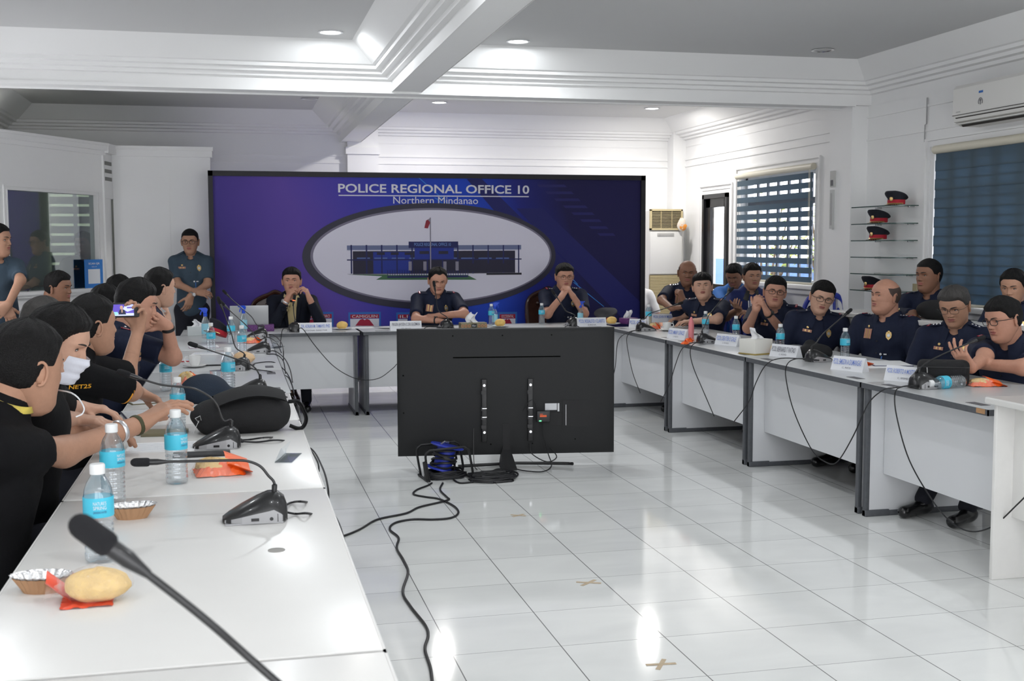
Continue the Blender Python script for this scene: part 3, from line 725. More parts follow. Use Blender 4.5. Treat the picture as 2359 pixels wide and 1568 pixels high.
    for nm, (S, E, Wp, D, N, q) in A.items():
        sv = sleeve
        bq = .45+.55*build
        if sv <= 1: sh.cap(S, S+(E-S)*sv, .060*sc*bq, .058*sc*bq, k=.045, cut=True)
        else: sh.cap(S, E, .060*sc*bq, .052*sc, k=.04); sh.cap(E, E+(Wp-E)*.86, .052*sc, .040*sc, k=.02, cut=True)
    if style == 'tee': sh.cap(c1, c1+(c0-c1)*tee_h, .072*sc, .064*sc, k=.04); sh.cap(up(-.08, -.025, .50), up(.08, -.025, .50), .050*sc, k=.05)
    if neck_open: sh.sub(up(0, .060, .555), np.array([.050, .075, .075])*sc, k=.012)
    if style != 'tee': sh.sub(up(0, -.025, .60), np.array([.062, .066, .09])*sc*full, k=.008)
    v, f = sh.mesh(.0085 if sc*2664/max(H[1], 1) > 500 else .010)
    # soft folds
    rr = np.random.RandomState(seed+3); ph = rr.rand(6)*6
    fo = .0022*(np.sin(38*v[:, 2]+9*v[:, 0]+ph[0])*np.sin(21*v[:, 0]+ph[1])+.8*np.sin(55*(v[:, 2]+v[:, 0]*.6)+ph[2])*np.sin(17*v[:, 1]+ph[3]))
    cc = v-np.array([0, 0, pz+.25]); cc[:, 2] *= .2; v = v+cc/(np.linalg.norm(cc, axis=1)[:, None]+1e-6)*fo[:, None]
    s_mb = MB(); s_mb.add(v, f.tolist()); so = put({'uniform': 'uniform_shirt', 'suit': 'suit_jacket', 'tee': 'shirt', 'polo': 'polo_shirt'}[style], s_mb, shirt, r, angle=None)
    bv = BVHTree.FromPolygons([Vector(p) for p in v], [tuple(q) for q in f.tolist()])
    def chest(x, z, off=.003):
        a = up(x, .5, z); d = U @ np.array([0, -1, 0.0]); h = bv.ray_cast(Vector(a), Vector(d))
        if h[0] is None: return None
        n = nrm(np.array(h[1])); 
        if np.dot(n, d) > 0: n = -n
        upv = nrm(U @ np.array([0, 0, 1.0])-n*np.dot(U @ np.array([0, 0, 1.0]), n)); x_ = np.cross(upv, n)
        return BAS(np.array(h[0])+n*off, x_, upv, n)
    def top(x, y):
        a = up(x, y, .9); d = U @ np.array([0, 0, -1.0]); h = bv.ray_cast(Vector(a), Vector(d))
        if h[0] is None: return None
        n = nrm(np.array(h[1])); n = n if n[2] > 0 else -n; ox = nrm(U @ np.array([1.0 if x > 0 else -1.0, 0, 0])); ox = nrm(ox-n*np.dot(ox, n)); return BAS(np.array(h[0])+n*.004, ox, np.cross(n, ox), n)
    # collar
    if style in ('uniform', 'polo', 'suit'):
        c = MB()
        for s_ in (-1, 1):
            P = []
            for i, t in enumerate(np.linspace(.30 if style != 'suit' else .2, PI, 12)):
                t_ = t; rx, ry = .064*full, .062
                x = s_*math.sin(t_)*rx; y = -.022+math.cos(t_)*ry*1.05; drop = max(0, math.cos(t_))
                P.append([tuple(up(x*1.0, y, .545-.040*drop)), tuple(up(x*1.12, -.022+(y+.022)*1.14, .556-.042*drop)), tuple(up(x*1.45+s_*.004*drop, -.022+(y+.022)*1.45+.010, .520-.052*drop)), tuple(up(x*1.66+s_*.012*drop, -.022+(y+.022)*1.62+.014, .498-.075*drop)), tuple(up(x*1.62+s_*.012*drop, -.022+(y+.022)*1.58+.006, .490-.078*drop))])
            if s_ < 0: P = P[::-1]
            c.grid(P)
        put('collar', c, CREAM if style == 'suit' else (shirt if style == 'uniform' else BLK), r)
    if style == 'suit':   # cream shirt front and lapels between the open jacket fronts
        c = MB(); lap = MB(); P = []
        for z in np.linspace(.03, .49, 14):
            row = []
            for x in np.linspace(-.045, .045, 7):
                M = chest(x*(.35+.65*(z-.03)/.46), z, .006); row.append(tuple(M[:3, 3]) if M is not None else row[-1])
            P.append(row)
        c.grid(P); put('cream_shirt_front', c, CREAM, r)
        for s_ in (-1, 1):
            P = []
            for z in np.linspace(.10, .50, 12):
                k = (z-.10)/.40; row = []
                for x in (.018+.030*k, .03+.055*k, .034+.062*k):
                    M = chest(s_*x, z, .011 if x < .03+.06*k else .004); row.append(tuple(M[:3, 3]))
                P.append(row if s_ > 0 else row[::-1])
            lap.grid(P)
        put('lapels', lap, shirt, r)
    if style == 'uniform' and deco:
        for s_ in (-1, 1):
            b = MB(); M = top(s_*.115*build, -.01)
            if M is None: continue
            b.box((-.055, -.024, -.002), (.050, .024, .004), M=M, mi=0, bev=.002); b.box((.034, -.024, .004), (.050, .024, .0055), M=M, mi=1)
            if rank:
                for k in range(rank): b.cyl((-.032+k*.021, 0, .004), (-.032+k*.021, 0, .008), .0075, .004, 6, M=M, mi=2)
            b.box((.038, -.014, .0055), (.044, .014, .007), M=M, mi=2)
            put('shoulder_board', b, [shirt, REDC if rank else shirt, SILV], r)
        M = chest(-.078, .40)
        if M is not None:
            b = MB(); b.poly([(0, .030), (.016, .022), (.020, .006), (.017, -.014), (0, -.032), (-.017, -.014), (-.020, .006), (-.016, .022)], .003, M=M, mi=0); b.cyl((0, 0, .003), (0, 0, .0055), .012, .010, 14, M=M, mi=1); b.ell((0, .026, .003), (.008, .008, .003), 8, 6, M=M, mi=0)
            put('police_badge', b, [GOLD, SILV], r)
        M = chest(.078, .405)
        if M is not None and deco >= 1:
            b = MB(); w_, h_ = (.034, .010) if deco == 1 else (.034, .034)
            b.box((-w_, -h_, 0), (w_, h_, .002), M=M, mi=0)
            for k in range(5): b.box((-w_+.003+k*.0136, -h_+.003, .002), (-w_+.012+k*.0136, h_-.003, .003), M=M, mi=1 if k % 2 else 0)
            b.ell((0, h_+.016, .002), (.010, .009, .002), 8, 6, M=M, mi=1)
            put('ribbon_bar', b, [RIB, GOLD], r)
        M = chest(-.06, .275)
        if M is not None:
            b = MB(); b.box((-.010, -.004, 0), (.010, .004, .002), M=M); put('name_pin', b, WHT, r); b = MB(); b.cyl((-.03, 0, 0), (-.03, 0, .002), .008, .008, 10, M=M); put('round_pin', b, WHT, r)
        M = chest(-.045, .19, .008)
        if M is not None and deco:
            b = MB(); b.box((-.018, -.034, 0), (.018, .024, .0015), M=M, mi=0); b.box((-.010, -.016, .0015), (.010, .010, .002), M=M, mi=1); b.box((-.004, .024, 0), (.004, .075, .0012), M=M, mi=1); put('identity_card', b, [LAMIN, BLUEP], r)
        for z in (.36, .28, .20, .12):
            M = chest(.0, z, .001)
            if M is not None: b = MB(); b.cyl((0, 0, 0), (0, 0, .003), .005, .005, 8, M=M); put('button', b, BLK, r)
    # ---------------- trousers and shoes
    if legs:
        t = SDF(); sh2 = MB(); fz = 0
        for s_ in (-1, 1):
            h = np.array([s_*.09*build, .0, pz-.01]); ld = legdir
            if stand: k = np.array([s_*.095, .02, .50*(pz/.92)]); an = np.array([s_*.10, -.005, .09])
            else:
                kz = max(.49, pz-.03); k = np.array([s_*.12+ld*.2, .42, kz-.03]); an = np.array([s_*.13+ld, .43+reach+.04*s_*(seed % 2), .09])
            t.cap(h, k, .088*sc*build, .060*sc, k=.05); t.cap(k, an, .060*sc, .047*sc, k=.03)
            sd = SDF(); sd.cap(an+np.array([0, -.03, -.045]), an+np.array([s_*.015, .165, -.055]), .037, .034, k=.02); sd.cap(an+np.array([0, 0, .0]), an+np.array([0, -.01, -.04]), .036, .036, k=.03)
            v, f = sd.mesh(.009); v[:, 2] = np.maximum(v[:, 2], .0015); sh2 = MB(); sh2.add(v, f.tolist()); put('shoe', sh2, SHOE, r, angle=None)
        t.ell(np.array([0, -.01, pz]), np.array([.165*build, .125, .11])*sc, k=.06)
        v, f = t.mesh(.013); tm = MB(); tm.add(v, f.tolist()); put('trousers', tm, TROU, r, angle=None)
    r['_A'] = 0; del r['_A']
    INFO = dict(c0=c0, c1=c1, A=A, up=up, U=U, chest=chest, HM=HM, bv=bv, root=r, to=to, Rw=Rw, base=base)
    PEOPLE.append(INFO); return INFO
PEOPLE = []
def watch(I, nm, m=None, name='wristwatch', t=.97, rad=.031):
    S, E, W_, D, N, q = I['A'][nm]; d = nrm(W_-E); c = E+(W_-E)*t; b = MB(); x = nrm(np.cross(d, N)); y = np.cross(x, d)
    b.tube([c-d*.008, c-d*.003, c+d*.003, c+d*.008], [rad*.97, rad*1.03, rad*1.03, rad*.97], 20)
    if name == 'wristwatch': b.cyl(c-y*rad*.95, c-y*rad*1.22, .018, .017, 14)
    put(name, b, m or STEEL, I['root'])
# ================================================================= furniture
LAMT = mat('grey_laminate', (.55, .56, .565), .28, var=.04, scale=6); EDGE = mat('grey_edge_band', (.085, .09, .10), .5, var=.25, scale=40); PANEL = mat('panel_laminate', (.68, .69, .71), .45, var=.03, scale=4)
WTOP = mat('white_laminate', (.72, .71, .69), .25, var=.03, scale=5); WEDGE = mat('white_edge', (.76, .75, .73), .4, var=.04, scale=20); GROM = mat('cable_slot', (.10, .10, .11), .5); CHIP = mat('bare_chipboard', (.42, .24, .12), .9, var=.3, scale=90)
TH = .737
def desk(L, W=.78, white=False, label='', panel_side=1, group=None, chip=None, legs=(1, 1), slots=1, slot_rev=0, H=TH):
    """table lying along local x (0..L); local -y is the edge towards the middle of the room, top from y=0 to W"""
    r = root('conference_table', (0, 0, 0), 0, label, 'table', group); e = WEDGE if white else EDGE; tm = WTOP if white else LAMT; p = WEDGE if white else PANEL
    t = MB(); th = .034 if white else .030
    t.box((.002, .004, H-th+.002), (L-.002, W-.004, H), mi=0, bev=.003); put('tabletop', t, tm, r)
    t = MB(); z0, z1 = H-th, H-.0015
    for a, b in (((0, 0, z0), (L, .006, z1)), ((0, W-.006, z0), (L, W, z1)), ((0, 0, z0), (.005, W, z1)), ((L-.005, 0, z0), (L, W, z1))): t.box(a, b, mi=0)
    t.box((.006, .006, z0), (L-.006, W-.006, z0+.003), mi=0)
    if chip:
        for x in chip: t.box((x-.035, -.001, z0+.006), (x+.03, .003, z1), mi=1)
    put('edge_band', t, [e, CHIP], r, smooth=False)
    for k, x in enumerate((.022, L-.052)):
        if not legs[k]: continue
        s = MB(); s.box((x+.004, .035, .03), (x+.026, W-.05, H-th), mi=0); put('side_panel', s, p, r, smooth=False)
        s = MB(); s.box((x, .012, .01), (x+.030, .038, H-th), mi=0, bev=.004); s.box((x-.002, .012, 0), (x+.032, W-.05, .03), mi=0, bev=.004); s.box((x-.004, .012, 0), (x+.034, .16, .036), bev=.004); put('leg_frame', s, e if not white else WEDGE, r)
    s = MB(); s.box((.052, .12, .235), (L-.052, .138, H-th)); put('modesty_panel', s, p, r, smooth=False)
    for x in ((.12, L-.24) if slots else ()): s = MB(); s.box((x, .05, H-.0005), (x+.12, .10, H+.0012)); put('cable_slot', s, GROM, r, smooth=False)
    return r
def place(o, x, y, rz): o.location = (x, y, 0); o.rotation_euler = (0, 0, rz); return o
# right row: edge towards the room is x=3.32, tables run along y
XRT = 3.315
rt = [(5.665, 1.10, 'grey-topped table at the near end of the right row, its corner chipped'), (7.135, 1.465, 'second grey-topped table from the near end of the right row'),
      (8.605, 1.465, 'third grey-topped table of the right row, tissue box on its near corner'), (10.08, 1.465, 'farthest grey-topped table of the right row, next to the head table')]
for i, (y1, L, lb) in enumerate(rt):
    place(desk(L, .80, False, lb, chip=[L-.05] if i == 0 else None, legs=(1, 0 if i == 0 else 1)), XRT, y1, -PI/2)
# head table along x
for x0, L, lb in ((-.46, 1.515, 'left section of the head table in front of the speaker in the suit'), (1.075, 1.20, 'middle section of the head table behind the television'), (2.28, 1.115, 'right section of the head table before the man with clasped hands')):
    place(desk(L, .70, False, lb), x0, 10.10, 0)
# left row: edge towards the room is x=.27
XLT = .272
lt = [(8.62, 1.46, 0, 'farthest grey-topped table of the left row, by the laptop'), (7.15, 1.46, 0, 'second farthest grey-topped table of the left row, under the coffee cup'), (6.0, 1.14, 0, 'grey-topped table of the left row with a chipped brown corner')]
for i, (y0, L, _, lb) in enumerate(lt): place(desk(L, .77, False, lb, chip=[.05] if i == 2 else None), XLT, y0, PI/2)
wt = [(.62, 1.475, 'white table nearest the camera with the blurred microphone'), (2.105, 1.485, 'white table of the left row with the nearest upright microphone'), (3.60, 1.44, 'white table of the left row under the two black camera bags'), (5.05, .94, 'short white table of the left row behind the camera bags')]
for i, (y0, L, lb) in enumerate(wt): place(desk(L, .775, True, lb, slots=0), XLT-.012, y0, PI/2)
mb = MB(); mb.lathe([(.001, 0), (.021, .0), (.021, .0015), (.001, .002)], 20); o = put('cable_grommet', mb, mat('grommet_grey', (.32, .31, .29), .5)); o.location = tuple(at(637, 1267, z=TH)); tag(o, 'small round grey cable cover set in the nearest white table', 'cable cover')
# white desk at the right edge
r = root('white_desk', (3.24, 4.42, 0), -PI/2, 'white desk with a solid side panel cut off by the right edge', 'desk')
t = MB(); t.box((-.03, -.03, .785), (1.7, .75, .815), bev=.008); put('tabletop', t, WTOP, r)
t = MB(); t.box((0, 0, 0), (.022, .70, .785), bev=.003); put('side_panel', t, WEDGE, r)
t = MB(); t.box((1.65, 0, 0), (1.672, .70, .785), bev=.003); put('side_panel', t, WEDGE, r)
t = MB(); t.box((.022, .09, .28), (1.65, .11, .785)); put('modesty_panel', t, WEDGE, r, smooth=False)
# counter under the second window (behind the right row)
r = root('side_counter', (4.44, 6.2, .145), 0, 'long white counter along the right wall behind the seated officers', 'counter')
t = MB(); t.box((0, -1.2, .80), (.32, 1.95, .835), bev=.006); put('countertop', t, WTOP, r)
t = MB(); t.box((.04, -1.15, -.145), (.30, 1.9, .80)); put('base_cabinet', t, WEDGE, r, smooth=False)

# ---- chairs ------------------------------------------------------
BLUEPL = mat('blue_plastic', (.012, .03, .30), .35, var=.1, scale=10)
def mk_mono():
    r = root('plastic_chair', (0, 0, 0), 0, 'x', 'chair')
    s = MB(); P = []
    for y in np.linspace(-.21, .21, 9): P.append([(x, y, .43-.015*math.cos(x/.22*1.4)*math.cos(y/.22*1.4)-(.02 if abs(y-.21) < .01 else 0)) for x in np.linspace(-.22, .22, 9)])
    s.grid(P); s.grid([[(x, y, z-.012) for x, y, z in row][::-1] for row in P]); s.tube([(-.22, .21, .415), (-.22, -.2, .425), (.22, -.2, .425), (.22, .21, .415), (-.22, .21, .415)], .012, 6); put('seat', s, BLUEPL, r)
    b = MB(); arc = spline([(-.20, -.20, .42), (-.21, -.25, .62), (-.16, -.30, .82), (0, -.32, .86), (.16, -.30, .82), (.21, -.25, .62), (.20, -.20, .42)], 7)
    b.tube(arc, .021, 8)
    for x in (-.075, .0, .075): b.tube(spline([(x*1.1, -.215, .44), (x*1.3, -.27, .64), (x, -.315, .84)], 5), .013, 6)
    for x in (-.12, .12):
        b.tube(spline([(x*1.0, -.24, .50), (x*1.35, -.268, .62), (x*1.0, -.30, .76), (x*.7, -.268, .62), (x*1.0, -.24, .50)], 5), .010, 6)
    put('backrest', b, BLUEPL, r)
    for x, y in ((-.19, .19), (.19, .19), (-.19, -.19), (.19, -.19)):
        l = MB(); l.loft([[(x*1.13+dx, y*1.15+dy, 0) for dx, dy in ((-.016, -.016), (.016, -.016), (.016, .016), (-.016, .016))], [(x+dx, y+dy, .42) for dx, dy in ((-.024, -.024), (.024, -.024), (.024, .024), (-.024, .024))]]); put('leg', l, BLUEPL, r)
    return r
KCH = Kit(mk_mono)
WOOD = mat('carved_hardwood', (.045, .016, .010), .22, var=.5, scale=14, coat=.4)
def mk_exec():
    r = root('carved_armchair', (0, 0, 0), 0, 'x', 'chair')
    s = MB(); s.box((-.27, -.24, .36), (.27, .27, .43), bev=.02); put('seat', s, WOOD, r)
    b = MB(); pts = []
    out = [(-.26, .42), (-.28, .70), (-.29, .92), (-.25, 1.02), (-.17, 1.07), (-.08, 1.10), (0, 1.13), (.08, 1.10), (.17, 1.07), (.25, 1.02), (.29, .92), (.28, .70), (.26, .42)]
    M = BAS(np.array([0, -.25, 0]), [1, 0, 0], [0, -.12, .99], [0, -.99, -.12])
    b.poly(out, .03, M=M); b.tube(spline([tuple(M[:3, :3] @ np.array([x, y, -.008])+M[:3, 3]) for x, y in out], 4), .026, 8)
    for k in range(-3, 4): b.ell(tuple(M[:3, :3] @ np.array([k*.05, 1.02-.006*k*k, -.02])+M[:3, 3]), (.022, .018, .022), 8, 6)
    put('backrest', b, WOOD, r)
    for s_ in (-1, 1):
        a = MB(); a.tube(spline([(s_*.28, -.25, .70), (s_*.31, -.02, .68), (s_*.31, .20, .66), (s_*.31, .25, .62), (s_*.29, .22, .42)], 5), .024, 8); put('armrest', a, WOOD, r)
    for x, y in ((-.23, .23), (.23, .23), (-.23, -.22), (.23, -.22)):
        l = MB(); l.tube(spline([(x, y, .38), (x*1.08, y*1.1, .26), (x*.95, y*1.0, .12), (x*1.10, y*1.2, .02), (x*1.12, y*1.25, .0)], 4), [.036]*5+[.028]*4+[.022]*4+[.026]*4, 8); put('leg', l, WOOD, r)
    return r
KEX = Kit(mk_exec)

# ---- television --------------------------------------------------
TVB = mat('tv_shell', (.0085, .009, .010), .55, var=.25, scale=260, bump=.25, bscale=900); TVG = mat('tv_gloss', (.001, .001, .0012), .9, spec=.05); TVR = mat('tv_recess', (.006, .006, .007), .6); STICK = mat('sticker', (.62, .63, .65), .5); ORG = mat('orange_print', (.8, .12, .03), .5)
p0 = at(917, 1060, y=7.60); p1 = at(1414, 1042, y=7.40)
ctr = np.array([(p0[0]+p1[0])/2, 7.50, 0]); wid = np.linalg.norm((p1-p0)[:2]); ang = math.atan2(p1[1]-p0[1], p1[0]-p0[0])
tv = root('television', (ctr[0], ctr[1], 0), ang, 'large black flat television seen from behind, standing on the tiled floor', 'television')
Z0, Z1 = .085, .937; hw = wid/2
t = MB()
def rr(x, z, y): return [(-x, y, Z0+z), (x, y, Z0+z), (x, y, Z1-z*.4), (-x, y, Z1-z*.4)]
t.loft([rr(hw, 0, .035), rr(hw, 0, .0), rr(hw-.02, .02, -.012), rr(hw-.10, .08, -.028)]); put('back_shell', t, TVB, tv, angle=50)
t = MB(); t.box((-hw+.008, .034, Z0+.01), (hw-.008, .038, Z1-.008)); put('screen', t, TVG, tv, smooth=False)
t = MB(); t.box((-.36, -.0305, .742), (.36, -.027, .749)); put('vent_slot', t, TVG, tv, smooth=False)
for x, z in ((-.36, .89), (-.03, .89), (.30, .89), (-.11, .16), (.17, .16), (.46, .185), (-.69, .63), (-.69, .38)): t = MB(); t.cyl((x, -.0285, z), (x, -.024, z), .005, n=8); put('screw_hole', t, TVG, tv)
t = MB(); t.box((.375, -.030, .27), (.56, -.026, .45)); put('port_recess', t, TVR, tv, smooth=False); t = MB(); t.box((.28, -.031, .28), (.37, -.027, .37)); put('port_recess', t, TVR, tv, smooth=False)
for x in (-.155, .155):
    t = MB(); t.box((x-.017, -.052, .18), (x+.017, -.028, .60), bev=.003)
    for z in (.27, .33, .39, .50): t.box((x-.02, -.058, z), (x+.012, -.050, z+.024))
    b = put('mount_bracket', t, BLK, tv)
    for z in (.56, .245): t = MB(); t.cyl((x, -.060, z), (x, -.050, z), .009, n=10); put('screw', t, SILV, b)
    for z in (.345, .403): t = MB(); t.box((x-.014, -.060, z), (x+.016, -.052, z+.005)); put('clamp_strip', t, SILV, b)
for q in (((.255, -.034, .385), (.335, -.030, .43)), ((.34, -.033, .375), (.352, -.030, .43)), ((.395, -.033, .28), (.399, -.030, .42))): t = MB(); t.box(*q); put('sticker', t, STICK, tv, smooth=False)
t = MB(); t.box((.195, -.075, .31), (.285, -.045, .385), bev=.004, mi=0); t.box((.215, -.077, .345), (.26, -.0752, .358), mi=1); t.box((.215, -.077, .362), (.235, -.0752, .366), mi=1); t.box((.21, -.077, .316), (.225, -.0752, .322), mi=2); put('media_box', t, [BLK, ORG, mat('green_led', (.1, .9, .2), .5, emit=(.1, 1, .25), estr=4)], tv)
t = MB(); t.loft([[(-.035, -.02, .13), (.02, -.02, .13), (.02, .03, .13), (-.035, .03, .13)], [(-.05, -.14, .012), (.055, -.14, .012), (.055, .04, .012), (-.05, .04, .012)], [(-.05, -.14, .0), (.055, -.14, .0), (.055, .04, .0), (-.05, .04, .0)]]); t.box((-.03, -.03, .06), (.02, .03, .3)); put('stand_neck', t, TVR, tv, angle=30)
t = MB(); t.tube(spline([(-.33, -.03, .016), (-.1, .02, .014), (.05, .05, .014), (.38, -.02, .018), (.44, -.06, .022)], 6), .011, 8); put('stand_foot', t, BLK, tv)
t = MB(); t.tube(spline([(.235, -.06, .31), (.24, -.075, .22), (.27, -.07, .10), (.29, -.10, .02), (.22, -.22, .006), (.12, -.20, .006), (.05, -.12, .006)], 6), .004, 6); put('signal_cable', t, BLK, tv); t = MB(); t.tube(spline([(.20, -.055, .38), (.17, -.06, .46), (.12, -.07, .42), (.10, -.06, .38)], 5), .0022, 5); put('signal_cable', t, BLK, tv); t = MB(); t.tube(spline([(-.225, -.03, .27), (-.228, -.05, .15), (-.225, -.07, .03), (-.21, -.12, .008)], 5), .003, 5); put('power_cable', t, BLK, tv); t = MB(); t.tube(spline([(.15, -.04, .16), (.16, -.08, .10), (.26, -.09, .045), (.33, -.06, .07), (.29, -.03, .13)], 6), .004, 6); put('signal_cable', t, BLK, tv)

# ---- cable reel and floor cables ---------------------------------
CAB = mat('black_cable', (.010, .010, .012), .45)
c = at(1025, 1100, z=0); r = root('cable_reel', (c[0], c[1]+.02, 0), .1, 'blue extension cable reel wound with black cord before the television', 'cable reel')
t = MB(); M = TR(0, 0, .12, ry=.25)
t.lathe([(.02, .075), (.105, .078), (.110, .084), (.105, .090), (.02, .09)], 24, M=M); t.lathe([(.06, -.06), (.062, .078)], 20, M=M); t.lathe([(.02, -.075), (.10, -.072), (.10, -.06), (.02, -.06)], 24, M=M); put('drum', t, mat('reel_blue', (.02, .04, .40), .4), r)
t = MB(); rg = random.Random(4)
for k in range(9):
    z = -.055+k*.014; pts = [(.075*math.cos(a)*(1+.05*rg.random()), .075*math.sin(a)*(1+.05*rg.random()), z+.02*math.sin(a+k)+.004*rg.random()) for a in np.linspace(0, 2*PI, 14)]
    t.tube(pts, .0075, 6, M=M)
for k in range(7): t.tube([(.12*math.cos(a)*(1+.15*math.sin(k)), .075*math.sin(a)-.03, .012+.01*k*.6+.006*math.sin(3*a+k)) for a in np.linspace(0, 2*PI, 18)], .0065, 6)
put('wound_cord', t, CAB, r)
t = MB()
for y in (-.115, .10): t.tube(spline([(-.13, y, .0), (-.155, y, .16), (-.13, y, .2)], 4)+[(.10, y, .21)]+spline([(.13, y, .19), (.155, y, .05), (.15, y, .005)], 4), .008, 6)
t.tube([(-.145, -.115, .008), (-.145, .10, .008)], .008, 6); t.tube([(.15, -.115, .008), (.15, .10, .008)], .008, 6); t.tube([(-.16, -.115, .13), (-.145, -.115, .02)], .015, 8)
put('carry_frame', t, BLK, r)
t = MB(); t.tube([(-.02, 0, .215), (.0, -.02, .235), (.03, 0, .225)], .007, 6); put('lock_screw', t, STEEL, r)
def cable(name, px, rad, label, z=None, loop=None):
    t = MB(); pts = [tuple(at(u, v, z=(rad if z is None else z))) for u, v in px]; t.tube(spline(pts, 8), rad, 7); o = put(name, t, CAB); tag(o, label, 'cable'); return o
cable('floor_cable', [(995, 1112), (985, 1118), (960, 1128), (953, 1138), (980, 1144), (1012, 1149), (1045, 1165), (1056, 1180), (1040, 1192), (1000, 1196), (950, 1196), (910, 1204), (898, 1219), (918, 1238), (914, 1262), (930, 1290), (940, 1318), (928, 1362), (945, 1395), (980, 1440), (986, 1465), (979, 1495), (992, 1540), (998, 1600)], .006, 'long black cable winding over the tiles towards the camera')
cable('floor_cable', [(1020, 1112), (1014, 1128), (1030, 1145), (1034, 1150), (1015, 1156), (965, 1168), (935, 1182), (870, 1196), (830, 1218), (800, 1231), (770, 1240)], .006, 'black cable running left from the reel to the white tables')
t = MB(); c = at(1135, 1102, z=.008); rg = random.Random(9)
for k in range(8): t.tube([(c[0]+(.13+.012*rg.random())*math.cos(a)+.02*rg.uniform(-1, 1), c[1]+(.075+.02*rg.random())*math.sin(a)+.01*k-.03, .006+.004*k+.004*math.sin(2*a+k)) for a in np.linspace(0, 2*PI, 22)], .0062, 6)
t.tube(spline([tuple(at(u, v, z=.006)) for u, v in ((1090, 1110), (1060, 1112), (1045, 1105))], 5), .006, 6); t.tube(spline([tuple(at(u, v, z=.006)) for u, v in ((1165, 1105), (1188, 1098), (1190, 1088), (1150, 1080), (1132, 1088), (1140, 1096))], 5), .006, 6)
o = put('coiled_cable', t, CAB); tag(o, 'black cable lying in a flat coil beside the reel', 'cable')
TAPE = mat('brown_tape', (.50, .40, .28), .7, var=.25, scale=50)
for u, v, a, s, lb in ((1194, 1187, .05, .8, 'faded brown tape cross on a tile, farthest of the three'), (1356, 1342, .2, 1, 'brown tape cross on the floor, middle one of three'), (1523, 1530, .5, 1, 'brown tape cross on the floor nearest the camera')):
    c = at(u, v, z=0); t = MB()
    for q in (.5, -.6): 
        M = TR(0, 0, .0006 if q > 0 else .0012, rz=a+q); t.box((-.055*s, -.008, 0), (.055*s, .009, .0006), M=M)
    o = put('tape_cross', t, TAPE, smooth=False); o.location = tuple(c); tag(o, lb, 'tape', 'tape crosses on the floor')

# ---- backdrop ----------------------------------------------------
BY = 11.66
bl = at(481, 395, y=BY); br = at(1484, 406, y=BY); BW = br[0]-bl[0]; BH = 2.205
bd = root('backdrop', (bl[0], BY, 0), 0, 'wide blue printed event backdrop in a black frame behind the head table', 'backdrop')
PR = bpy.data.materials.new('printed_gradient'); PR.use_nodes = True; nt = PR.node_tree; b = nt.nodes['Principled BSDF']; N = nt.nodes.new; L = nt.links.new
tc = N('ShaderNodeTexCoord'); sp = N('ShaderNodeSeparateXYZ'); L(tc.outputs['Object'], sp.inputs[0])
mr = N('ShaderNodeMapRange'); mr.inputs['From Min'].default_value = 0; mr.inputs['From Max'].default_value = BW; L(sp.outputs['X'], mr.inputs['Value'])
ma = N('ShaderNodeMath'); ma.operation = 'MULTIPLY_ADD'; L(sp.outputs['Z'], ma.inputs[0]); ma.inputs[1].default_value = .06; L(mr.outputs[0], ma.inputs[2])
nz = N('ShaderNodeTexNoise'); nz.inputs['Scale'].default_value = .9; L(tc.outputs['Object'], nz.inputs['Vector'])
mb2 = N('ShaderNodeMath'); mb2.operation = 'MULTIPLY_ADD'; L(nz.outputs['Fac'], mb2.inputs[0]); mb2.inputs[1].default_value = .10; L(ma.outputs[0], mb2.inputs[2])
cr = N('ShaderNodeValToRGB'); L(mb2.outputs[0], cr.inputs[0]); el = cr.color_ramp.elements
el[0].position = .08; el[0].color = (.035, .020, .14, 1); el[1].position = .98; el[1].color = (.014, .012, .075, 1)
for p_, c_ in ((.17, (.060, .038, .26)), (.34, (.12, .068, .38)), (.46, (.07, .055, .42)), (.60, (.018, .055, .46)), (.74, (.014, .065, .55)), (.86, (.016, .022, .22))): e = el.new(p_); e.color = (*c_, 1)
L(cr.outputs[0], b.inputs['Base Color']); b.inputs['Roughness'].default_value = .55; b.inputs['Specular IOR Level'].default_value = .25
t = MB(); t.box((.0, .0, .15), (BW, .05, BH)); put('printed_panel', t, PR, bd, smooth=False)
t = MB()
for a, b_ in (((-.01, -.022, .12), (.035, .06, BH+.01)), ((BW-.04, -.022, .12), (BW+.01, .06, BH+.01)), ((-.01, -.022, BH-.04), (BW+.01, .06, BH+.01)), ((-.01, -.022, .12), (BW+.01, .06, .17))): t.box(a, b_)
put('frame', t, mat('backdrop_frame', (.008, .007, .012), .5), bd, smooth=False)
def bp(u, v): p = at(u, v, y=BY); return (p[0]-bl[0], p[2])
PLANE = lambda y: BAS(np.array([0, y, 0]), [1, 0, 0], [0, 0, 1], [0, -1, 0])
INK = mat('ink_white', (.80, .79, .86), .6); INKB = mat('ink_light_blue', (.03, .16, .55), .6); INKD = mat('ink_dark_blue', (.010, .010, .075), .6)
t = MB()
def ptext(txt, u0, u1, v0, v1, y=-.003, mi=0, bold=0.0):
    um = (u0+u1)/2; dv_ = (um-u0)*.0045; a = (bp(u0, v1)[0], bp(um, v1+dv_)[1]); c = (bp(u1, v0)[0], bp(um, v0+dv_)[1]); M = BAS(np.array([(a[0]+c[0])/2, y, (a[1]+c[1])/2]), [1, 0, 0], [0, 0, 1], [0, -1, 0]); text_on(t, txt, c[0]-a[0], c[1]-a[1], M, mi, bold)
ptext('POLICE REGIONAL OFFICE 10', 779, 1219, 424, 444, bold=.018); ptext('Northern Mindanao', 906, 1101, 453, 469)
a = bp(780, 450); c = bp(1218, 447); t.box((a[0], -.003, a[1]-.004), (c[0], -.001, a[1]+.006)); put('lettering', t, INK, bd, smooth=False)
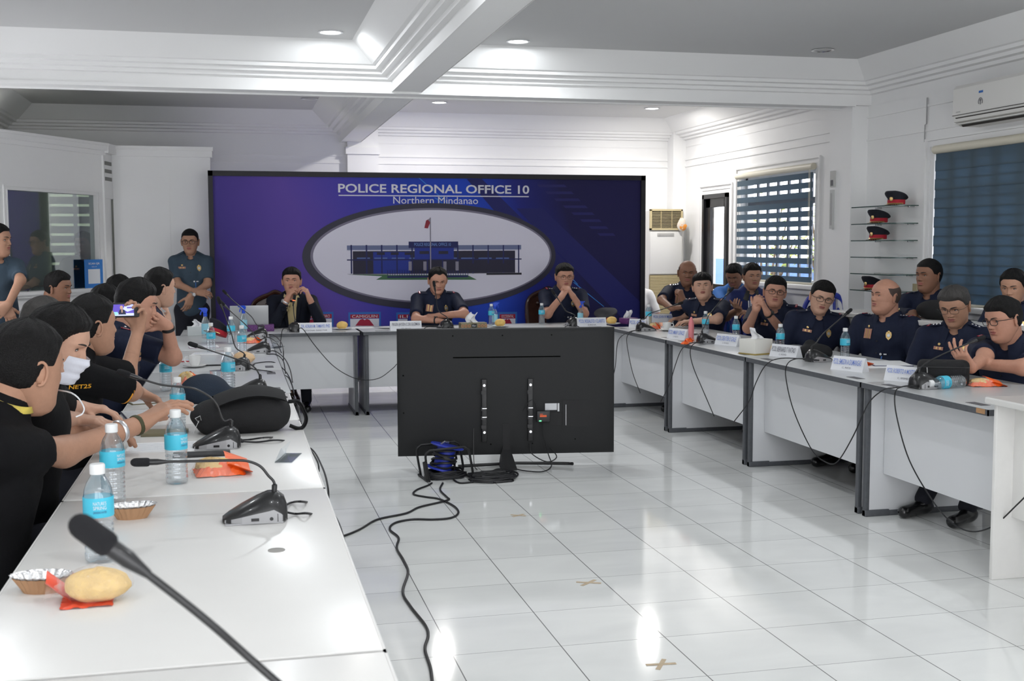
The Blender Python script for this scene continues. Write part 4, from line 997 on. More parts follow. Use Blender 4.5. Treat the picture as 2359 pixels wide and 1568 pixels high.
# diagonal streaks of the print
def pq(pts, y): return [(bp(u, v)[0], y, bp(u, v)[1]) for u, v in pts]
t = MB()
for q in ([(1190, 480), (1250, 480), (1480, 700), (1480, 740), (1440, 740)], [(1075, 412), (1110, 412), (1300, 600), (1330, 690), (1290, 660)]): t.add(pq(q, -.0015), [tuple(range(len(q)))], mi=0)
for k in range(8): q = [(1236+k*20, 425+k*16), (1300+k*16, 425+k*16), (1306+k*16, 431+k*16), (1242+k*20, 431+k*16)]; t.add(pq(q, -.0018), [(0, 1, 2, 3)], mi=1)
for u0, v0, u1, v1 in ((963, 409, 1035, 472), (1320, 650, 1390, 706), (1000, 455, 1060, 500), (1288, 612, 1330, 655)): t.add(pq([(u0, v0), (u0+3, v0), (u1+2, v1), (u1, v1)], -.002), [(0, 1, 2, 3)], mi=2)
put('printed_streaks', t, [mat('ink_deep', (.008, .010, .13), .6), mat('ink_bar', (.014, .014, .13), .6), mat('ink_streak', (.04, .25, .75), .6)], bd, smooth=False)
ce = bp(1000, 589); rx = bp(1266, 589)[0]-ce[0]; rz = (bp(1000, 484)[1]-bp(1000, 694)[1])/2
def oval(fx, fz, y, dx=0, dz=0): t = MB(); t.poly([(ce[0]+dx+(rx+fx)*math.cos(a), ce[1]+dz+(rz+fz)*math.sin(a)) for a in np.linspace(0, 2*PI, 90, endpoint=False)], .001, M=PLANE(y)); return t
put('oval_border', oval(.085, .075, -.004, -.02, -.005), mat('ink_oval_dark', (.022, .020, .045), .5), bd, smooth=False)
put('oval_rim', oval(.022, .018, -.006, -.004, .002), mat('ink_oval_grey', (.20, .18, .26), .5), bd, smooth=False)
put('oval_picture', oval(0, 0, -.008), mat('ink_pale_lilac', (.80, .78, .90), .6), bd, smooth=False)
t = MB(); Y_ = -.0105
def rect(u0, v0, u1, v1, mi, y=Y_): a = bp(u0, v1); c = bp(u1, v0); t.box((a[0], y, a[1]), (c[0], y+.001, c[1]), mi=mi)
rect(813, 577, 1186, 632, 0); rect(799, 595, 1201, 600, 1, Y_-.0006); rect(799, 564, 1200, 576, 2); 
for k in range(4): rect(799, 564+k*4, 1200, 565.4+k*4, 1, Y_-.0006)
for k in range(12): rect(808+k*35, 564, 810.5+k*35, 630, 1, Y_-.0008)
for k in range(9): rect(822+k*40, 593, 852+k*40, 596, 3, Y_-.0007)
rect(860, 580, 945, 630, 4, Y_-.0005); rect(955, 570, 1045, 597, 4, Y_-.0009); rect(941, 556, 1055, 571, 1, Y_-.0014)
for u in (966, 1010): rect(u, 578, u+22, 585, 0, Y_-.0012)
for u, v in ((900, 581), (932, 581), (868, 581)): rect(u, v, u+18, v+6, 0, Y_-.0012)
for u in (941, 975, 1021, 1049): rect(u, 602, u+7, 623, 5, Y_-.0012)
rect(800, 628, 1201, 631, 5, Y_-.0015); rect(1120, 628, 1201, 633, 6, Y_-.0016); rect(1070, 606, 1186, 626, 0, Y_-.0011)
rect(892, 634, 1078, 640, 1, Y_-.0018)
t.add(pq([(800, 632), (895, 632), (895, 641), (866, 644), (880, 636)], Y_-.0012), [(0, 1, 2, 3, 4)], mi=7); t.add(pq([(866, 644), (890, 633), (1076, 633), (1098, 644)], Y_-.001), [(0, 1, 2, 3)], mi=7)
for k in range(34): rect(892+k*5.6, 622, 893.2+k*5.6, 635, 1, Y_-.002)
rect(892, 620, 1078, 621.5, 1, Y_-.002); rect(990.5, 501, 992, 634, 5, Y_-.003)
t.add(pq([(977, 525), (981, 508), (991, 502), (990, 514), (985, 526)], Y_-.0032), [(0, 1, 2, 3, 4)], mi=8); t.add(pq([(985, 506), (991, 502), (991, 512)], Y_-.0035), [(0, 1, 2)], mi=5)
ptext('POLICE REGIONAL OFFICE 10', 954, 1038, 559, 566, Y_-.0022, 9)
put('building_picture', t, [mat('ink_building', (.020, .018, .045), .6), mat('ink_navy', (.012, .016, .11), .6), mat('ink_rail', (.17, .20, .36), .6), mat('ink_sill', (.10, .16, .42), .6), mat('ink_blue', (.015, .035, .30), .6), mat('ink_grey', (.30, .28, .36), .6), mat('ink_black', (.01, .01, .02), .6), mat('ink_green', (.06, .16, .08), .6), mat('ink_flag_red', (.30, .02, .04), .6), mat('ink_text_blue', (.20, .35, .80), .6)], bd, smooth=False)
t = MB()
for u0, u1, txt in ((690, 764, 'CAGAYAN DE ORO'), (807, 873, 'CAMIGUIN'), (917, 990, 'ILIGAN'), (1151, 1187, 'OCCIDENTAL')):
    rect(u0-4, 718, u1+4, 765, 1, -.003); rect(u0, 723, u1, 733.5, 2, -.004); rect(u0, 733.5, u1, 762, 0, -.004); ptext(txt, u0+4, u1-4, 725, 731.5, -.0055, 0)
    cu = (u0+u1)/2; w_ = (u1-u0)*.33
    t.add(pq([(cu-w_, 750), (cu-w_*.5, 736), (cu-w_*.2, 734), (cu, 737), (cu+w_*.2, 734), (cu+w_*.5, 736), (cu+w_, 750)], -.0056), [tuple(range(7))], mi=2)
put('province_signs', t, [INK, INKB, mat('ink_red', (.42, .012, .05), .6)], bd, smooth=False)
for x in (.6, BW/2, BW-.6): t = MB(); t.box((x-.03, .05, 0), (x+.03, .10, BH)); t.box((x-.03, .05, 0), (x+.03, .45, .03)); put('rear_support', t, mat('raw_timber', (.4, .28, .16), .8), bd, smooth=False)

# ---- partitions and booth on the left ----------------------------
GREYW = WHITE
t = MB(); PY = 12.05
a = at(487, 500, y=PY)[0]; b_ = at(262, 500, y=PY)[0]; 
t.box((b_, PY, 0), (a, PY+.10, 2.42)); t.box((b_, PY-.03, 2.37), (a+.02, PY+.13, 2.44)); t.box((b_, PY-.045, 2.43), (a+.03, PY+.14, 2.47)); 
c = at(397, 500, y=PY)[0]; t.box((c-.004, PY-.012, 0), (a-.0, PY, 2.24)); t.box((b_+.02, PY-.006, 0), (c-.02, PY, 2.22))
t.box((a-.08, PY+.10, 0), (a-.02, YN-.01, 2.36))
o = struct('wall_partition', t, WHITE)
C0 = at(232, 335, z=2.45); C1 = at(0, 305, z=2.45); dv = C1-C0; dv[2] = 0; dv = dv/np.linalg.norm(dv); nv = np.array([-dv[1], dv[0], 0]); 
if np.dot(nv, -C0[:2].tolist()+[0] if False else np.array([-C0[0], -C0[1], 0])) < 0: nv = -nv
O = np.array([C0[0], C0[1], 0.0]); LB = (O[0]-XL)/(-dv[0])
Mb = BAS(O, dv, -nv, [0, 0, 1])        # local x along the face towards the left, y into the booth
def booth_u(u, v):                      # photo point -> (s, z) on the booth face
    d = _R*(u-1179.5)/FPX-_U*(v-784)/FPX+_F; t_ = np.dot(O-CAM, nv)/np.dot(d, nv); p = CAM+d*t_; return np.dot(p-O, dv), p[2]
s0, zt = booth_u(222, 478); s1, zt2 = booth_u(13, 405); sb, zb = booth_u(225, 662)
zt = (zt+zt2)/2
t = MB(); T_ = .08
t.box((-.02, 0, 0), (LB, T_, zb-.0), M=Mb); t.box((-.02, 0, zt), (LB, T_, 2.38), M=Mb); t.box((-.02, 0, zb), (s0, T_, zt), M=Mb); t.box((s1, 0, zb), (LB, T_, zt), M=Mb)
for z0, z1, q in ((2.36, 2.40, .03), (2.40, 2.45, .06), (2.445, 2.47, .075)): t.box((-.03, -q, z0), (LB, T_+.05, z1), M=Mb)
for z0, z1, q in ((zb-.03, zb, .07), (zb-.055, zb-.03, .045), (zb-.16, zb-.14, .03), (zb-.2, zb-.18, .02)): t.box((-.02, -q, z0), (LB, 0, z1), M=Mb)
for q, e in ((.0, .014), (.03, .010)): 
    t.box((s0-q-.012, -e, zb), (s0-q, 0, zt+q), M=Mb); t.box((s1+q, -e, zb), (s1+q+.012, 0, zt+q), M=Mb); t.box((s0-q-.012, -e, zt+q), (s1+q+.012, 0, zt+q+.012), M=Mb)
bo = struct('wall_booth', t, WHITE)
t = MB(); t.box((s0, T_*.4, zb), (s1, T_*.4+.006, zt), M=Mb)
BG = bpy.data.materials.new('booth_glass'); BG.use_nodes = True; nt = BG.node_tree; nt.nodes.clear(); o_ = nt.nodes.new('ShaderNodeOutputMaterial'); mx = nt.nodes.new('ShaderNodeMixShader'); tr = nt.nodes.new('ShaderNodeBsdfTransparent'); gl = nt.nodes.new('ShaderNodeBsdfGlossy')
tr.inputs[0].default_value = (.72, .76, .76, 1); gl.inputs['Roughness'].default_value = .01; gl.inputs[0].default_value = (.8, .85, .85, 1); mx.inputs[0].default_value = .22
nt.links.new(tr.outputs[0], mx.inputs[1]); nt.links.new(gl.outputs[0], mx.inputs[2]); nt.links.new(mx.outputs[0], o_.inputs[0]); put('booth_window_pane', t, BG, bo, smooth=False)
# short return face between booth corner and partition
E1 = np.array([b_, PY, 0]); E0 = np.array([O[0]+.02, O[1], 0]); dx_ = E1-E0; Ls = np.linalg.norm(dx_); dx_ /= Ls; nx_ = np.array([dx_[1], -dx_[0], 0]); Ms = BAS(E0, dx_, -nx_, [0, 0, 1])
t = MB(); t.box((0, 0, 0), (Ls, .04, 1.05), M=Ms); t.box((0, 0, 1.95), (Ls, .04, 2.38), M=Ms); t.box((0, 0, 1.05), (.03, .04, 1.95), M=Ms); t.box((.03, .02, 1.05), (Ls, .03, 1.95), M=Ms); t.box((0, -.05, 2.38), (Ls, .06, 2.47), M=Ms); struct('trim_13', t, WHITE)
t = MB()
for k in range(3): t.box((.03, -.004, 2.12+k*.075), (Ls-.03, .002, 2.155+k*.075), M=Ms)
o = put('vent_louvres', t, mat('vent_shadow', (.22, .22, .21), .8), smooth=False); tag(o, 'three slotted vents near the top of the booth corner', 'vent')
# glowing stand-in on the far wall for blinds reflected in the booth glass
t = MB(); wy = YN-.03; x0 = at(128, 540, y=wy)[0]; x1 = at(222, 540, y=wy)[0]
r = root('blind_reflection', ((x0+x1)/2, wy, 0), 0, 'glowing stand-in for a striped blind reflected in the booth glass', 'blind'); hx = (x1-x0)/2+.04
t.box((-hx, .0, 1.0), (hx, .012, 2.35)); put('window_light', t, mat('reflection_glow', (.6, .65, .55), .6, emit=(.75, .85, .6), estr=.6), r, smooth=False)
t = MB()
for k in range(13): z = 1.0+k*.105; t.box((-hx-.01, -.012, z), (hx+.01, -.004, z+.078))
t.box((-.02, -.014, 1.0), (.02, -.003, 2.35)); put('fabric_bands', t, mat('blind_reflection_cloth', (.60, .63, .62), .8), r, smooth=False)
# stand-up sign taped to the booth glass (its code is left out)
q0, z0 = booth_u(191, 668); q1, z1 = booth_u(230, 597)
t = MB(); t.box((min(q0, q1), -.03, z0), (max(q0, q1), -.024, z1), M=Mb, mi=0); qc = (q0+q1)/2; hwq = abs(q1-q0)/2
SH = z1-z0; t.box((qc-hwq*.66, -.032, z0+.20*SH), (qc+hwq*.66, -.0305, z0+.68*SH), M=Mb, mi=1)
Mt = BAS(O+dv*qc+nv*.034+np.array([0, 0, z0+.86*SH]), -dv, [0, 0, 1], nv); text_on(t, 'SCAN QR', hwq*1.25, .075*SH, Mt, 1, .02); Mt = Mt.copy(); Mt[2, 3] -= .10*SH; text_on(t, 'SIGN UP', hwq*.55, .010, Mt, 1)
o = put('counter_sign', t, [mat('sign_blue', (.02, .20, .62), .4), mat('sign_white', (.75, .78, .82), .5)], smooth=False); tag(o, 'blue SCAN QR sign with a white square on the booth window sill', 'sign')
t = MB(); s2, z2 = booth_u(62, 668); s3, _ = booth_u(92, 668); P = lambda s_, y, z: tuple(O+dv*s_-nv*y+np.array([0, 0, z]))
t.tube(spline([P(s2+.05, -.05, zb+.006), P(s2, -.05, zb+.03), P((s2+s3)/2, -.05, zb+.045), P(s3, -.05, zb+.04), P(s3-.04, -.05, zb+.008)], 6), .004, 6); o = put('sill_cable', t, CAB); tag(o, 'black cable looping along the booth window sill', 'cable')

# ---- floor standing air conditioner ------------------------------
a0 = at(1498, 480, y=12.9); a1 = at(1578, 480, y=12.9); aw = a1[0]-a0[0]
ac = root('floor_air_conditioner', (a0[0], 12.9, 0), 0, 'tall white floor-standing air conditioner beside the backdrop', 'air conditioner')
ACW = mat('aircon_plastic', (.74, .73, .70), .4); ACB = mat('aircon_beige', (.60, .50, .28), .5); ACD = mat('aircon_dark', (.05, .045, .04), .6)
t = MB(); t.box((0, .03, 0), (aw, .36, 1.895), bev=.012); t.box((.002, 0, 1.14), (aw-.03, .035, 1.645), bev=.006); put('cabinet', t, ACW, ac)
t = MB()
for a_, b2 in (((0, -.01, 1.66), (aw-.03, .03, 1.68)), ((0, -.01, 1.885), (aw-.03, .03, 1.905)), ((0, -.01, 1.66), (.018, .03, 1.9)), ((aw-.05, -.01, 1.66), (aw-.03, .03, 1.9))): t.box(a_, b2)
put('outlet_frame', t, ACB, ac, smooth=False)
t = MB(); t.box((.015, .01, 1.67), (aw-.045, .03, 1.89), mi=1)
for k in range(12): t.box((.015, -.005, 1.685+k*.0175), (aw-.045, .005, 1.690+k*.0175), mi=0)
for k in (1, 2): t.box((aw*.31*k, -.002, 1.67), (aw*.31*k+.006, .008, 1.89), mi=0)
put('outlet_louvres', t, [ACB, ACD], ac, smooth=False)
t = MB(); t.box((.0, -.008, .05), (aw-.03, .03, 1.13), mi=1)
for k in range(60): t.box((.0, -.012, .06+k*.0178), (aw-.03, .0, .07+k*.0178), mi=0)
put('intake_grille', t, [ACB, mat('aircon_shade', (.30, .24, .12), .6)], ac, smooth=False)
t = MB(); t.box((.09, -.004, 1.585), (.30, .002, 1.625), bev=.002); 
for k in range(4): t.cyl((.12+k*.045, -.008, 1.605), (.12+k*.045, -.003, 1.605), .008, n=10)
put('control_panel', t, mat('aircon_panel', (.45, .44, .42), .4), ac)
t = MB(); t.ell((aw-.05, -.03, 1.72), (.055, .03, .075), 12, 9, noise=.12, seed=2, mi=0); t.ell((aw-.04, -.04, 1.70), (.045, .025, .045), 12, 9, noise=.15, seed=5, mi=1); o = put('hanging_pouch', t, [mat('clear_pouch', (.78, .70, .60), .3), mat('orange_pouch', (.85, .33, .06), .4)]); o.location = (a0[0], 12.9, 0); tag(o, 'small orange and clear pouch hanging on the air conditioner grille', 'pouch')

# ---- split air conditioner ---------------------------------------
sx = XN; y1, z_ = at(2194, 272, x=XN-.225)[1:]; sac = root('split_air_conditioner', (sx, y1, z_-.06), -PI/2, 'white wall-mounted split air conditioner above the second window', 'air conditioner')
t = MB(); prof = [(0, .29), (-.20, .285), (-.222, .26), (-.225, .08), (-.21, .03), (-.15, 0), (0, 0)]
t.loft([[(x, y, z) for y, z in prof] for x in (0, .95)]); put('housing', t, ACW, sac, angle=30)
t = MB(); t.add([(.03, -.2235, .058), (.92, -.2235, .058), (.92, -.158, -.005), (.03, -.158, -.005)], [(0, 1, 2, 3)]); t.box((0, -.228, .072), (.95, -.22, .076)); put('air_outlet', t, ACD, sac, smooth=False)
t = MB(); t.box((.03, -.225, .008), (.92, -.185, .014), M=TR(rx=-.0)); put('outlet_flap', t, ACW, sac, smooth=False)
t = MB(); 
t.box((.300, -.2275, .20), (.345, -.2255, .215), mi=0); t.tube([(.32+.022*math.cos(a), -.227, .14+.026*math.sin(a)) for a in np.linspace(-.6, PI+.6, 14)], .0022, 5, mi=1); t.tube([(.32, -.227, .12), (.32, -.227, .155)], .003, 5, mi=1); t.ell((.32, -.227, .15), (.010, .001, .008), 8, 5, mi=1)
text_on(t, 'INVERTER', .05, .008, BAS(np.array([.07, -.2275, .095]), [1, 0, 0], [0, 0, 1], [0, -1, 0]), 1); put('sticker', t, [BLUEP, mat('sticker_grey', (.15, .15, .16), .5)], sac)
t = MB(); t.tube([(XN-.012, 8.10, 2.62), (XN-.012, 8.10, 2.42), (XN-.012, 8.12, 2.41), (XN-.012, 8.12, 2.28)], .005, 6); o = put('wall_cable', t, mat('grey_cable', (.35, .35, .35), .6)); tag(o, 'thin cable running down the wall left of the split air conditioner', 'cable')

# ---- glass shelves and peaked caps -------------------------------
SG = mat('shelf_glass', (.45, .55, .52), .05, trans=.0, alpha=.35, spec=.8); SGE = mat('shelf_glass_edge', (.05, .09, .08), .15)
SHZ = [at(2045, v, x=XN-.14)[2] for v in (475, 515, 554, 593, 632, 671)]
SHL = ['glass wall shelf holding a cap, topmost', 'glass wall shelf with a cap, second from the top', 'glass wall shelf with a cap, third from the top', 'empty glass wall shelf, third from the bottom', 'empty glass wall shelf, second from the bottom', 'lowest glass wall shelf with a cap']
def mk_shelf():
    r = root('glass_shelf', (0, 0, 0), 0, 'x', 'shelf'); a = MB(); a.box((-.24, 0, -.003), (0, .60, .003)); put('shelf_pane', a, SG, r, smooth=False)
    a = MB(); a.box((-.243, 0, -.004), (-.239, .60, .004)); a.box((-.24, -.003, -.004), (0, .001, .004)); put('polished_edge', a, SGE, r, smooth=False)
    for y in (.06, .54): a = MB(); a.box((-.05, y-.01, -.012), (0, y+.01, .0045), bev=.002); put('clip', a, STEEL, r)
    return r
ksh = Kit(mk_shelf); CAPB = mat('cap_navy', (.008, .009, .016), .8); PEAK = mat('cap_peak', (.006, .006, .007), .15, coat=.5)
for z, lb in zip(SHZ, SHL): ksh.place((XN, 8.20, z), 0, lb, 'glass wall shelves')
def mk_cap():
    """peaked service cap; its peak points to local +x"""
    r = root('peaked_cap', (0, 0, 0), 0, 'x', 'cap')
    a = MB(); n = 28; rings = []
    for i, (rr_, z, tilt) in enumerate([(.098, .035, 0), (.100, .062, .004), (.124, .084, .026), (.134, .098, .042), (.128, .108, .048), (.09, .114, .044), (.03, .116, .02)]): rings.append([(rr_*1.04*math.cos(2*PI*k/n), rr_*.94*math.sin(2*PI*k/n), z+tilt*math.cos(2*PI*k/n)+.012*abs(math.sin(2*PI*k/n))) for k in range(n)])
    a.loft(rings); put('crown', a, CAPB, r)
    a = MB(); a.lathe([(.094, .012), (.101, .014), (.1025, .048), (.10, .062)], n, sx=1.04, sy=.94); put('band', a, REDC, r)
    a = MB(); P = []
    for i in range(5):
        q = i/4; P.append([((.098+.062*q)*1.04*math.cos(t)+(.0), (.098+.012*q)*.94*math.sin(t), .018-.020*q*math.cos(t)) for t in np.linspace(-1.25, 1.25, 15)])
    a.grid(P, mi=0); a.grid([[(x, y, z-.003) for x, y, z in row][::-1] for row in P], mi=0); put('peak', a, PEAK, r)
    a = MB(); a.tube([(.106*math.cos(t), .100*math.sin(t), .020) for t in np.linspace(-1.35, 1.35, 14)], .005, 6); a.ell((.112, 0, .070), (.008, .022, .026), 10, 8)
    for t in np.linspace(-.8, .8, 9): a.ell((.150*math.cos(t)*1.0, .108*math.sin(t), .014-.012*math.cos(t)), (.010, .008, .002), 6, 4)
    put('gold_trim', a, GOLD, r); return r
KCAP = Kit(mk_cap)
for (u, v, zi, rz), lb in zip(((2062, 474, 0, PI+.5), (2022, 514, 1, PI+.35), (2020, 553, 2, PI+.3), (2008, 670, 5, PI+.2)), ('navy and red peaked cap on the top glass shelf', 'navy and red peaked cap on the second glass shelf', 'navy and red peaked cap on the third glass shelf', 'peaked cap on the lowest glass shelf, half hidden by a bald head')):
    p = at(u, v, z=SHZ[zi]); p = at(u, v, x=XN-.13); KCAP.place((XN-.12, p[1], SHZ[zi]+.004), rz, lb, 'peaked caps on the shelves').scale = (.70, .70, .72)
t = MB(); p = at(1921, 420, x=5.12-.001); t.box((5.10, p[1]-.035, p[2]-.04), (5.12, p[1]+.035, p[2]+.10), mi=0); t.box((5.097, p[1]-.02, p[2]-.03), (5.1, p[1]+.02, p[2]+.02), mi=1); o = put('thermostat', t, [mat('thermostat_grey', (.5, .5, .48), .5), GROM], smooth=False); tag(o, 'small grey wall controller on the white pillar', 'wall controller')
t = MB(); p = at(1919, 482, x=5.12); t.box((5.10, p[1]-.025, p[2]-.17), (5.12, p[1]+.025, p[2]+.17), mi=0); t.box((5.098, p[1]-.012, p[2]-.14), (5.1, p[1]+.012, p[2]+.14), mi=1); o = put('wall_thermometer', t, [mat('thermo_grey', (.55, .56, .55), .5), mat('thermo_scale', (.4, .4, .4), .5)], smooth=False); tag(o, 'long narrow thermometer plate on the white pillar under the controller', 'thermometer')

# unseen tube lamp added to brighten the booth interior
t = MB(); c0 = O-nv*.9+dv*.6; t.box((c0[0]-.5, c0[1]-.02, 2.62), (c0[0]+.1, c0[1]+.03, 2.66)); o = put('booth_fill_lamp', t, mat('fill_lamp_glow', (1, 1, 1), .5, emit=(1, 1, .96), estr=30), smooth=False); tag(o, 'added tube lamp that brightens the booth interior, unseen behind its fascia', 'lamp')
# ================================================================= things on the tables
def onx(u, v, dz=0.0):
    p = at(u, v, z=TH)
    if p[1] > 10.66: p = at(u, v, y=10.62)      # keep to the depth of the head table
    return (p[0], p[1], TH+dz)
# ---- microphones --------------------------------------------------
MICB = mat('mic_black', (.012, .012, .013), .3, coat=.2); MICS = mat('mic_silver', (.36, .36, .37), .4, .3); MICF = mat('mic_foam', (.010, .010, .012), .95, bump=.4, bscale=600); LEDR = mat('red_ring_light', (1, .05, .02), .4, emit=(1, .06, .02), estr=14)
def microphone(base, rz, path, label, cables=(), lit=False, sc=1.0, hr=.0115, sr=.0038):
    """base: point on the table under the middle of the foot; +x local points to the user; path: world points of the gooseneck from foot to head"""
    r = root('gooseneck_microphone', base, rz, label, 'microphone', 'table microphones')
    def sec(x, w_, h, hb): return [(x, -w_, .004), (x, -w_, hb), (x, -w_*.80, hb+(h-hb)*.62), (x, -w_*.35, h), (x, w_*.35, h), (x, w_*.80, hb+(h-hb)*.62), (x, w_, hb), (x, w_, .004)]
    b = MB(); b.loft([sec(-.082, .030, .040, .012), sec(-.074, .046, .064, .016), (sec(-.055, .054, .078, .026)), sec(-.03, .057, .078, .034), sec(0, .058, .066, .030), sec(.04, .056, .046, .022), sec(.075, .046, .026, .014), sec(.092, .026, .014, .009)], M=TR(s=sc)); put('foot', b, MICB, r, angle=50)
    b = MB()
    for s_ in (-1, 1):
        xs = np.array([-.078, -.066, -.045, -.03, 0, .04, .066, .086]); wy = np.interp(xs, [-.082, -.074, -.055, -.03, 0, .04, .075, .092], [.030, .046, .054, .057, .058, .056, .046, .026])+.0014; zt_ = np.array([.008, .024, .038, .035, .030, .022, .016, .012])
        P = [[(x*sc, s_*w_*sc, .003*sc) for x, w_ in zip(xs, wy)], [(x*sc, s_*w_*sc, z*sc) for x, w_, z in zip(xs, wy, zt_)]]; b.grid(P if s_ > 0 else P[::-1], mi=0)
        b.box((-.005*sc, s_*.0592*sc, .010*sc), (.016*sc, s_*.0605*sc, .018*sc), mi=1); b.cyl((-.038*sc, s_*.0575*sc, .014*sc), (-.038*sc, s_*.0590*sc, .014*sc), .005*sc, n=10, mi=1)
    b.box((-.07*sc, -.056*sc, 0), (.085*sc, .056*sc, .0045*sc), bev=.002); put('side_trim', b, [MICS, MICB], r, smooth=False)
    cz, sz = math.cos(-rz), math.sin(-rz); B = np.array(base, float)
    loc = lambda p: (lambda d: (d[0]*cz-d[1]*sz, d[0]*sz+d[1]*cz, d[2]))(np.array(p, float)-B)
    st = (-.048*sc, 0, .072*sc); pts = spline([st, (st[0], 0, st[2]+.03)]+[loc(p) for p in path], 8)
    b = MB(); n = len(pts); b.tube(pts, [sr*2.0*sc if i < 7 else sr*sc for i in range(n)], 12); put('gooseneck', b, MICB, r)
    e = np.array(pts[-1]); d = nrm(e-np.array(pts[-3])); b = MB()
    b.tube([e-d*.045*sc, e-d*.02*sc, e+d*.0*sc], [sr*1.1*sc, hr*.72*sc, hr*.75*sc], 18, mi=0)
    if lit: b.tube([e, e+d*.008], [hr, hr], 12, mi=1)
    b.tube([e+d*(.008 if lit else 0), e+d*.003*sc, e+d*.008*sc, e+d*.035*sc, e+d*.041*sc, e+d*.046*sc, e+d*.049*sc, e+d*.050*sc], [hr*.75*sc, hr*.98*sc, hr*1.05*sc, hr*1.03*sc, hr*.95*sc, hr*.72*sc, hr*.4*sc, hr*.05*sc], 20, mi=2); put('capsule', b, [MICB, LEDR, MICF], r)
    for c in cables:
        b = MB(); q = [loc(p) for p in c]; q = [(-.07*sc, q[0][1]*.3, .018)]+q; b.tube([q[0], tuple((np.array(q[0])*.7+np.array(q[1])*.3))], .006, 8); b.tube(spline(q, 7), .0034*sc**.3, 6); put('cable', b, CAB, r)
    return r
def tb(*px): return [at(u, v, z=TH+.0045) for u, v in px]
def hx(x, *px): return [at(u, v, x=x) for u, v in px]
def hy(y, *px): return [at(u, v, y=y) for u, v in px]
B = onx(592, 1197); y = B[1]
microphone(B, PI, hy(y, (618, 1095), (600, 1074), (575, 1063), (545, 1060), (440, 1062), (345, 1064)), 'black gooseneck microphone bent level over the second white table, nearest one in focus', [tb((672, 1157), (705, 1156))+hx(.30, (752, 1168), (778, 1200), (797, 1262), (800, 1300), (812, 1335)), tb((680, 1183), (715, 1183))+hx(.29, (765, 1200), (785, 1230), (797, 1275), (803, 1320))])
B = onx(503, 1030); y = B[1]
microphone(B, PI, hy(y, (515, 968), (500, 932), (478, 910), (440, 893))+hy(y-.02, (372, 886), (300, 864)), 'gooseneck microphone in front of the black camera bag, its stem bending left behind the hand', [tb((575, 1012), (625, 1007))+hx(.30, (690, 1012), (715, 1035), (732, 1065), (735, 1085)), tb((590, 1018), (650, 1014))+hx(.30, (715, 1032), (742, 1075), (755, 1120), (757, 1165))])
B = onx(578, 908); y = B[1]
microphone(B, PI, hy(y, (600, 868), (590, 850), (572, 836), (540, 825), (455, 797)), 'gooseneck microphone behind the camera bag, leaning left over the coffee cup', [tb((635, 902), (655, 903))+hx(.30, (676, 915), (688, 940), (693, 970)), tb((640, 913), (660, 914))+hx(.30, (683, 935), (694, 975))])
B = onx(545, 852); y = B[1]
microphone(B, PI-.3, hy(y, (543, 800), (532, 765), (518, 725), (508, 700)), 'gooseneck microphone standing steeply beside the packed bun, its head before the blue backdrop', [tb((590, 836), (630, 834))+hx(.30, (655, 852), (668, 872), (675, 895)), tb((585, 850), (625, 856))+hx(.30, (660, 866), (672, 885), (677, 905))])
B = onx(596, 812); y = B[1]
microphone(B, PI, hy(y, (594, 782), (580, 763), (560, 742), (535, 720), (517, 703)), 'gooseneck microphone on the grey left table behind the packed bun, fifth from the camera', [tb((620, 808), (635, 809))+hx(.30, (655, 825), (668, 850), (674, 880)), tb((615, 815), (635, 816))+hx(.30, (652, 830), (658, 860))])
B = onx(594, 776); y = B[1]
microphone(B, PI, hy(y, (592, 748), (580, 730), (560, 712), (535, 690), (522, 677)), 'gooseneck microphone by the purple tissue box at the far end of the left row', [tb((612, 770), (628, 771))+hx(.30, (643, 782), (652, 800), (653, 830)), tb((608, 776), (622, 778))+hx(.30, (638, 790), (648, 812))], sc=.95)
for base, pth, lb, lit, cbs in (((675, 751), [(677, 722), (676, 700), (677, 692)], 'microphone with a red glowing ring before the man in the dark suit', True, [hy(10.075, (697, 757), (725, 795), (765, 840), (805, 866), (840, 875), (875, 870), (905, 848), (914, 838)), hy(10.075, (653, 757), (648, 775), (645, 800))]),
                                ((1012, 751), [(1010, 715), (1005, 685), (1001, 660)], 'upright microphone before the grey-templed officer in the middle, in front of his eye', False, [hy(10.08, (1040, 752), (1050, 760), (1054, 775)), hy(10.08, (985, 753), (975, 760), (970, 775))]),
                                ((1310, 749), [(1304, 716), (1290, 695), (1278, 678)], 'microphone before the officer with clasped hands', False, [hy(10.08, (1328, 750), (1336, 755), (1338, 770)), hy(10.08, (1303, 752), (1300, 757), (1298, 770))])):
    B = onx(*base); B = (B[0], 10.28, TH); microphone(B, PI/2, hy(10.24, *pth), lb, cbs, lit, sc=1.1)
B = onx(1487, 762); y = B[1]
microphone(B, .15, hy(y, (1484, 735), (1497, 722), (1520, 714), (1562, 700)), 'gooseneck microphone at the far end of the right row beside the first coffee cup', [hx(3.29, (1450, 764), (1428, 778), (1421, 800), (1418, 840), (1412, 870)), hx(3.29, (1455, 764), (1444, 778), (1447, 810), (1458, 860), (1475, 905))], sc=1.0)
B = onx(1630, 790); y = B[1]
microphone(B, .15, hy(y, (1624, 750), (1632, 728), (1652, 702), (1680, 672)), 'gooseneck microphone on the right row beside the pink bottle', [hx(3.29, (1590, 791), (1570, 805), (1556, 840), (1542, 885), (1522, 925)), hx(3.29, (1598, 792), (1590, 810), (1597, 845), (1620, 900), (1645, 958))])
B = onx(1885, 832); y = B[1]
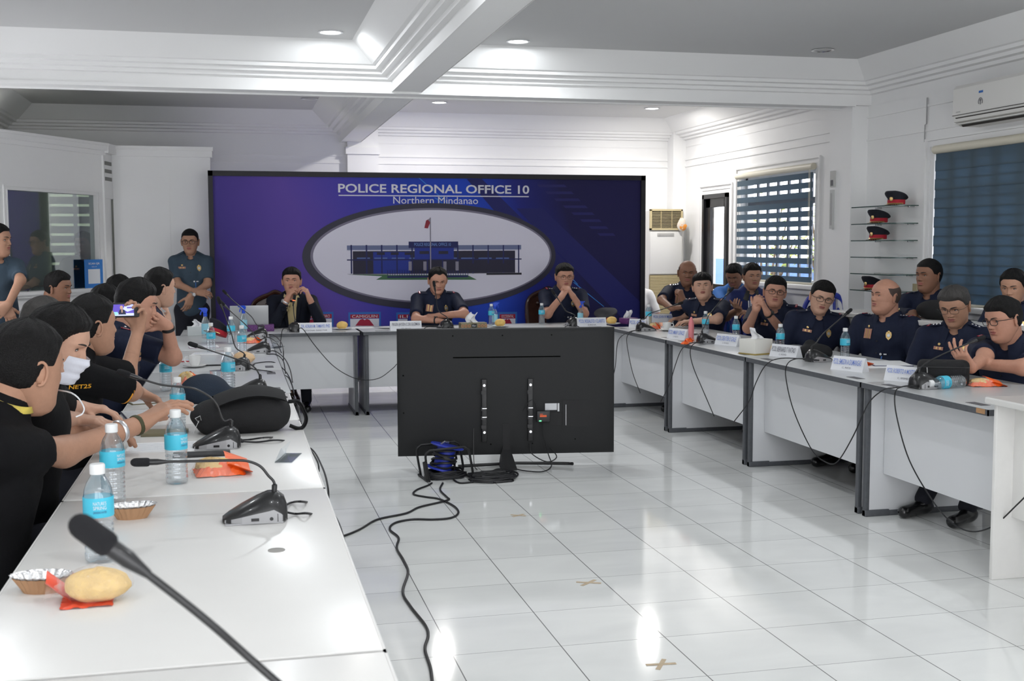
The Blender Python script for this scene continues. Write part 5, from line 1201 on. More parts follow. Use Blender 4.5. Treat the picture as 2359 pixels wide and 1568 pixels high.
microphone(B, .12, hy(y, (1880, 790), (1893, 772), (1915, 752), (1950, 722)), 'gooseneck microphone on the right row before the officer leaning over in thick glasses', [hx(3.29, (1800, 825), (1765, 840), (1742, 880), (1725, 925), (1690, 972)), hx(3.29, (1835, 826), (1812, 842), (1812, 880), (1830, 950), (1870, 1035), (1905, 1065), (1930, 1062), (1965, 1005), (2000, 930), (2035, 898), (2060, 893))+tb((2090, 889), (2112, 888))])
B = onx(2135, 893); y = B[1]
microphone(B, .12, hy(y, (2110, 858), (2135, 835), (2180, 812), (2250, 783)), 'nearest gooseneck microphone of the right row, in front of the black pouch', [hx(3.29, (2080, 890), (2062, 905), (2066, 960), (2095, 1060), (2150, 1155), (2195, 1205), (2240, 1224), (2290, 1210), (2340, 1165), (2385, 1120))], sc=1.1)
# the blurred one next to the camera
h = at(215, 1262, y=1.20); b1 = np.array([.165, 1.18, TH])
microphone(tuple(b1), PI, [np.array([.208, 1.19, .86]), at(620, 1555, y=1.22), at(480, 1432, y=1.21), at(340, 1322, y=1.2), at(258, 1262, y=1.2)], 'out-of-focus gooseneck microphone sweeping across the lower left foreground', [], hr=.0125, sr=.0042)

# ---- bottles -------------------------------------------------------
PET = bpy.data.materials.new('clear_bottle'); PET.use_nodes = True; nt = PET.node_tree; nt.nodes.clear(); o_ = nt.nodes.new('ShaderNodeOutputMaterial'); mx = nt.nodes.new('ShaderNodeMixShader'); tr = nt.nodes.new('ShaderNodeBsdfTransparent'); gl = nt.nodes.new('ShaderNodeBsdfGlossy'); fr = nt.nodes.new('ShaderNodeLayerWeight'); mm = nt.nodes.new('ShaderNodeMapRange')
fr.inputs['Blend'].default_value = .35; mm.inputs['To Min'].default_value = .10; mm.inputs['To Max'].default_value = .75; nt.links.new(fr.outputs['Facing'], mm.inputs['Value']); tr.inputs[0].default_value = (.90, .93, .95, 1); gl.inputs['Roughness'].default_value = .06; gl.inputs[0].default_value = (.85, .88, .9, 1)
nt.links.new(mm.outputs[0], mx.inputs[0]); nt.links.new(tr.outputs[0], mx.inputs[1]); nt.links.new(gl.outputs[0], mx.inputs[2]); nt.links.new(mx.outputs[0], o_.inputs[0])
CAPW = mat('bottle_cap_white', (.75, .76, .76), .45); LBL = mat('label_cyan', (.06, .50, .68), .4); LBT = mat('label_print', (.75, .78, .82), .5); LBD = mat('label_navy', (.05, .07, .22), .5)
def mk_bottle():
    r = root('water_bottle', (0, 0, 0), 0, 'x', 'bottle'); k = .2
    b = MB(); prof = [(.001, .003), (.022, .001), (.030, .006), (.031, .018)]
    for i in range(6): z = .022+i*.012; prof += [(.0305, z), (.0288, z+.004), (.0305, z+.008)]
    prof += [(.0305, .098), (.0312, .10), (.0312, .142), (.0300, .146), (.0285, .157), (.023, .172), (.0155, .184), (.0132, .190), (.0132, .196)]
    b.lathe(prof, 24); put('bottle_body', b, PET, r, angle=60)
    b = MB(); b.lathe([(.0145, .189), (.0155, .190), (.0155, .2085), (.014, .211), (.001, .211)], 28, wob=lambda k, i: .03 if k % 2 else 0); put('cap', b, CAPW, r)
    b = MB(); b.lathe([(.0316, .100), (.0318, .101), (.0318, .141), (.0316, .142)], 24, mi=0)
    for a0 in (-PI/2, PI/2+.3):
        for txt, z, h_, m_ in (("NATURE'S", .131, .0075, 1), ('SPRING', .1215, .0075, 1), ('DRINKING WATER', .112, .005, 2)):
            v, f = text_geo(txt); v = v.copy(); lo = v.min(0); hi = v.max(0); wd = .027; x = (v[:, 0]-(lo[0]+hi[0])/2)*wd/(hi[0]-lo[0]); zz = (v[:, 1]-lo[1])*h_/(hi[1]-lo[1])+z-h_/2; a = a0+x/.032
            b.add(np.stack([.0323*np.cos(a), .0323*np.sin(a), zz], 1), f, mi=m_)
    put('label', b, [LBL, LBT, LBD], r, angle=60)
    return r
KB = Kit(mk_bottle)
bott = [(262, 1160, 1.12, .9, 'water bottle in front of the bare elbow on the near white table'), (231, 1292, 1.12, .2, 'water bottle nearest the camera, behind the blurred microphone head'), (408, 1113, 1.12, .9, 'water bottle between the bracelet arm and the snack bag'),
        (411, 985, 1.0, 1.4, 'water bottle under the outstretched hand with the bracelets'), (383, 900, 1.0, .3, 'water bottle behind the wrist, beside the orange snack wrapper'), (527, 905, 1.12, .8, 'water bottle standing left of the bag among the microphones, behind the bag'),
        (487, 812, 1.0, 0, 'water bottle standing before the navy and red peaked cap'), (558, 820, 1.0, .5, 'water bottle beside the packed bun on the left row'), (533, 792, 1.0, 1.8, 'water bottle at the left corner of the silver laptop'),
        (1248, 741, .95, 0, 'water bottle left of the officer with clasped hands'), (1132, 741, .95, .4, 'water bottle beside the hand spray on the head table'), (1494, 751, .95, 1, 'water bottle at the corner where the right row meets the head table'),
        (1625, 772, .95, .4, 'water bottle behind the steep microphone and the pink bottle'), (1695, 787, .95, .8, 'water bottle left of the cream tissue box'), (1797, 812, .95, 1.1, 'water bottle right of the cream tissue box'), (1946, 830, 1.0, .2, 'water bottle between the two officers beside the orange wrapper')]
for u, v, s_, a, lb in bott:
    p = onx(u, v); o = KB.place(p, a, lb, 'water bottles'); o.scale = (s_,)*3
o = KB.place((at(2218, 878, z=TH+.03)[0], at(2218, 878, z=TH+.03)[1], TH+.031), 0, 'water bottle lying on its side next to the black pouch', 'water bottles'); o.rotation_euler = (0, -PI/2+.0, .2)
# spray bottles
SPB = mat('spray_blue', (.01, .07, .60), .35); LQ = mat('pale_label', (.30, .62, .75), .4)
def mk_spray():
    r = root('spray_bottle', (0, 0, 0), 0, 'x', 'bottle')
    b = MB(); b.lathe([(.001, .002), (.026, .001), (.029, .008), (.029, .11), (.024, .13), (.014, .155), (.012, .165)], 20, sy=.75); put('bottle_body', b, PET, r, angle=60)
    b = MB(); b.lathe([(.0285, .03), (.0296, .031), (.0296, .105), (.0285, .106)], 20, sy=.76); put('label', b, LQ, r)
    b = MB(); b.lathe([(.014, .16), (.015, .161), (.015, .182), (.010, .186)], 16); b.loft([[(-.012, -.008, .183), (.010, -.008, .183), (.010, .008, .183), (-.012, .008, .183)], [(-.020, -.009, .20), (.016, -.009, .20), (.016, .009, .20), (-.020, .009, .20)], [(-.036, -.008, .215), (.020, -.008, .215), (.020, .008, .215), (-.036, .008, .215)], [(-.036, -.006, .224), (.006, -.006, .226), (.006, .006, .226), (-.036, .006, .224)]])
    b.tube(spline([(-.020, 0, .205), (-.030, 0, .190), (-.034, 0, .172)], 4), .005, 7); b.cyl((-.036, 0, .219), (-.046, 0, .219), .006, n=8); put('trigger_head', b, SPB, r, angle=40)
    return r
ks = Kit(mk_spray)
for u, v, a, s_, lb in ((474, 778, 0, 1.1, 'blue-topped spray bottle left of the peaked cap'), (562, 766, .4, 1.05, 'blue-topped spray bottle in front of the silver laptop'), (1140, 742, PI, .95, 'blue-topped spray bottle right of the patterned tissue box'), (1337, 741, PI, .95, 'blue-topped spray bottle before the officer with clasped hands')):
    o = ks.place(onx(u, v), a, lb, 'spray bottles'); o.scale = (s_,)*3
# pink bottle
b = MB(); b.lathe([(.001, .0), (.022, .001), (.022, .13), (.016, .150), (.010, .172), (.004, .180), (.001, .182)], 18); o = put('pink_bottle', b, mat('pink_plastic', (.80, .25, .27), .35, alpha=.85)); o.location = onx(1592, 782); tag(o, 'tall pink plastic bottle on the right row', 'bottle')

# ---- name plates ----------------------------------------------------
PLW = mat('plate_white', (.74, .75, .78), .4); INKN = mat('plate_ink_blue', (.13, .22, .60), .5); INKG = mat('plate_ink_grey', (.10, .10, .13), .5)
def plate(u, v, rz, t1, t2, label, W=.28, H=.082, x=None, y=None, grey=False):
    p = onx(u, v)
    if y: p = (at(u, 700, y=y)[0], y, TH)
    r = root('name_plate', p, rz, label, 'name plate', 'name plates on the tables')
    b = MB(); d = .035; b.loft([[(x_, -d, 0), (x_, -d+.003, .002), (x_, -.004, H), (x_, .004, H), (x_, d, 0)] for x_ in (-W/2, W/2)]); put('folded_card', b, PLW, r, smooth=False)
    b = MB(); up_ = nrm([0, d-.004, H]); M = BAS(np.array([0, -d/2-.003, H*.62])+np.cross([1, 0, 0], up_)*.0025*1, [1, 0, 0], up_, np.cross([1, 0, 0], up_)); 
    text_on(b, t1, W*.88, H*.42, M, 0, .003)
    if t2: M = BAS(np.array([0, -d*.8, H*.20])+np.cross([1, 0, 0], up_)*.0025, [1, 0, 0], up_, np.cross([1, 0, 0], up_)); text_on(b, t2, W*.28 if len(t2) < 14 else W*.7, H*.14, M, 1)
    put('lettering', b, [INKG if grey else INKN, INKG], r, smooth=False); return r
plate(726, 752, 0, 'DR. ADRIAN M. TAMAYO, PHD', 'REGIONAL DIRECTOR', 'white name plate with blue letters before the man in the suit', y=10.20)
plate(934, 752, 0, 'PBGEN JAYSEN C DE GUZMAN', 'RD, PRO10', 'white name plate with grey letters before the middle officer', y=10.20, grey=True)
plate(1362, 748, 0, 'PCOL ROSALITO I CLARITO', 'DRDA', 'white name plate with blue letters before the officer with clasped hands', y=10.20)
plate(1530, 742, -.25, 'PCOL JOHN W MUSWAN', '', 'blue-lettered name plate lying behind the bottle at the far right corner', W=.24)
RZ = -PI/2+.34
plate(1470, 755, -PI/2+.9, 'PCOL ADRIEN', 'C, RMD', 'small white name plate behind the farthest microphone of the right row', W=.16)
plate(1563, 780, RZ-.02, 'PCOL MARY GRACE', 'C, RLDDD', 'white name plate left of the pink bottle', W=.22)
plate(1678, 795, RZ-.02, 'PCOL DEXTER E GALE', 'C, RCADD', 'white name plate left of the cream tissue box', W=.24)
plate(1810, 822, RZ-.0, 'PCOL BERNARD T RATAO', 'C, RIDMD', 'white name plate with grey letters right of the cream tissue box', W=.24, grey=True)
plate(1957, 853, RZ+.05, 'PCOL EMISON A DUMANGAS', 'C, RICD', 'white name plate near the bald officer and his papers', W=.23)
plate(2087, 878, RZ+.08, 'PCOL ROBERTO A MOSTOLES JR', 'C, RPSMD', 'white name plate nearest the camera, left of the black pouch', W=.24)

# ---- tissue boxes ---------------------------------------------------
TIS = mat('tissue_paper', (.82, .82, .84), .9)
def tissue(mb, h, s_=1, seed=0):
    rg = random.Random(seed); P = []
    for i in range(7):
        t = i/6; P.append([((x*.045*(1-.45*t)+.018*math.sin(4*t+seed)+.006*math.sin(9*x+seed))*s_, (.012*math.sin(5*x+3*t+seed)+.008*t)*s_, h+t*.062*s_+.010*math.cos(3*x+seed)*t*s_) for x in np.linspace(-1, 1, 11)])
    mb.grid(P); mb.grid([[(x, y+.004, z) for x, y, z in row][::-1] for row in P])
def tbox(u, v, rz, W, D, H, m, label, base=None, pat=None, s_=1.0, y=None, seed=0):
    p = onx(u, v)
    if y: p = (at(u, 700, y=y)[0], y, TH)
    r = root('tissue_box', p, rz, label, 'tissue box', 'tissue boxes')
    b = MB(); b.box((-W/2, -D/2, .0), (W/2, D/2, H), bev=.003); put('carton', b, m, r, angle=30)
    b = MB()
    if base: b.box((-W/2-.003, -D/2-.003, 0), (W/2+.003, D/2+.003, .010))
    if pat:
        for k in range(8):
            if k in (3, 4): continue
            x = -W*.44+k*W*.126; b.tube([(x+.009*math.cos(a), -D/2-.0012, H*.5+.012*math.sin(a)) for a in np.linspace(0, 2*PI, 12)], .0022, 5)
        b.box((-.024, -D/2-.002, H*.22), (.024, -D/2-.0006, H*.85), mi=1); text_on(b, 'Elan', .032, .016, BAS(np.array([0, -D/2-.003, H*.53]), [1, 0, 0], [0, 0, 1], [0, -1, 0]), 2)
    if base or pat: put('printed_pattern', b, [base or pat, BLK, LBT], r, smooth=False)
    b = MB(); tissue(b, H-.004, s_, seed); put('tissue', b, TIS, r); return r
tbox(1741, 815, .35, .17, .15, .105, mat('cream_card', (.70, .69, .64), .5), 'tall cream tissue box with a gold base on the right row', base=mat('gold_card', (.35, .26, .07), .4), s_=1.15, seed=1)
PURP = mat('purple_card', (.13, .035, .17), .5); PURL = mat('purple_light', (.24, .10, .30), .5)
tbox(600, 762, .0, .235, .12, .058, PURP, 'purple patterned tissue box at the far end of the left row', pat=PURL, s_=1.3, seed=2)
tbox(1089, 752, .0, .24, .12, .055, mat('olive_card', (.22, .20, .12), .5), 'orange patterned tissue box on the head table', pat=mat('orange_dots', (.75, .26, .12), .5), s_=1.35, y=10.25, seed=3)
tbox(1448, 745, .5, .15, .11, .055, PURP, 'small purple tissue box where the head table meets the right row', pat=PURL, s_=1.1, seed=4)
tbox(452, 772, .1, .14, .11, .075, mat('white_card', (.62, .66, .66), .5), 'white tissue box left of the spray bottle on the left row', s_=.9, seed=6)

# ---- cups, plates, buns ---------------------------------------------
CER = mat('white_ceramic', (.78, .78, .77), .12, coat=.3); BUN = mat('yellow_bun', (.78, .52, .16), .65, var=.25, scale=22, bump=.2, bscale=60); COF = mat('coffee', (.05, .02, .01), .1)
def mk_cup():
    r = root('coffee_cup', (0, 0, 0), 0, 'x', 'cup')
    b = MB(); b.lathe([(.001, .012), (.024, .012), (.026, .016), (.036, .045), (.039, .075), (.0365, .075), (.034, .048), (.023, .02), (.001, .019)], 26); put('cup_body', b, CER, r, angle=60)
    b = MB(); b.tube(spline([(-.036, 0, .066), (-.058, 0, .064), (-.062, 0, .046), (-.048, 0, .030), (-.031, 0, .028)], 5), .0042, 8); put('handle', b, CER, r)
    b = MB(); b.lathe([(.001, .002), (.030, .001), (.045, .006), (.072, .014), (.073, .0155), (.045, .009), (.028, .006), (.001, .006)], 28); put('saucer', b, CER, r, angle=60)
    return r
kc = Kit(mk_cup)
kc.place(onx(449, 846), 0, 'white coffee cup on a saucer in the left row', 'coffee cups'); kc.place(onx(1536, 762), PI, 'white coffee cup on a saucer at the far end of the right row', 'coffee cups')
def mk_plate():
    r = root('small_plate', (0, 0, 0), 0, 'x', 'plate'); b = MB(); b.lathe([(.001, .003), (.045, .002), (.085, .012), (.086, .0145), (.05, .006), (.001, .006)], 28); put('dish', b, CER, r, angle=60); return r
kp = Kit(mk_plate)
def mk_bun():
    r = root('bread_bun', (0, 0, 0), 0, 'x', 'bun'); b = MB(); b.ell((0, 0, .034), (.050, .046, .036), 22, 12, noise=.03, seed=3); put('crust', b, BUN, r); return r
kb = Kit(mk_bun)
for u, y_, lb in ((788, 10.42, 'beside the name plate of the man in the suit'), (1152, 10.36, 'right of the patterned tissue box'), (1409, 10.40, 'right of the name plate of the officer with clasped hands')):
    x_ = at(u, 745, y=y_)[0]; kp.place((x_, y_, TH), 0, 'saucer under the bun '+lb, 'small plates'); kb.place((x_, y_, TH+.006), 0, 'round yellow bun '+lb, 'buns on plates')
x_ = at(893, 745, y=10.45)[0]; kp.place((x_, 10.45, TH), 0, 'white plate left of the name plate with grey letters', 'small plates'); p = onx(1588, 770); kp.place(p, 0, 'white plate before the forearms of the officer looking up', 'small plates')
# white pots on head table
for u, y_, lb in ((744, 10.5, 'small white pot behind the left name plate'), (1358, 10.5, 'small white lid-topped pot behind the right name plate')):
    b = MB(); b.lathe([(.001, 0), (.026, .001), (.036, .02), (.037, .055), (.03, .06), (.001, .062)], 22); o = put('white_pot', b, CER); o.location = (at(u, 740, y=y_)[0], y_, TH); tag(o, lb, 'pot', 'white pots')
# wrapped buns and snack packs
FILM = bpy.data.materials.new('cling_film'); FILM.use_nodes = True; nt = FILM.node_tree; nt.nodes.clear(); o_ = nt.nodes.new('ShaderNodeOutputMaterial'); mx = nt.nodes.new('ShaderNodeMixShader'); tr = nt.nodes.new('ShaderNodeBsdfTransparent'); gl = nt.nodes.new('ShaderNodeBsdfPrincipled')
gl.inputs['Base Color'].default_value = (.85, .80, .78, 1); gl.inputs['Roughness'].default_value = .15; mx.inputs[0].default_value = .16; nt.links.new(tr.outputs[0], mx.inputs[1]); nt.links.new(gl.outputs[0], mx.inputs[2]); nt.links.new(mx.outputs[0], o_.inputs[0])
CRUMB = mat('shredded_bread', (.80, .52, .18), .8, var=.35, scale=45, bump=.5, bscale=90); PINKW = mat('red_wrapper', (.80, .10, .05), .3); ORW = mat('orange_wrapper', (.88, .13, .015), .35)
def crinkle(mb, cx, cy, W, D, H, seed, mi=0, lift=0):
    rg = np.random.RandomState(seed); n = 15; P = []
    for i in range(n):
        row = []
        for j in range(n):
            a = (i/(n-1)-.5)*2; b = (j/(n-1)-.5)*2; z = H*max(0, (1-a**4))*max(0, (1-b**4))*(.75+.25*rg.rand())+lift+.004*rg.rand()
            row.append((cx+a*W*(1+.08*rg.rand()), cy+b*D*(1+.08*rg.rand()), z))
        P.append(row)
    mb.grid(P, mi=mi)
def wrapped(p, rz, sc, label, seed, bun_m=CRUMB, wrap=PINKW):
    r = root('wrapped_bun', p, rz, label, 'bun'); b = MB(); b.ell((0, 0, .036*sc), (.066*sc, .045*sc, .035*sc), 26, 14, noise=.045, seed=seed); put('bread', b, bun_m, r)
    b = MB(); b.ell((0, 0, .038*sc), (.076*sc, .054*sc, .039*sc), 22, 12, noise=.07, seed=seed+5); b.grid([[(-.07*sc-.03*t*sc, (q-.5)*.10*sc*(.4+t), (.035+.015*math.sin(7*q+3*t))*sc) for q in np.linspace(0, 1, 7)] for t in np.linspace(0, 1, 4)]); put('plastic_wrap', b, FILM, r)
    b = MB(); crinkle(b, -.02*sc, 0, .05*sc, .042*sc, .004*sc, seed, lift=.0006); b.grid([[(-.05*sc-.05*t*sc, (.05-.06*q)*sc, (.01+.045*t+.01*math.sin(6*q))*sc) for q in np.linspace(0, 1, 6)] for t in np.linspace(0, 1, 4)]); put('printed_wrapper', b, wrap, r); return r
wrapped(onx(225, 1385), .05, 1.02, 'shredded-topped bun in clear film nearest the camera', 1)
wrapped(onx(562, 838), -.5, 1.1, 'pale bun in clear film behind the standing microphone of the left row', 2, mat('soft_bread', (.80, .52, .25), .7, var=.2, scale=20), mat('clear_print', (.75, .72, .70), .4))
def snack(p, rz, W, D, H, label, seed, cream=True):
    r = root('snack_pack', p, rz, label, 'snack pack', 'orange snack packs'); b = MB(); crinkle(b, 0, 0, W/2, D/2, H, seed, 0, .001); b.grid([[(W*.15+W*.5*t, (q-.5)*D*1.25, H*(.9-.7*t)+.012*math.sin(5*q+seed)+.004) for q in np.linspace(0, 1, 8)] for t in np.linspace(0, 1, 6)], mi=0); put('orange_wrapper', b, ORW, r, smooth=False)
    if cream: b = MB(); b.ell((-W*.12, 0, H*.62), (W*.38, D*.40, H*.52), 18, 10, noise=.08, seed=seed); put('bread', b, CRUMB, r); b = MB(); crinkle(b, -W*.15, -D*.1, W*.42, D*.45, H*1.15, seed+1, 0, .002); put('clear_film', b, FILM, r)
    return r
snack(onx(505, 1088), .1, .155, .15, .045, 'opened orange and cream snack pack beside the bottle on the white table', 3)
snack(onx(437, 892), .3, .12, .12, .075, 'orange snack pack behind the navy cap on the left row', 4); snack(onx(580, 790), .5, .10, .09, .04, 'orange and white snack pack between the bottles at the far left row', 8)
snack(onx(1508, 758), .2, .10, .07, .05, 'orange and white snack pack behind the farthest right microphone', 5); snack(onx(1586, 788), -.2, .06, .06, .03, 'small orange wrapper left of the pink bottle', 6, False)
snack(onx(1787, 815), .2, .09, .08, .06, 'orange snack pack behind the grey-lettered name plate', 7); snack(onx(1965, 842), .1, .17, .10, .03, 'flat orange wrapper under the bottle of the bald officer', 9, False)
snack(onx(1578, 793), .1, .05, .05, .02, 'orange scrap beside the name plate left of the pink bottle', 11, False)
snack(onx(2265, 888), -.15, .16, .11, .035, 'orange snack pack nearest the camera on the right row', 10)
for u, v, lb in ((2272, 893, 'brown paper tray'),): pass
# foil cups
FOIL = mat('foil', (.75, .75, .76), .22, 1.0, bump=.3, bscale=120); PAPB = mat('brown_card', (.42, .24, .13), .8)
def mk_foil():
    r = root('foil_cup', (0, 0, 0), 0, 'x', 'foil cup'); n = 44; wb = lambda k, i: (.05 if k % 2 else -.03)*(i >= 1)
    b = MB(); rings = []
    for rr_, z in ((.038, 0), (.046, .016), (.058, .034), (.064, .038)): rings.append([(rr_*(1+(.045 if k % 2 else -.03)*(z > 0))*math.cos(2*PI*k/n)*1.05, rr_*(1+(.045 if k % 2 else -.03)*(z > 0))*math.sin(2*PI*k/n)*.62, z) for k in range(n)])
    b.loft(rings[:3], cap=False); b.f.append(tuple(range(n))[::-1]); b.m.append(0); put('paper_outside', b, PAPB, r, smooth=False)
    b = MB(); b.loft([[(x*.985, y*.985, z+.0015) for x, y, z in q] for q in rings], cap=False); b.f.append(tuple(range(n))); b.m.append(0); put('foil_lining', b, FOIL, r, smooth=False); return r
kf = Kit(mk_foil); kf.place(onx(305, 1193), .1, 'empty foil-lined paper cup by the near bottle', 'foil cups'); kf.place(onx(97, 1362), -.15, 'foil-lined paper cup with crumbs left of the wrapped bun', 'foil cups')
b = MB(); rg = random.Random(3)
for k in range(14): b.ell((rg.uniform(-.03, .03), rg.uniform(-.015, .015), .012+.01*rg.random()), (.006, .004, .004), 6, 4)
o = put('crumbs', b, CRUMB); o.location = onx(97, 1362); tag(o, 'crumbs lying in the foil cup left of the wrapped bun', 'crumbs', None, 'stuff')
b = MB(); crinkle(b, 0, 0, .045, .028, .022, 12, 0, .001); o = put('red_wrapper', b, PINKW, smooth=False); q = onx(165, 1345); o.location = q; tag(o, 'crumpled red wrapper between the foil cup and the wrapped bun', 'wrapper')
# clear cup, clear sign holder
b = MB(); b.lathe([(.026, .001), (.03, .004), (.038, .085), (.0395, .086)], 22); o = put('clear_cup', b, PET); o.location = onx(500, 890); tag(o, 'clear plastic cup behind the navy cap', 'cup')
for u, v, a, lb in ((665, 1055, -.25, 'clear plastic sign holder lying near the edge of the white table'), (640, 800, -.3, 'clear plastic sign holder near the far end of the left row')):
    b = MB(); b.box((-.03, -.09, .0), (.03, .09, .0025)); b.box((-.03, .088, 0), (-.0275, .09, .02)); b.add([(-.03, -.09, .0025), (-.03, .09, .0025), (-.008, .09, .05), (-.008, -.09, .05)], [(0, 1, 2, 3)]); o = put('sign_holder', b, PET, smooth=False); o.location = onx(u, v); o.rotation_euler = (0, 0, a); tag(o, lb, 'sign holder')
# laptop
r = root('laptop', (at(575, 750, y=10.35)[0], 10.42, TH), 0, 'open silver laptop seen from behind at the left end of the head table', 'laptop'); LAP = mat('laptop_silver', (.50, .51, .52), .35, .5)
b = MB(); b.box((-.165, .01, 0), (.165, .235, .014), bev=.004); put('keyboard_base', b, LAP, r)
b = MB(); M = TR(0, .012, .014, rx=.22); b.box((-.165, -.006, 0), (.165, .0, .222), M=M, bev=.003); put('screen_lid', b, LAP, r)
# peaked cap on left table
KCAP.place((*onx(500, 790)[:2], TH+.058), PI+.5, 'navy and red peaked cap lying on the left row', 'peaked caps on the tables').rotation_euler = (0, -.42, PI+.5); KCAP.place((at(1395, 735, y=10.62)[0], 10.62, TH+.002), 1.0, 'peaked cap behind the bun of the officer with clasped hands', 'peaked caps on the tables').scale = (.9, .9, .9)
# books, papers, phones
PAPER = mat('white_paper', (.78, .79, .80), .8); LINE = mat('paper_lines', (.35, .38, .48), .8); REDN = mat('red_cover', (.45, .02, .03), .5); NVC = mat('navy_cover', (.015, .02, .08), .5); OLV = mat('olive_cover', (.17, .15, .09), .6)
def book(u, v, rz, W, D, H, cover, label, name='notebook', paper=True, dz=0, lines=True):
    r = root(name, onx(u, v, dz), rz, label, name.replace('_', ' ')); b = MB(); b.box((-W/2, -D/2, 0), (W/2, D/2, H), bev=min(.0015, H/3)); put('cover', b, cover, r)
    if paper:
        b = MB(); b.box((-W/2+.006, -D/2+.006, H), (W/2-.006, D/2-.006, H+.0035), mi=0)
        if lines:
            for k in range(9): b.box((-W/2+.015, -D/2+.02+k*(D-.04)/9, H+.0035), (W/2-.02, -D/2+.021+k*(D-.04)/9, H+.0038), mi=1)
        put('pages', b, [PAPER, LINE], r, smooth=False)
    return r
book(340, 955, .2, .21, .26, .003, NVC, 'open ruled notebook under the bracelet arm'); book(380, 1000, -.1, .17, .11, .014, OLV, 'olive pocket notebook under the forearm', paper=False); book(375, 1030, -.02, .26, .20, .001, PAPER, 'printed form lying beside the raised forearm', 'paper_form')
book(330, 925, .3, .15, .20, .004, OLV, 'small notebook under the dark hand with the orange cuff'); book(465, 1048, .02, .20, .085, .008, BLK, 'black tablet on the white table below the microphone', 'tablet', False)
book(418, 832, .1, .20, .12, .007, REDN, 'red-edged notebook beside the coffee cup'); book(495, 842, .02, .22, .05, .006, BLK, 'black folder right of the coffee cup', 'folder', False); book(470, 800, .1, .22, .16, .004, mat('lilac_cover', (.45, .36, .42), .6), 'lilac notebook before the crossed forearms'); book(490, 815, -.1, .28, .13, .003, PAPER, 'loose white papers on the left row beside the bottle', 'paper_sheets')
book(2045, 838, -.3, .24, .30, .004, NVC, 'navy folder with white papers before the bald officer', 'document_folder', lines=False); book(2010, 842, -.15, .21, .28, .001, PAPER, 'white sheet next to the navy folder', 'paper_sheet', False)
book(832, 748, .05, .22, .20, .002, PAPER, 'white paper lying between two sections of the head table', 'paper_sheet', False); book(1065, 748, -.7, .10, .22, .002, PAPER, 'white papers left of the orange patterned tissue box', 'paper_sheet', False)
book(985, 750, .0, .30, .08, .006, BLK, 'black folder under the middle microphone', 'folder', False); book(1660, 788, .1, .24, .10, .006, BLK, 'black tablet behind the second name plate from the far end', 'tablet', False); book(1915, 828, .1, .18, .10, .012, PAPER, 'folded white paper left of the bottle of the bald officer', 'paper_sheet', False)
# bags
BAGM = mat('black_nylon', (.0085, .0085, .0095), .8, bump=.3, bscale=400); NAVC = mat('navy_canvas', (.012, .022, .040), .85, bump=.3, bscale=300); ZIP = mat('zip_metal', (.45, .45, .45), .3, .9)
q = onx(585, 1000); r = root('camera_bag', (q[0]-.045, q[1]+.10, TH), .1, 'large black camera bag with a loop strap lying on the white table', 'bag')
s_ = SDF(); s_.ell((-.02, 0, .075), (.20, .12, .080), k=.04); s_.ell((.07, .0, .085), (.14, .12, .095), k=.04); s_.cap((-.14, -.04, .05), (.13, -.05, .07), .055, .065, k=.03); s_.cap((-.14, .05, .05), (.13, .06, .07), .055, .065, k=.03)
v, f = s_.mesh(.008); v[:, 2] = np.maximum(v[:, 2], .001+.0005*np.sin(40*v[:, 0])); v[:, 2] += .003*np.sin(30*v[:, 0]+20*v[:, 1])*(v[:, 2] > .03); b = MB(); b.add(v, f.tolist()); put('bag_body', b, BAGM, r, angle=None)
b = MB(); P = [[(x, y_, .178+.018*math.sin((x+.1)*9)-((y_)/.15)**2*.05-((x-.03)/.2)**2*.035) for x in np.linspace(-.12, .18, 13)] for y_ in np.linspace(-.12, .13, 11)]; b.grid(P); b.grid([[(x, y_, z-.006) for x, y_, z in row][::-1] for row in P]); put('top_flap', b, BAGM, r)
b = MB(); c = spline([(.20, -.02, .12), (.245, -.02, .115), (.275, -.03, .05), (.262, -.04, .012), (.235, -.05, .006), (.20, -.05, .02)], 6)
b.grid([[tuple(np.array(p)+np.array([0, dy, 0])) for dy in (-.016, .016)] for p in c]); b.grid([[tuple(np.array(p)*1.0+np.array([.004, dy, .002])) for dy in (.016, -.016)] for p in c]); b.tube(c, .0085, 8); put('loop_strap', b, BAGM, r); r.scale = (.93, .95, .95)
b = MB(); b.tube([(-.19, -.10, .06), (-.205, -.11, .08), (-.185, -.115, .09), (-.18, -.10, .07)], .002, 6); b.tube([(-.19, -.11, .07), (-.215, -.12, .02)], .0018, 5); put('zip_pull', b, ZIP, r)
q = onx(460, 935); r = root('cloth_cap', (q[0]+.02, q[1]+.16, TH), .4, 'dark navy cap lying behind the camera bag', 'cap'); s_ = SDF(); s_.ell((0, 0, .05), (.12, .10, .085), k=.03); s_.ell((.12, -.02, .03), (.10, .08, .03), k=.03); v, f = s_.mesh(.008); v[:, 2] = np.maximum(v[:, 2], .001); b = MB(); b.add(v, f.tolist()); put('crown', b, NAVC, r, angle=None)
b = MB(); crinkle(b, 0, 0, .04, .03, .02, 9, 0, .09); 
q = onx(2168, 890); r = root('zip_pouch', (q[0]+.05, q[1]+.06, TH), -.45, 'black padded zip pouch on the near end of the right row', 'pouch'); b = MB(); b.box((-.13, -.05, 0), (.13, .05, .135), bev=.028); put('pouch_body', b, BAGM, r, angle=None); b = MB(); b.tube([(-.125, -.051, .10), (.125, -.051, .10)], .0025, 5, mi=0); b.tube([(-.09, -.056, .098), (-.088, -.060, .07)], .003, 6, mi=1); put('zip', b, [BLK, ZIP], r)
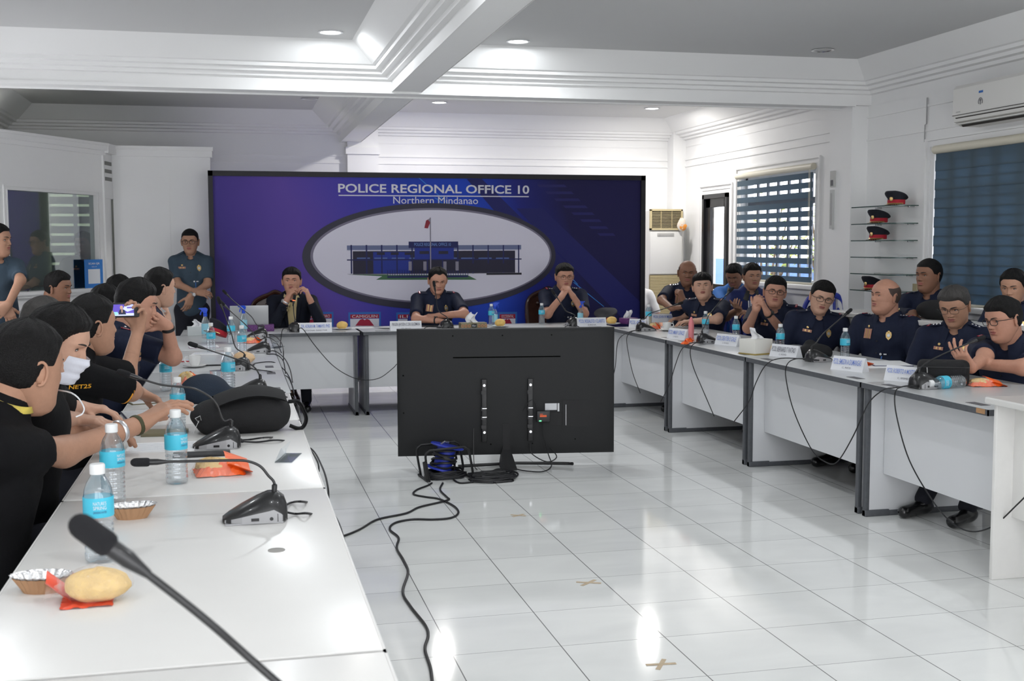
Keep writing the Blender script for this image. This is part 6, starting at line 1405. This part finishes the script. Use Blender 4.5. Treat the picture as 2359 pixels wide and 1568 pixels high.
q = onx(1868, 826); r = root('soft_bag', (q[0]+.06, q[1]+.06, TH), -.4, 'black soft bag behind the microphone of the officer leaning over', 'bag'); s_ = SDF(); s_.ell((0, 0, .04), (.105, .075, .055), k=.03); s_.cap((-.06, 0, .03), (.07, 0, .03), .04, k=.03); s_.ell((-.03, .02, .085), (.04, .025, .035), k=.02); v, f = s_.mesh(.009); v[:, 2] = np.maximum(v[:, 2], .001); b = MB(); b.add(v, f.tolist()); put('bag_body', b, BAGM, r, angle=None)
p = at(2140, 745, x=4.55); r = root('shoulder_bag', (4.60, p[1], .982), -1.3, 'black bag lying on the side counter', 'bag'); s_ = SDF(); s_.ell((0, 0, .06), (.15, .09, .07), k=.03); s_.ell((.12, 0, .04), (.10, .07, .045), k=.03); v, f = s_.mesh(.011); v[:, 2] = np.maximum(v[:, 2], .001); b = MB(); b.add(v, f.tolist()); put('bag_body', b, BAGM, r, angle=None)
b = MB(); b.tube(spline([(-.12, .05, .08), (0, .10, .13), (.14, .06, .07), (.20, .02, .03)], 6), .008, 6); put('strap', b, BAGM, r)
# ================================================================= the people
def ydir(dx, dy): return math.atan2(-dx, dy)     # yaw that looks along (dx,dy)
def chair_for(I, kit, label, group=None, d=0.0):
    b = I['base']; r = I['root']; rz = r.rotation_euler[2]; q = (b[0]+math.sin(rz)*d-(.09 if kit is KEX else 0), b[1]-math.cos(rz)*d, 0); return kit.place(q, rz, label, group)
GC = 'blue plastic chairs'
# ---- head table ----------------------------------------------------
YH = 10.90
I = person('man in a dark suit and cream shirt speaking with both hands raised to his mouth', at(672, 647, y=YH), PI-.10, PI-.12, -.02, 0, .10, 1.02, 1.0,
    {'R': dict(w=at(660, 692, y=10.66), e=at(634, 745, y=10.68), D=(.45, -.12, .95), N=(.75, .35, -.35), curl=(.75, .8, .8, .8), thumb=.2), 'L': dict(w=at(714, 690, y=10.62), e=at(738, 742, y=10.66), D=(-.35, -.05, .9), N=(-.75, .3, -.45), curl=(.75, .8, .85, .9), thumb=-.3)},
    SK_R, 'full', None, SUIT, 'suit', sleeve=1.5, neck_open=True, seed=1)
watch(I, 'R', SILV, t=.93); o = chair_for(I, KEX, 'carved dark wood armchair behind the man in the suit', 'carved armchairs at the head table', .16); o.scale = (.80, .9, .93); o.location.x -= .10
I = person('officer with square ribbon rack looking down behind his microphone, forearms crossed', at(1008, 645, y=YH), PI+.02, PI+.05, .34, 0, .26, 1.06, 1.02,
    {'L': dict(w=at(1010, 727, y=10.64), e=at(1070, 722, y=10.70), D=(-1, .05, -.02), N=(0, .2, -1), curl=(.35, .35, .4, .45)), 'R': dict(w=at(1005, 738, y=10.58), e=at(958, 735, y=10.70), D=(1, -.1, -.10), N=(0, -.1, -1), curl=(.4, .4, .4, .4))},
    SK_R, 'recede', None, NAVY, 'uniform', 1, 2, seed=2)
watch(I, 'R', BLK); chair_for(I, KCH, 'blue plastic chair behind the middle officer of the head table', GC, .02)
I = person('officer in glasses with hands clasped before his mouth at the head table', at(1300, 636, y=YH), PI-.05, PI-.02, .14, 0, .20, 1.06, 1.02,
    {'R': dict(w=at(1293, 684, y=10.60), e=at(1264, 737, y=10.62), D=(.55, .0, .8), N=(.8, .45, -.3), curl=(1.0, 1.05, 1.1, 1.1), thumb=.2), 'L': dict(w=at(1320, 682, y=10.60), e=at(1348, 733, y=10.62), D=(-.55, -.02, .8), N=(-.8, .4, -.3), curl=(1.0, 1.0, 1.1, 1.1), thumb=.2)},
    SK_R, 'short', None, NAVY, 'uniform', 3, 1, glasses=1, seed=3)
o = chair_for(I, KEX, 'carved dark wood armchair behind the officer with clasped hands', 'carved armchairs at the head table', .16); o.scale = (.80, .9, .93); o.location.x += .07
# ---- right row -------------------------------------------------------
toC = lambda p, off=0.0: ydir(-p[0], -p[1])+off
H = at(1583, 628, x=4.22); I = person('bald officer with chin on fist at the far corner of the right row', H, toC(H, -.05), toC(H, .10), .10, -.06, .22, 1.05, 1.0,
    {'L': dict(w=at(1574, 692, y=H[1]-.36), e=at(1592, 728, y=H[1]-.38), D=(-.35, .1, .9), N=(-.5, .8, -.1), curl=(1.3, 1.35, 1.4, 1.4), thumb=.7), 'R': dict(w=at(1550, 712, y=H[1]-.42), e=at(1514, 705, y=H[1]-.28), D=(1, -.1, .1), N=(0, .2, -1), curl=(.5,)*4)},
    SK_D, 'bald', None, NAVY, 'uniform', 3, 2, seed=4); watch(I, 'L', BLK); chair_for(I, KCH, 'blue plastic chair under the bald officer at the far corner', GC, .02)
H = at(1618, 660, x=4.12); I = person('officer with straight black fringe looking up towards the camera, forearms on the right row', H, toC(H, -.45), toC(H, .02), -.10, .05, .28, 1.05, 1.0,
    {'R': dict(w=at(1572, 733, z=.79), e=at(1598, 728, z=.80), D=(-1, -.1, -.05), N=(0, 0, -1), curl=(.4,)*4), 'L': dict(w=at(1575, 742, z=.785), e=at(1650, 742, z=.81), D=(-1, .2, -.02), N=(.1, 0, -1), curl=(.3,)*4)},
    SK_L, 'fringe', None, NAVY, 'uniform', 1, 1, seed=5); chair_for(I, KCH, 'blue plastic chair under the officer looking up', GC, .02)
H = at(1692, 634, x=4.86); I = person('man in a bright blue shirt bending over a phone by the window', H, toC(H, -.15), toC(H, -.3), .45, 0, .25, 1.0, .98,
    {'R': dict(w=at(1690, 712, y=H[1]-.35), pole=(-.6, -.1, -1), D=(.3, -.3, .5), N=(.2, .4, .8), curl=(.7,)*4), 'L': dict(w=at(1706, 714, y=H[1]-.35), pole=(.6, -.1, -1), D=(-.2, -.3, .5), N=(-.2, .4, .8), curl=(.7,)*4)},
    SK_D, 'short', None, mat('bright_blue_shirt', (.035, .16, .50), .8, bump=.1, bscale=50), 'polo', seed=6, deco=False); chair_for(I, KCH, 'blue plastic chair under the man in the bright blue shirt', GC, .02)
H = at(1732, 636, x=4.90-.18); I = person('man in a navy polo with white stripes and sleeve trim sitting before the blind', H, toC(H, .25), toC(H, .35), .05, 0, .12, 1.0, .98,
    {'R': dict(w=at(1702, 712, y=H[1]-.32), pole=(-.6, -.1, -1), D=(-.2, -.3, .1), N=(.3, .2, .8), curl=(.7,)*4), 'L': dict(w=at(1730, 722, y=H[1]-.30), pole=(.6, -.1, -1), D=(-.6, -.3, .1), N=(-.2, .3, -.8), curl=(.5,)*4)},
    SK_M, 'short', None, mat('navy_polo', (.012, .022, .11), .8, bump=.1, bscale=50), 'polo', seed=7, deco=False)
b = MB()
for k in (-2, -1, 1, 2):
    P = []
    for z in np.linspace(.16, .43, 10):
        M = I['chest'](-.02*k, z, .003)
        if M is not None: P.append([tuple(M[:3, 3]-M[:3, 0]*.005), tuple(M[:3, 3]+M[:3, 0]*.005)])
    b.grid(P)
for nm in 'RL':
    S, E, W_, D, N, q = I['A'][nm]; d = nrm(E-S); c = S+(E-S)*.60; b.tube([c, c+d*.010], [.066, .065], 18)
put('white_trim', b, WHT, I['root']); chair_for(I, KCH, 'blue plastic chair under the man in the striped polo', GC, .02)
H = at(1785, 672, x=4.20); I = person('officer in black glasses leaning his cheek on clasped hands, black watch on his wrist', H, toC(H, -.15), toC(H, .12), .02, -.12, .30, 1.04, 1.0,
    {'R': dict(w=at(1742, 712, y=H[1]-.30), e=at(1712, 785, y=H[1]-.28), D=(.25, .1, .9), N=(.6, .6, -.1), curl=(1.2,)*4, thumb=.3), 'L': dict(w=at(1764, 716, y=H[1]-.34), e=at(1788, 786, y=H[1]-.30), D=(-.45, .1, .9), N=(-.6, .5, -.2), curl=(.8, .9, 1.0, 1.0), thumb=.3)},
    SK_R, 'short', None, NAVY, 'uniform', 1, 1, glasses=2, seed=8); watch(I, 'L', BLK, t=.94, rad=.034); chair_for(I, KCH, 'blue plastic chair with an oval back opening right of the officer on clasped hands', GC, .16)
H = at(1893, 684, x=4.25); I = person('officer in thick dark glasses leaning over to the left and looking sideways', H, toC(H, .15), toC(H, .22), .22, -.22, .24, 1.04, 1.0,
    {},
    SK_L, 'short', None, NAVY, 'uniform', 1, 1, glasses=2, tilt=-.10, seed=9, reach=.22); chair_for(I, KCH, 'blue plastic chair under the officer leaning over', GC, .04)
H = at(2040, 682, x=4.33); I = person('stout bald officer in profile with an identity card and gold badge on his chest', H, toC(H, -.55), toC(H, -.92), -.05, 0, .02, 1.15, 1.02,
    {},
    SK_R, 'bald', None, NAVY, 'uniform', 3, 2, seed=10, jaw=1.15, belly=1.25); chair_for(I, KCH, 'blue plastic chair behind the stout bald officer', GC, .04)
H = at(2140, 634, x=4.86); I = person('dark-haired officer sitting upright in profile before the closed blind', H, toC(H, -.35), toC(H, -.75), .02, 0, .02, 1.0, 1.0,
    {'R': dict(w=at(2105, 722, y=H[1]-.30), pole=(-.8, .1, -.6), D=(-.5, -.5, -.1)), 'L': dict(w=at(2160, 724, y=H[1]-.30), pole=(.8, .1, -.6), D=(-.9, -.3, .05), curl=(.8,)*4)},
    SK_D, 'buzz', None, NAVY, 'uniform', 1, 1, seed=11, sleeve=1.4); chair_for(I, KCH, 'blue plastic chair behind the side counter', GC, -.14)
H = at(2200, 704, x=4.30); I = person('officer in thin-rimmed glasses reading downwards between two colleagues', H, toC(H, -.25), toC(H, -.38), .36, .06, .14, 1.05, 1.02,
    {},
    SK_M, 'short', HAIRG, NAVY, 'uniform', 3, 1, glasses=1, seed=12); chair_for(I, KCH, 'blue plastic chair under the officer reading downwards', GC, .02)
H = at(2335, 660, x=4.86); I = person('woman with her black hair in a bun, half hidden at the right edge', H, toC(H, -.3), toC(H, -.35), .20, 0, .05, .9, .94,
    {}, SK_M, 'bun', None, NAVY, 'uniform', 1, 1, seed=13); chair_for(I, KCH, 'blue plastic chair under the woman with the bun', GC, -.14)
H = at(2312, 735, x=4.22); I = person('officer in dark glasses with crossed bare forearms nearest the camera on the right', H, toC(H, -.50), toC(H, -.85), .20, .08, .30, 1.12, 1.03,
    {'L': dict(w=at(2250, 838, z=.82), e=at(2335, 862, z=.80), D=(-1, .1, .05), N=(.1, .3, -1), curl=(.5,)*4), 'R': dict(w=at(2238, 848, z=.82), e=at(2300, 850, z=.84), D=(-.55, .1, .7), N=(.8, .3, .1), curl=(.25, .35, .5, .6), spread=.08)},
    SK_R, 'full', None, NAVY, 'uniform', 1, 1, glasses=2, seed=14, reach=.33); chair_for(I, KCH, 'blue plastic chair whose leg shows under the near end of the right row', GC, .02)
o = KCH.place(tuple(at(1866, 740, y=9.05))[:2]+(0,), ydir(-.8, -.6), 'empty high-backed blue plastic chair with an oval opening between two officers in glasses', GC); o.scale = (1, 1, 1.22)
# ---- left row --------------------------------------------------------
EX = -PI/2
tee_h = .66
H = at(58, 846, x=-.60); I = person('man in black T-shirt nearest the camera reaching out his braceleted forearm', H, EX+.05, EX+.75, .10, .02, .22, 1.08, 1.10,
    {'R': dict(e=at(296, 1046, z=.795), w=at(388, 953, z=.93), D=(.62, .35, .35), N=(.25, .2, -1), curl=(.28, .3, .35, .4), thumb=.5, spread=.03), 'L': dict(w=at(250, 985, z=.80), pole=(-.1, .5, -1), D=(1, .1, -.1))},
    SK_M, 'full', None, BLACKT, 'tee', seed=15, deco=False, neck_open=False, voxel=.0038, sleeve=.62)
watch(I, 'R', mat('olive_beads', (.05, .05, .02), .6, var=.5, scale=200), 'beaded_bracelet', .95, .034); watch(I, 'R', SILV, 'silver_bracelet', .72, .037)
ax_ = nrm(I['c0']-I['c1']); cc_ = I['c1']+(I['c0']-I['c1'])*.64; x_ = nrm(np.cross(ax_, [0, 1, 0])); y_ = np.cross(ax_, x_); b = MB()
b.grid([[tuple(cc_+(x_*math.cos(a)+y_*math.sin(a))*r_+ax_*h_) for r_, h_ in ((.0790, .012), (.0850, -.008))] for a in np.linspace(0, 2*PI, 28)])
put('lanyard', b, mat('lanyard_print', (.60, .42, .08), .6, var=.9, scale=25), I['root']); chair_for(I, KCH, 'blue plastic chair under the man nearest the camera', GC, .03)
tee_h = .45
H = at(134, 786, x=-.55); I = person('woman in white face mask and black top looking down', H, EX, EX-.18, .38, 0, .24, .92, .97,
    {'R': dict(w=at(225, 985, z=.80), pole=(0, -.5, -1), D=(1, -.1, -.1)), 'L': dict(w=at(230, 960, z=.80), pole=(0, .5, -1), D=(1, -.1, -.1))}, SK_L, 'long', None, BLACKT, 'tee', seed=16, deco=False, mask=True, neck_open=False)
HMx = I['HM']; b = MB(); b.tube(spline([tuple((HMx @ np.array([*p, 1]))[:3]) for p in ((.075, -.01, .09), (.075, .01, -.02))]+[tuple(I['to'](at(u, v, y=3.55))) for u, v in ((165, 905), (192, 935), (190, 952), (175, 960))], 6), .0022, 6); put('earphone_cord', b, WHT, I['root']); chair_for(I, KCH, 'blue plastic chair under the masked woman', GC, .03)
H = at(212, 748, x=-.58); I = person('man in black shirt with orange lettering holding up a phone', H, EX+.08, EX+.52, .0, 0, .22, 1.08, 1.0,
    {'R': dict(w=at(338, 905, z=.80), e=at(302, 900, y=5.0), D=(1, -.1, -.45), N=(0, -.3, -1), curl=(.45, .5, .5, .5)), 'L': dict(e=at(318, 866, y=5.55), w=at(318, 762, y=5.58), D=(.10, -.05, .95), N=(-.4, -.7, .2), curl=(.7, .7, .75, .8), thumb=.3)},
    SK_M, 'full', None, BLACKT, 'tee', seed=17, deco=False, neck_open=False, sleeve=.95)
S, E, W_, D, N, q = I['A']['R']; d = nrm(E-S); c = S+(E-S)*.95; b = MB(); b.tube([c-d*.012, c-d*.006], [.0615, .061], 20); put('orange_cuff', b, mat('orange_trim', (.85, .35, .02), .6), I['root'])
Rw = I['Rw']; M = None; o_ = I['to'](at(185, 888, y=H[1]-.35)); dd = nrm(I['Rw'].T @ nrm(at(185, 888, y=5)-CAM)); h = I['bv'].ray_cast(Vector(I['to'](at(183, 888, y=2.5))), Vector(dd))
if h[0] is not None:
    n_ = nrm(np.array(h[1])); n_ = n_ if np.dot(n_, dd) < 0 else -n_; upv = nrm(np.array([0, 0, 1.0])-n_*n_[2]); b = MB(); text_on(b, 'NET25', .085, .022, BAS(np.array(h[0])+n_*.006, np.cross(upv, n_), upv, n_), 0, .015); put('lettering', b, mat('orange_lettering', (.90, .45, .03), .5), I['root'], smooth=False)
chair_for(I, KCH, 'blue plastic chair under the man filming', GC, .03)
ph = at(283, 714, y=5.55); r = root('smartphone', tuple(ph), 0.12, 'smartphone held up sideways, its screen showing the man in the suit', 'phone'); b = MB(); b.box((-.056, 0, -.034), (.072, .009, .034), bev=.004); put('phone_case', b, BLK, r)
PH = lambda n, c, e: mat(n, c, .4, emit=c, estr=e)
b = MB(); Mz = BAS(np.array([0, -.0006, 0]), [1, 0, 0], [0, 0, 1], [0, -1, 0]); pr = lambda x0, y0, x1, y1, mi, k=0: b.box((x0, -.0008-.0003*k, y0), (x1, -.0003*k, y1), mi=mi)
pr(-.046, -.026, .048, .026, 0); b.poly([(.0, .004), (.012, .026), (.048, .026), (.048, .002), (.02, -.008)], .0004, M=BAS(np.array([0, -.001, 0]), [1, 0, 0], [0, 0, 1], [0, -1, 0]), mi=1); pr(.018, .008, .044, .014, 0, 3); pr(-.046, -.026, .048, -.014, 1, 2); pr(-.046, -.022, -.022, -.008, 3, 3); b.ell((-.006, -.0025, .012), (.007, .001, .009), 10, 6, mi=4); b.poly([(-.02, -.02), (-.015, .0), (-.004, .005), (.008, .0), (.014, -.02)], .0004, M=BAS(np.array([0, -.0024, 0]), [1, 0, 0], [0, 0, 1], [0, -1, 0]), mi=2); b.ell((-.004, -.0035, -.003), (.003, .001, .010), 8, 5, mi=4)
put('screen', b, [PH('screen_purple', (.08, .05, .35), 1.2), PH('screen_white', (.45, .50, .75), 1.2), PH('screen_navy', (.01, .015, .05), .5), PH('screen_cyan', (.25, .55, .6), 1.0), PH('screen_skin', (.45, .28, .2), .9)], r, smooth=False)
H = at(313, 700, x=-.48); I = person('officer in navy with fist to his mouth, other forearm on the left row', H, EX+.15, EX-.05, .22, 0, .30, 1.15, 1.02,
    {'L': dict(e=at(398, 822, y=H[1]+.12), w=at(386, 752, y=H[1]+.04), D=(-.75, -.15, .5), N=(-.2, -.8, -.4), curl=(1.2, 1.25, 1.3, 1.3), thumb=.5), 'R': dict(e=at(330, 835, z=.80), w=at(425, 812, z=.79), D=(1, .0, -.03), N=(0, 0, -1), curl=(.3,)*4)},
    SK_R, 'full', None, NAVY, 'uniform', 1, 1, seed=18); watch(I, 'L', BLK, t=.93, rad=.034); chair_for(I, KCH, 'blue plastic chair under the officer with his fist to his mouth', GC, .03)
H = at(368, 662, x=-.47); I = person('officer in navy with arms folded on the table turning his head towards the backdrop', H, EX+.12, EX+.45, .02, 0, .26, 1.04, 1.0,
    {'L': dict(w=at(408, 768, z=.86), e=at(437, 755, z=.84), D=(-.6, -.5, .5), N=(-.4, -.3, -.4), curl=(.5,)*4), 'R': dict(e=at(408, 785, z=.80), w=at(432, 762, z=.86), D=(.1, .5, .7), N=(-.8, .2, 0), curl=(.4,)*4)},
    SK_L, 'full', None, NAVY, 'uniform', 1, 1, seed=19); chair_for(I, KCH, 'blue plastic chair under the officer with folded arms', GC, .03)
for (u, v, x, sk, hr, lb, sd, yw) in ((100, 746, -.85, SK_M, 'recede', 'person with thinning hair hidden behind the masked woman', 20, .2), (243, 700, -.80, SK_M, 'full', 'dark-haired person whose crown shows behind the man filming', 21, .3), (274, 670, -.88, SK_M, 'full', 'dark-haired person farther back whose head shows under the booth corner', 22, .5)):
    H = at(u, v, x=x); I = person(lb, H, EX, EX+yw, .1, 0, .15, 1.0, 1.0, {}, sk, hr, HAIRG if hr == 'recede' else None, BLACKT if sd != 22 else NAVY, 'tee', seed=sd, deco=False, neck_open=False, voxel=.006); chair_for(I, KCH, 'blue plastic chair under the '+lb.split(' whose')[0].split(' hidden')[0]+(' farther back' if sd == 22 else ' in the second rank'), GC, .03)
H = at(134, 663, x=-1.28); I = person('man in dark clothes sitting below the booth window, looking right', H, EX+.1, EX-.35, .05, 0, .12, 1.05, 1.0, {}, SK_D, 'short', None, BLACKT, 'polo', seed=23, deco=False, voxel=.006); chair_for(I, KCH, 'blue plastic chair under the man below the booth window', GC, .03)
# ---- standing ---------------------------------------------------------
H = at(438, 556, y=11.55); I = person('standing officer in grey-blue uniform and glasses, wrists crossed, before the white partition', H, PI-.0, PI-.12, .10, 0, .0, .90, H[2]/1.53,
    {'R': dict(w=at(448, 672, y=11.32), e=at(408, 648, y=11.45), D=(1, -.1, -.15), N=(0, .6, -.5), curl=(.4,)*4), 'L': dict(w=at(440, 680, y=11.28), e=at(478, 650, y=11.45), D=(-.3, 0, -1), N=(-.3, .6, 0), curl=(.4,)*4)},
    SK_M, 'buzz', None, TEAL, 'uniform', 0, 1, glasses=2, stand=True, seed=24); watch(I, 'L', STEEL)
H = at(-5, 553, y=9.3); I = person('standing woman in grey-blue uniform at the left edge, hands joined', H, EX-.95, EX-.35, .02, 0, .0, .86, H[2]/1.53,
    {'R': dict(w=at(12, 702, y=9.02), pole=(-.6, .2, -1), D=(.3, -.1, -.8), N=(0, .6, -.5), curl=(.5,)*4), 'L': dict(w=at(20, 700, y=8.98), e=at(47, 645, y=9.15), D=(-.6, -.1, -.6), N=(-.3, .6, 0), curl=(.5,)*4)},
    SK_M, 'bun', None, TEAL, 'uniform', 0, 0, stand=True, seed=25)
b = MB(); M = I['chest'](-.07, .36)
if M is not None: b.poly([(0, .028), (.018, .014), (.016, -.014), (0, -.030), (-.016, -.014), (-.018, .014)], .003, M=M); put('police_badge', b, GOLD, I['root'])
H = at(193, 562, y=12.30); I = person('man in a dark uniform standing behind the booth glass', H, PI+.1, PI-.35, .0, 0, .0, 1.0, H[2]/1.53, {}, SK_D, 'short', None, mat('dim_uniform', (.02, .035, .05), .8), 'uniform', 0, 1, stand=True, seed=26, voxel=.007)
H = at(1463, 640, y=12.35); I = person('person in a white shirt mostly hidden behind the right edge of the backdrop', H, PI, PI, .0, 0, .0, 1.0, 1.0, {}, SK_R, 'short', None, mat('white_shirt', (.7, .7, .7), .8), 'tee', seed=27, deco=False, voxel=.007, neck_open=False); chair_for(I, KCH, 'blue plastic chair behind the backdrop', GC, .02)

p = at(2108, 662, x=XN-.03); t = MB(); t.box((-.004, -.03, -.03), (.004, .03, .03)); o = put('hanging_tag', t, mat('tag_wood', (.42, .36, .22), .7), smooth=False); o.location = tuple(p); tag(o, 'small yellowish tag hanging on the wall left of the officer in profile', 'tag')
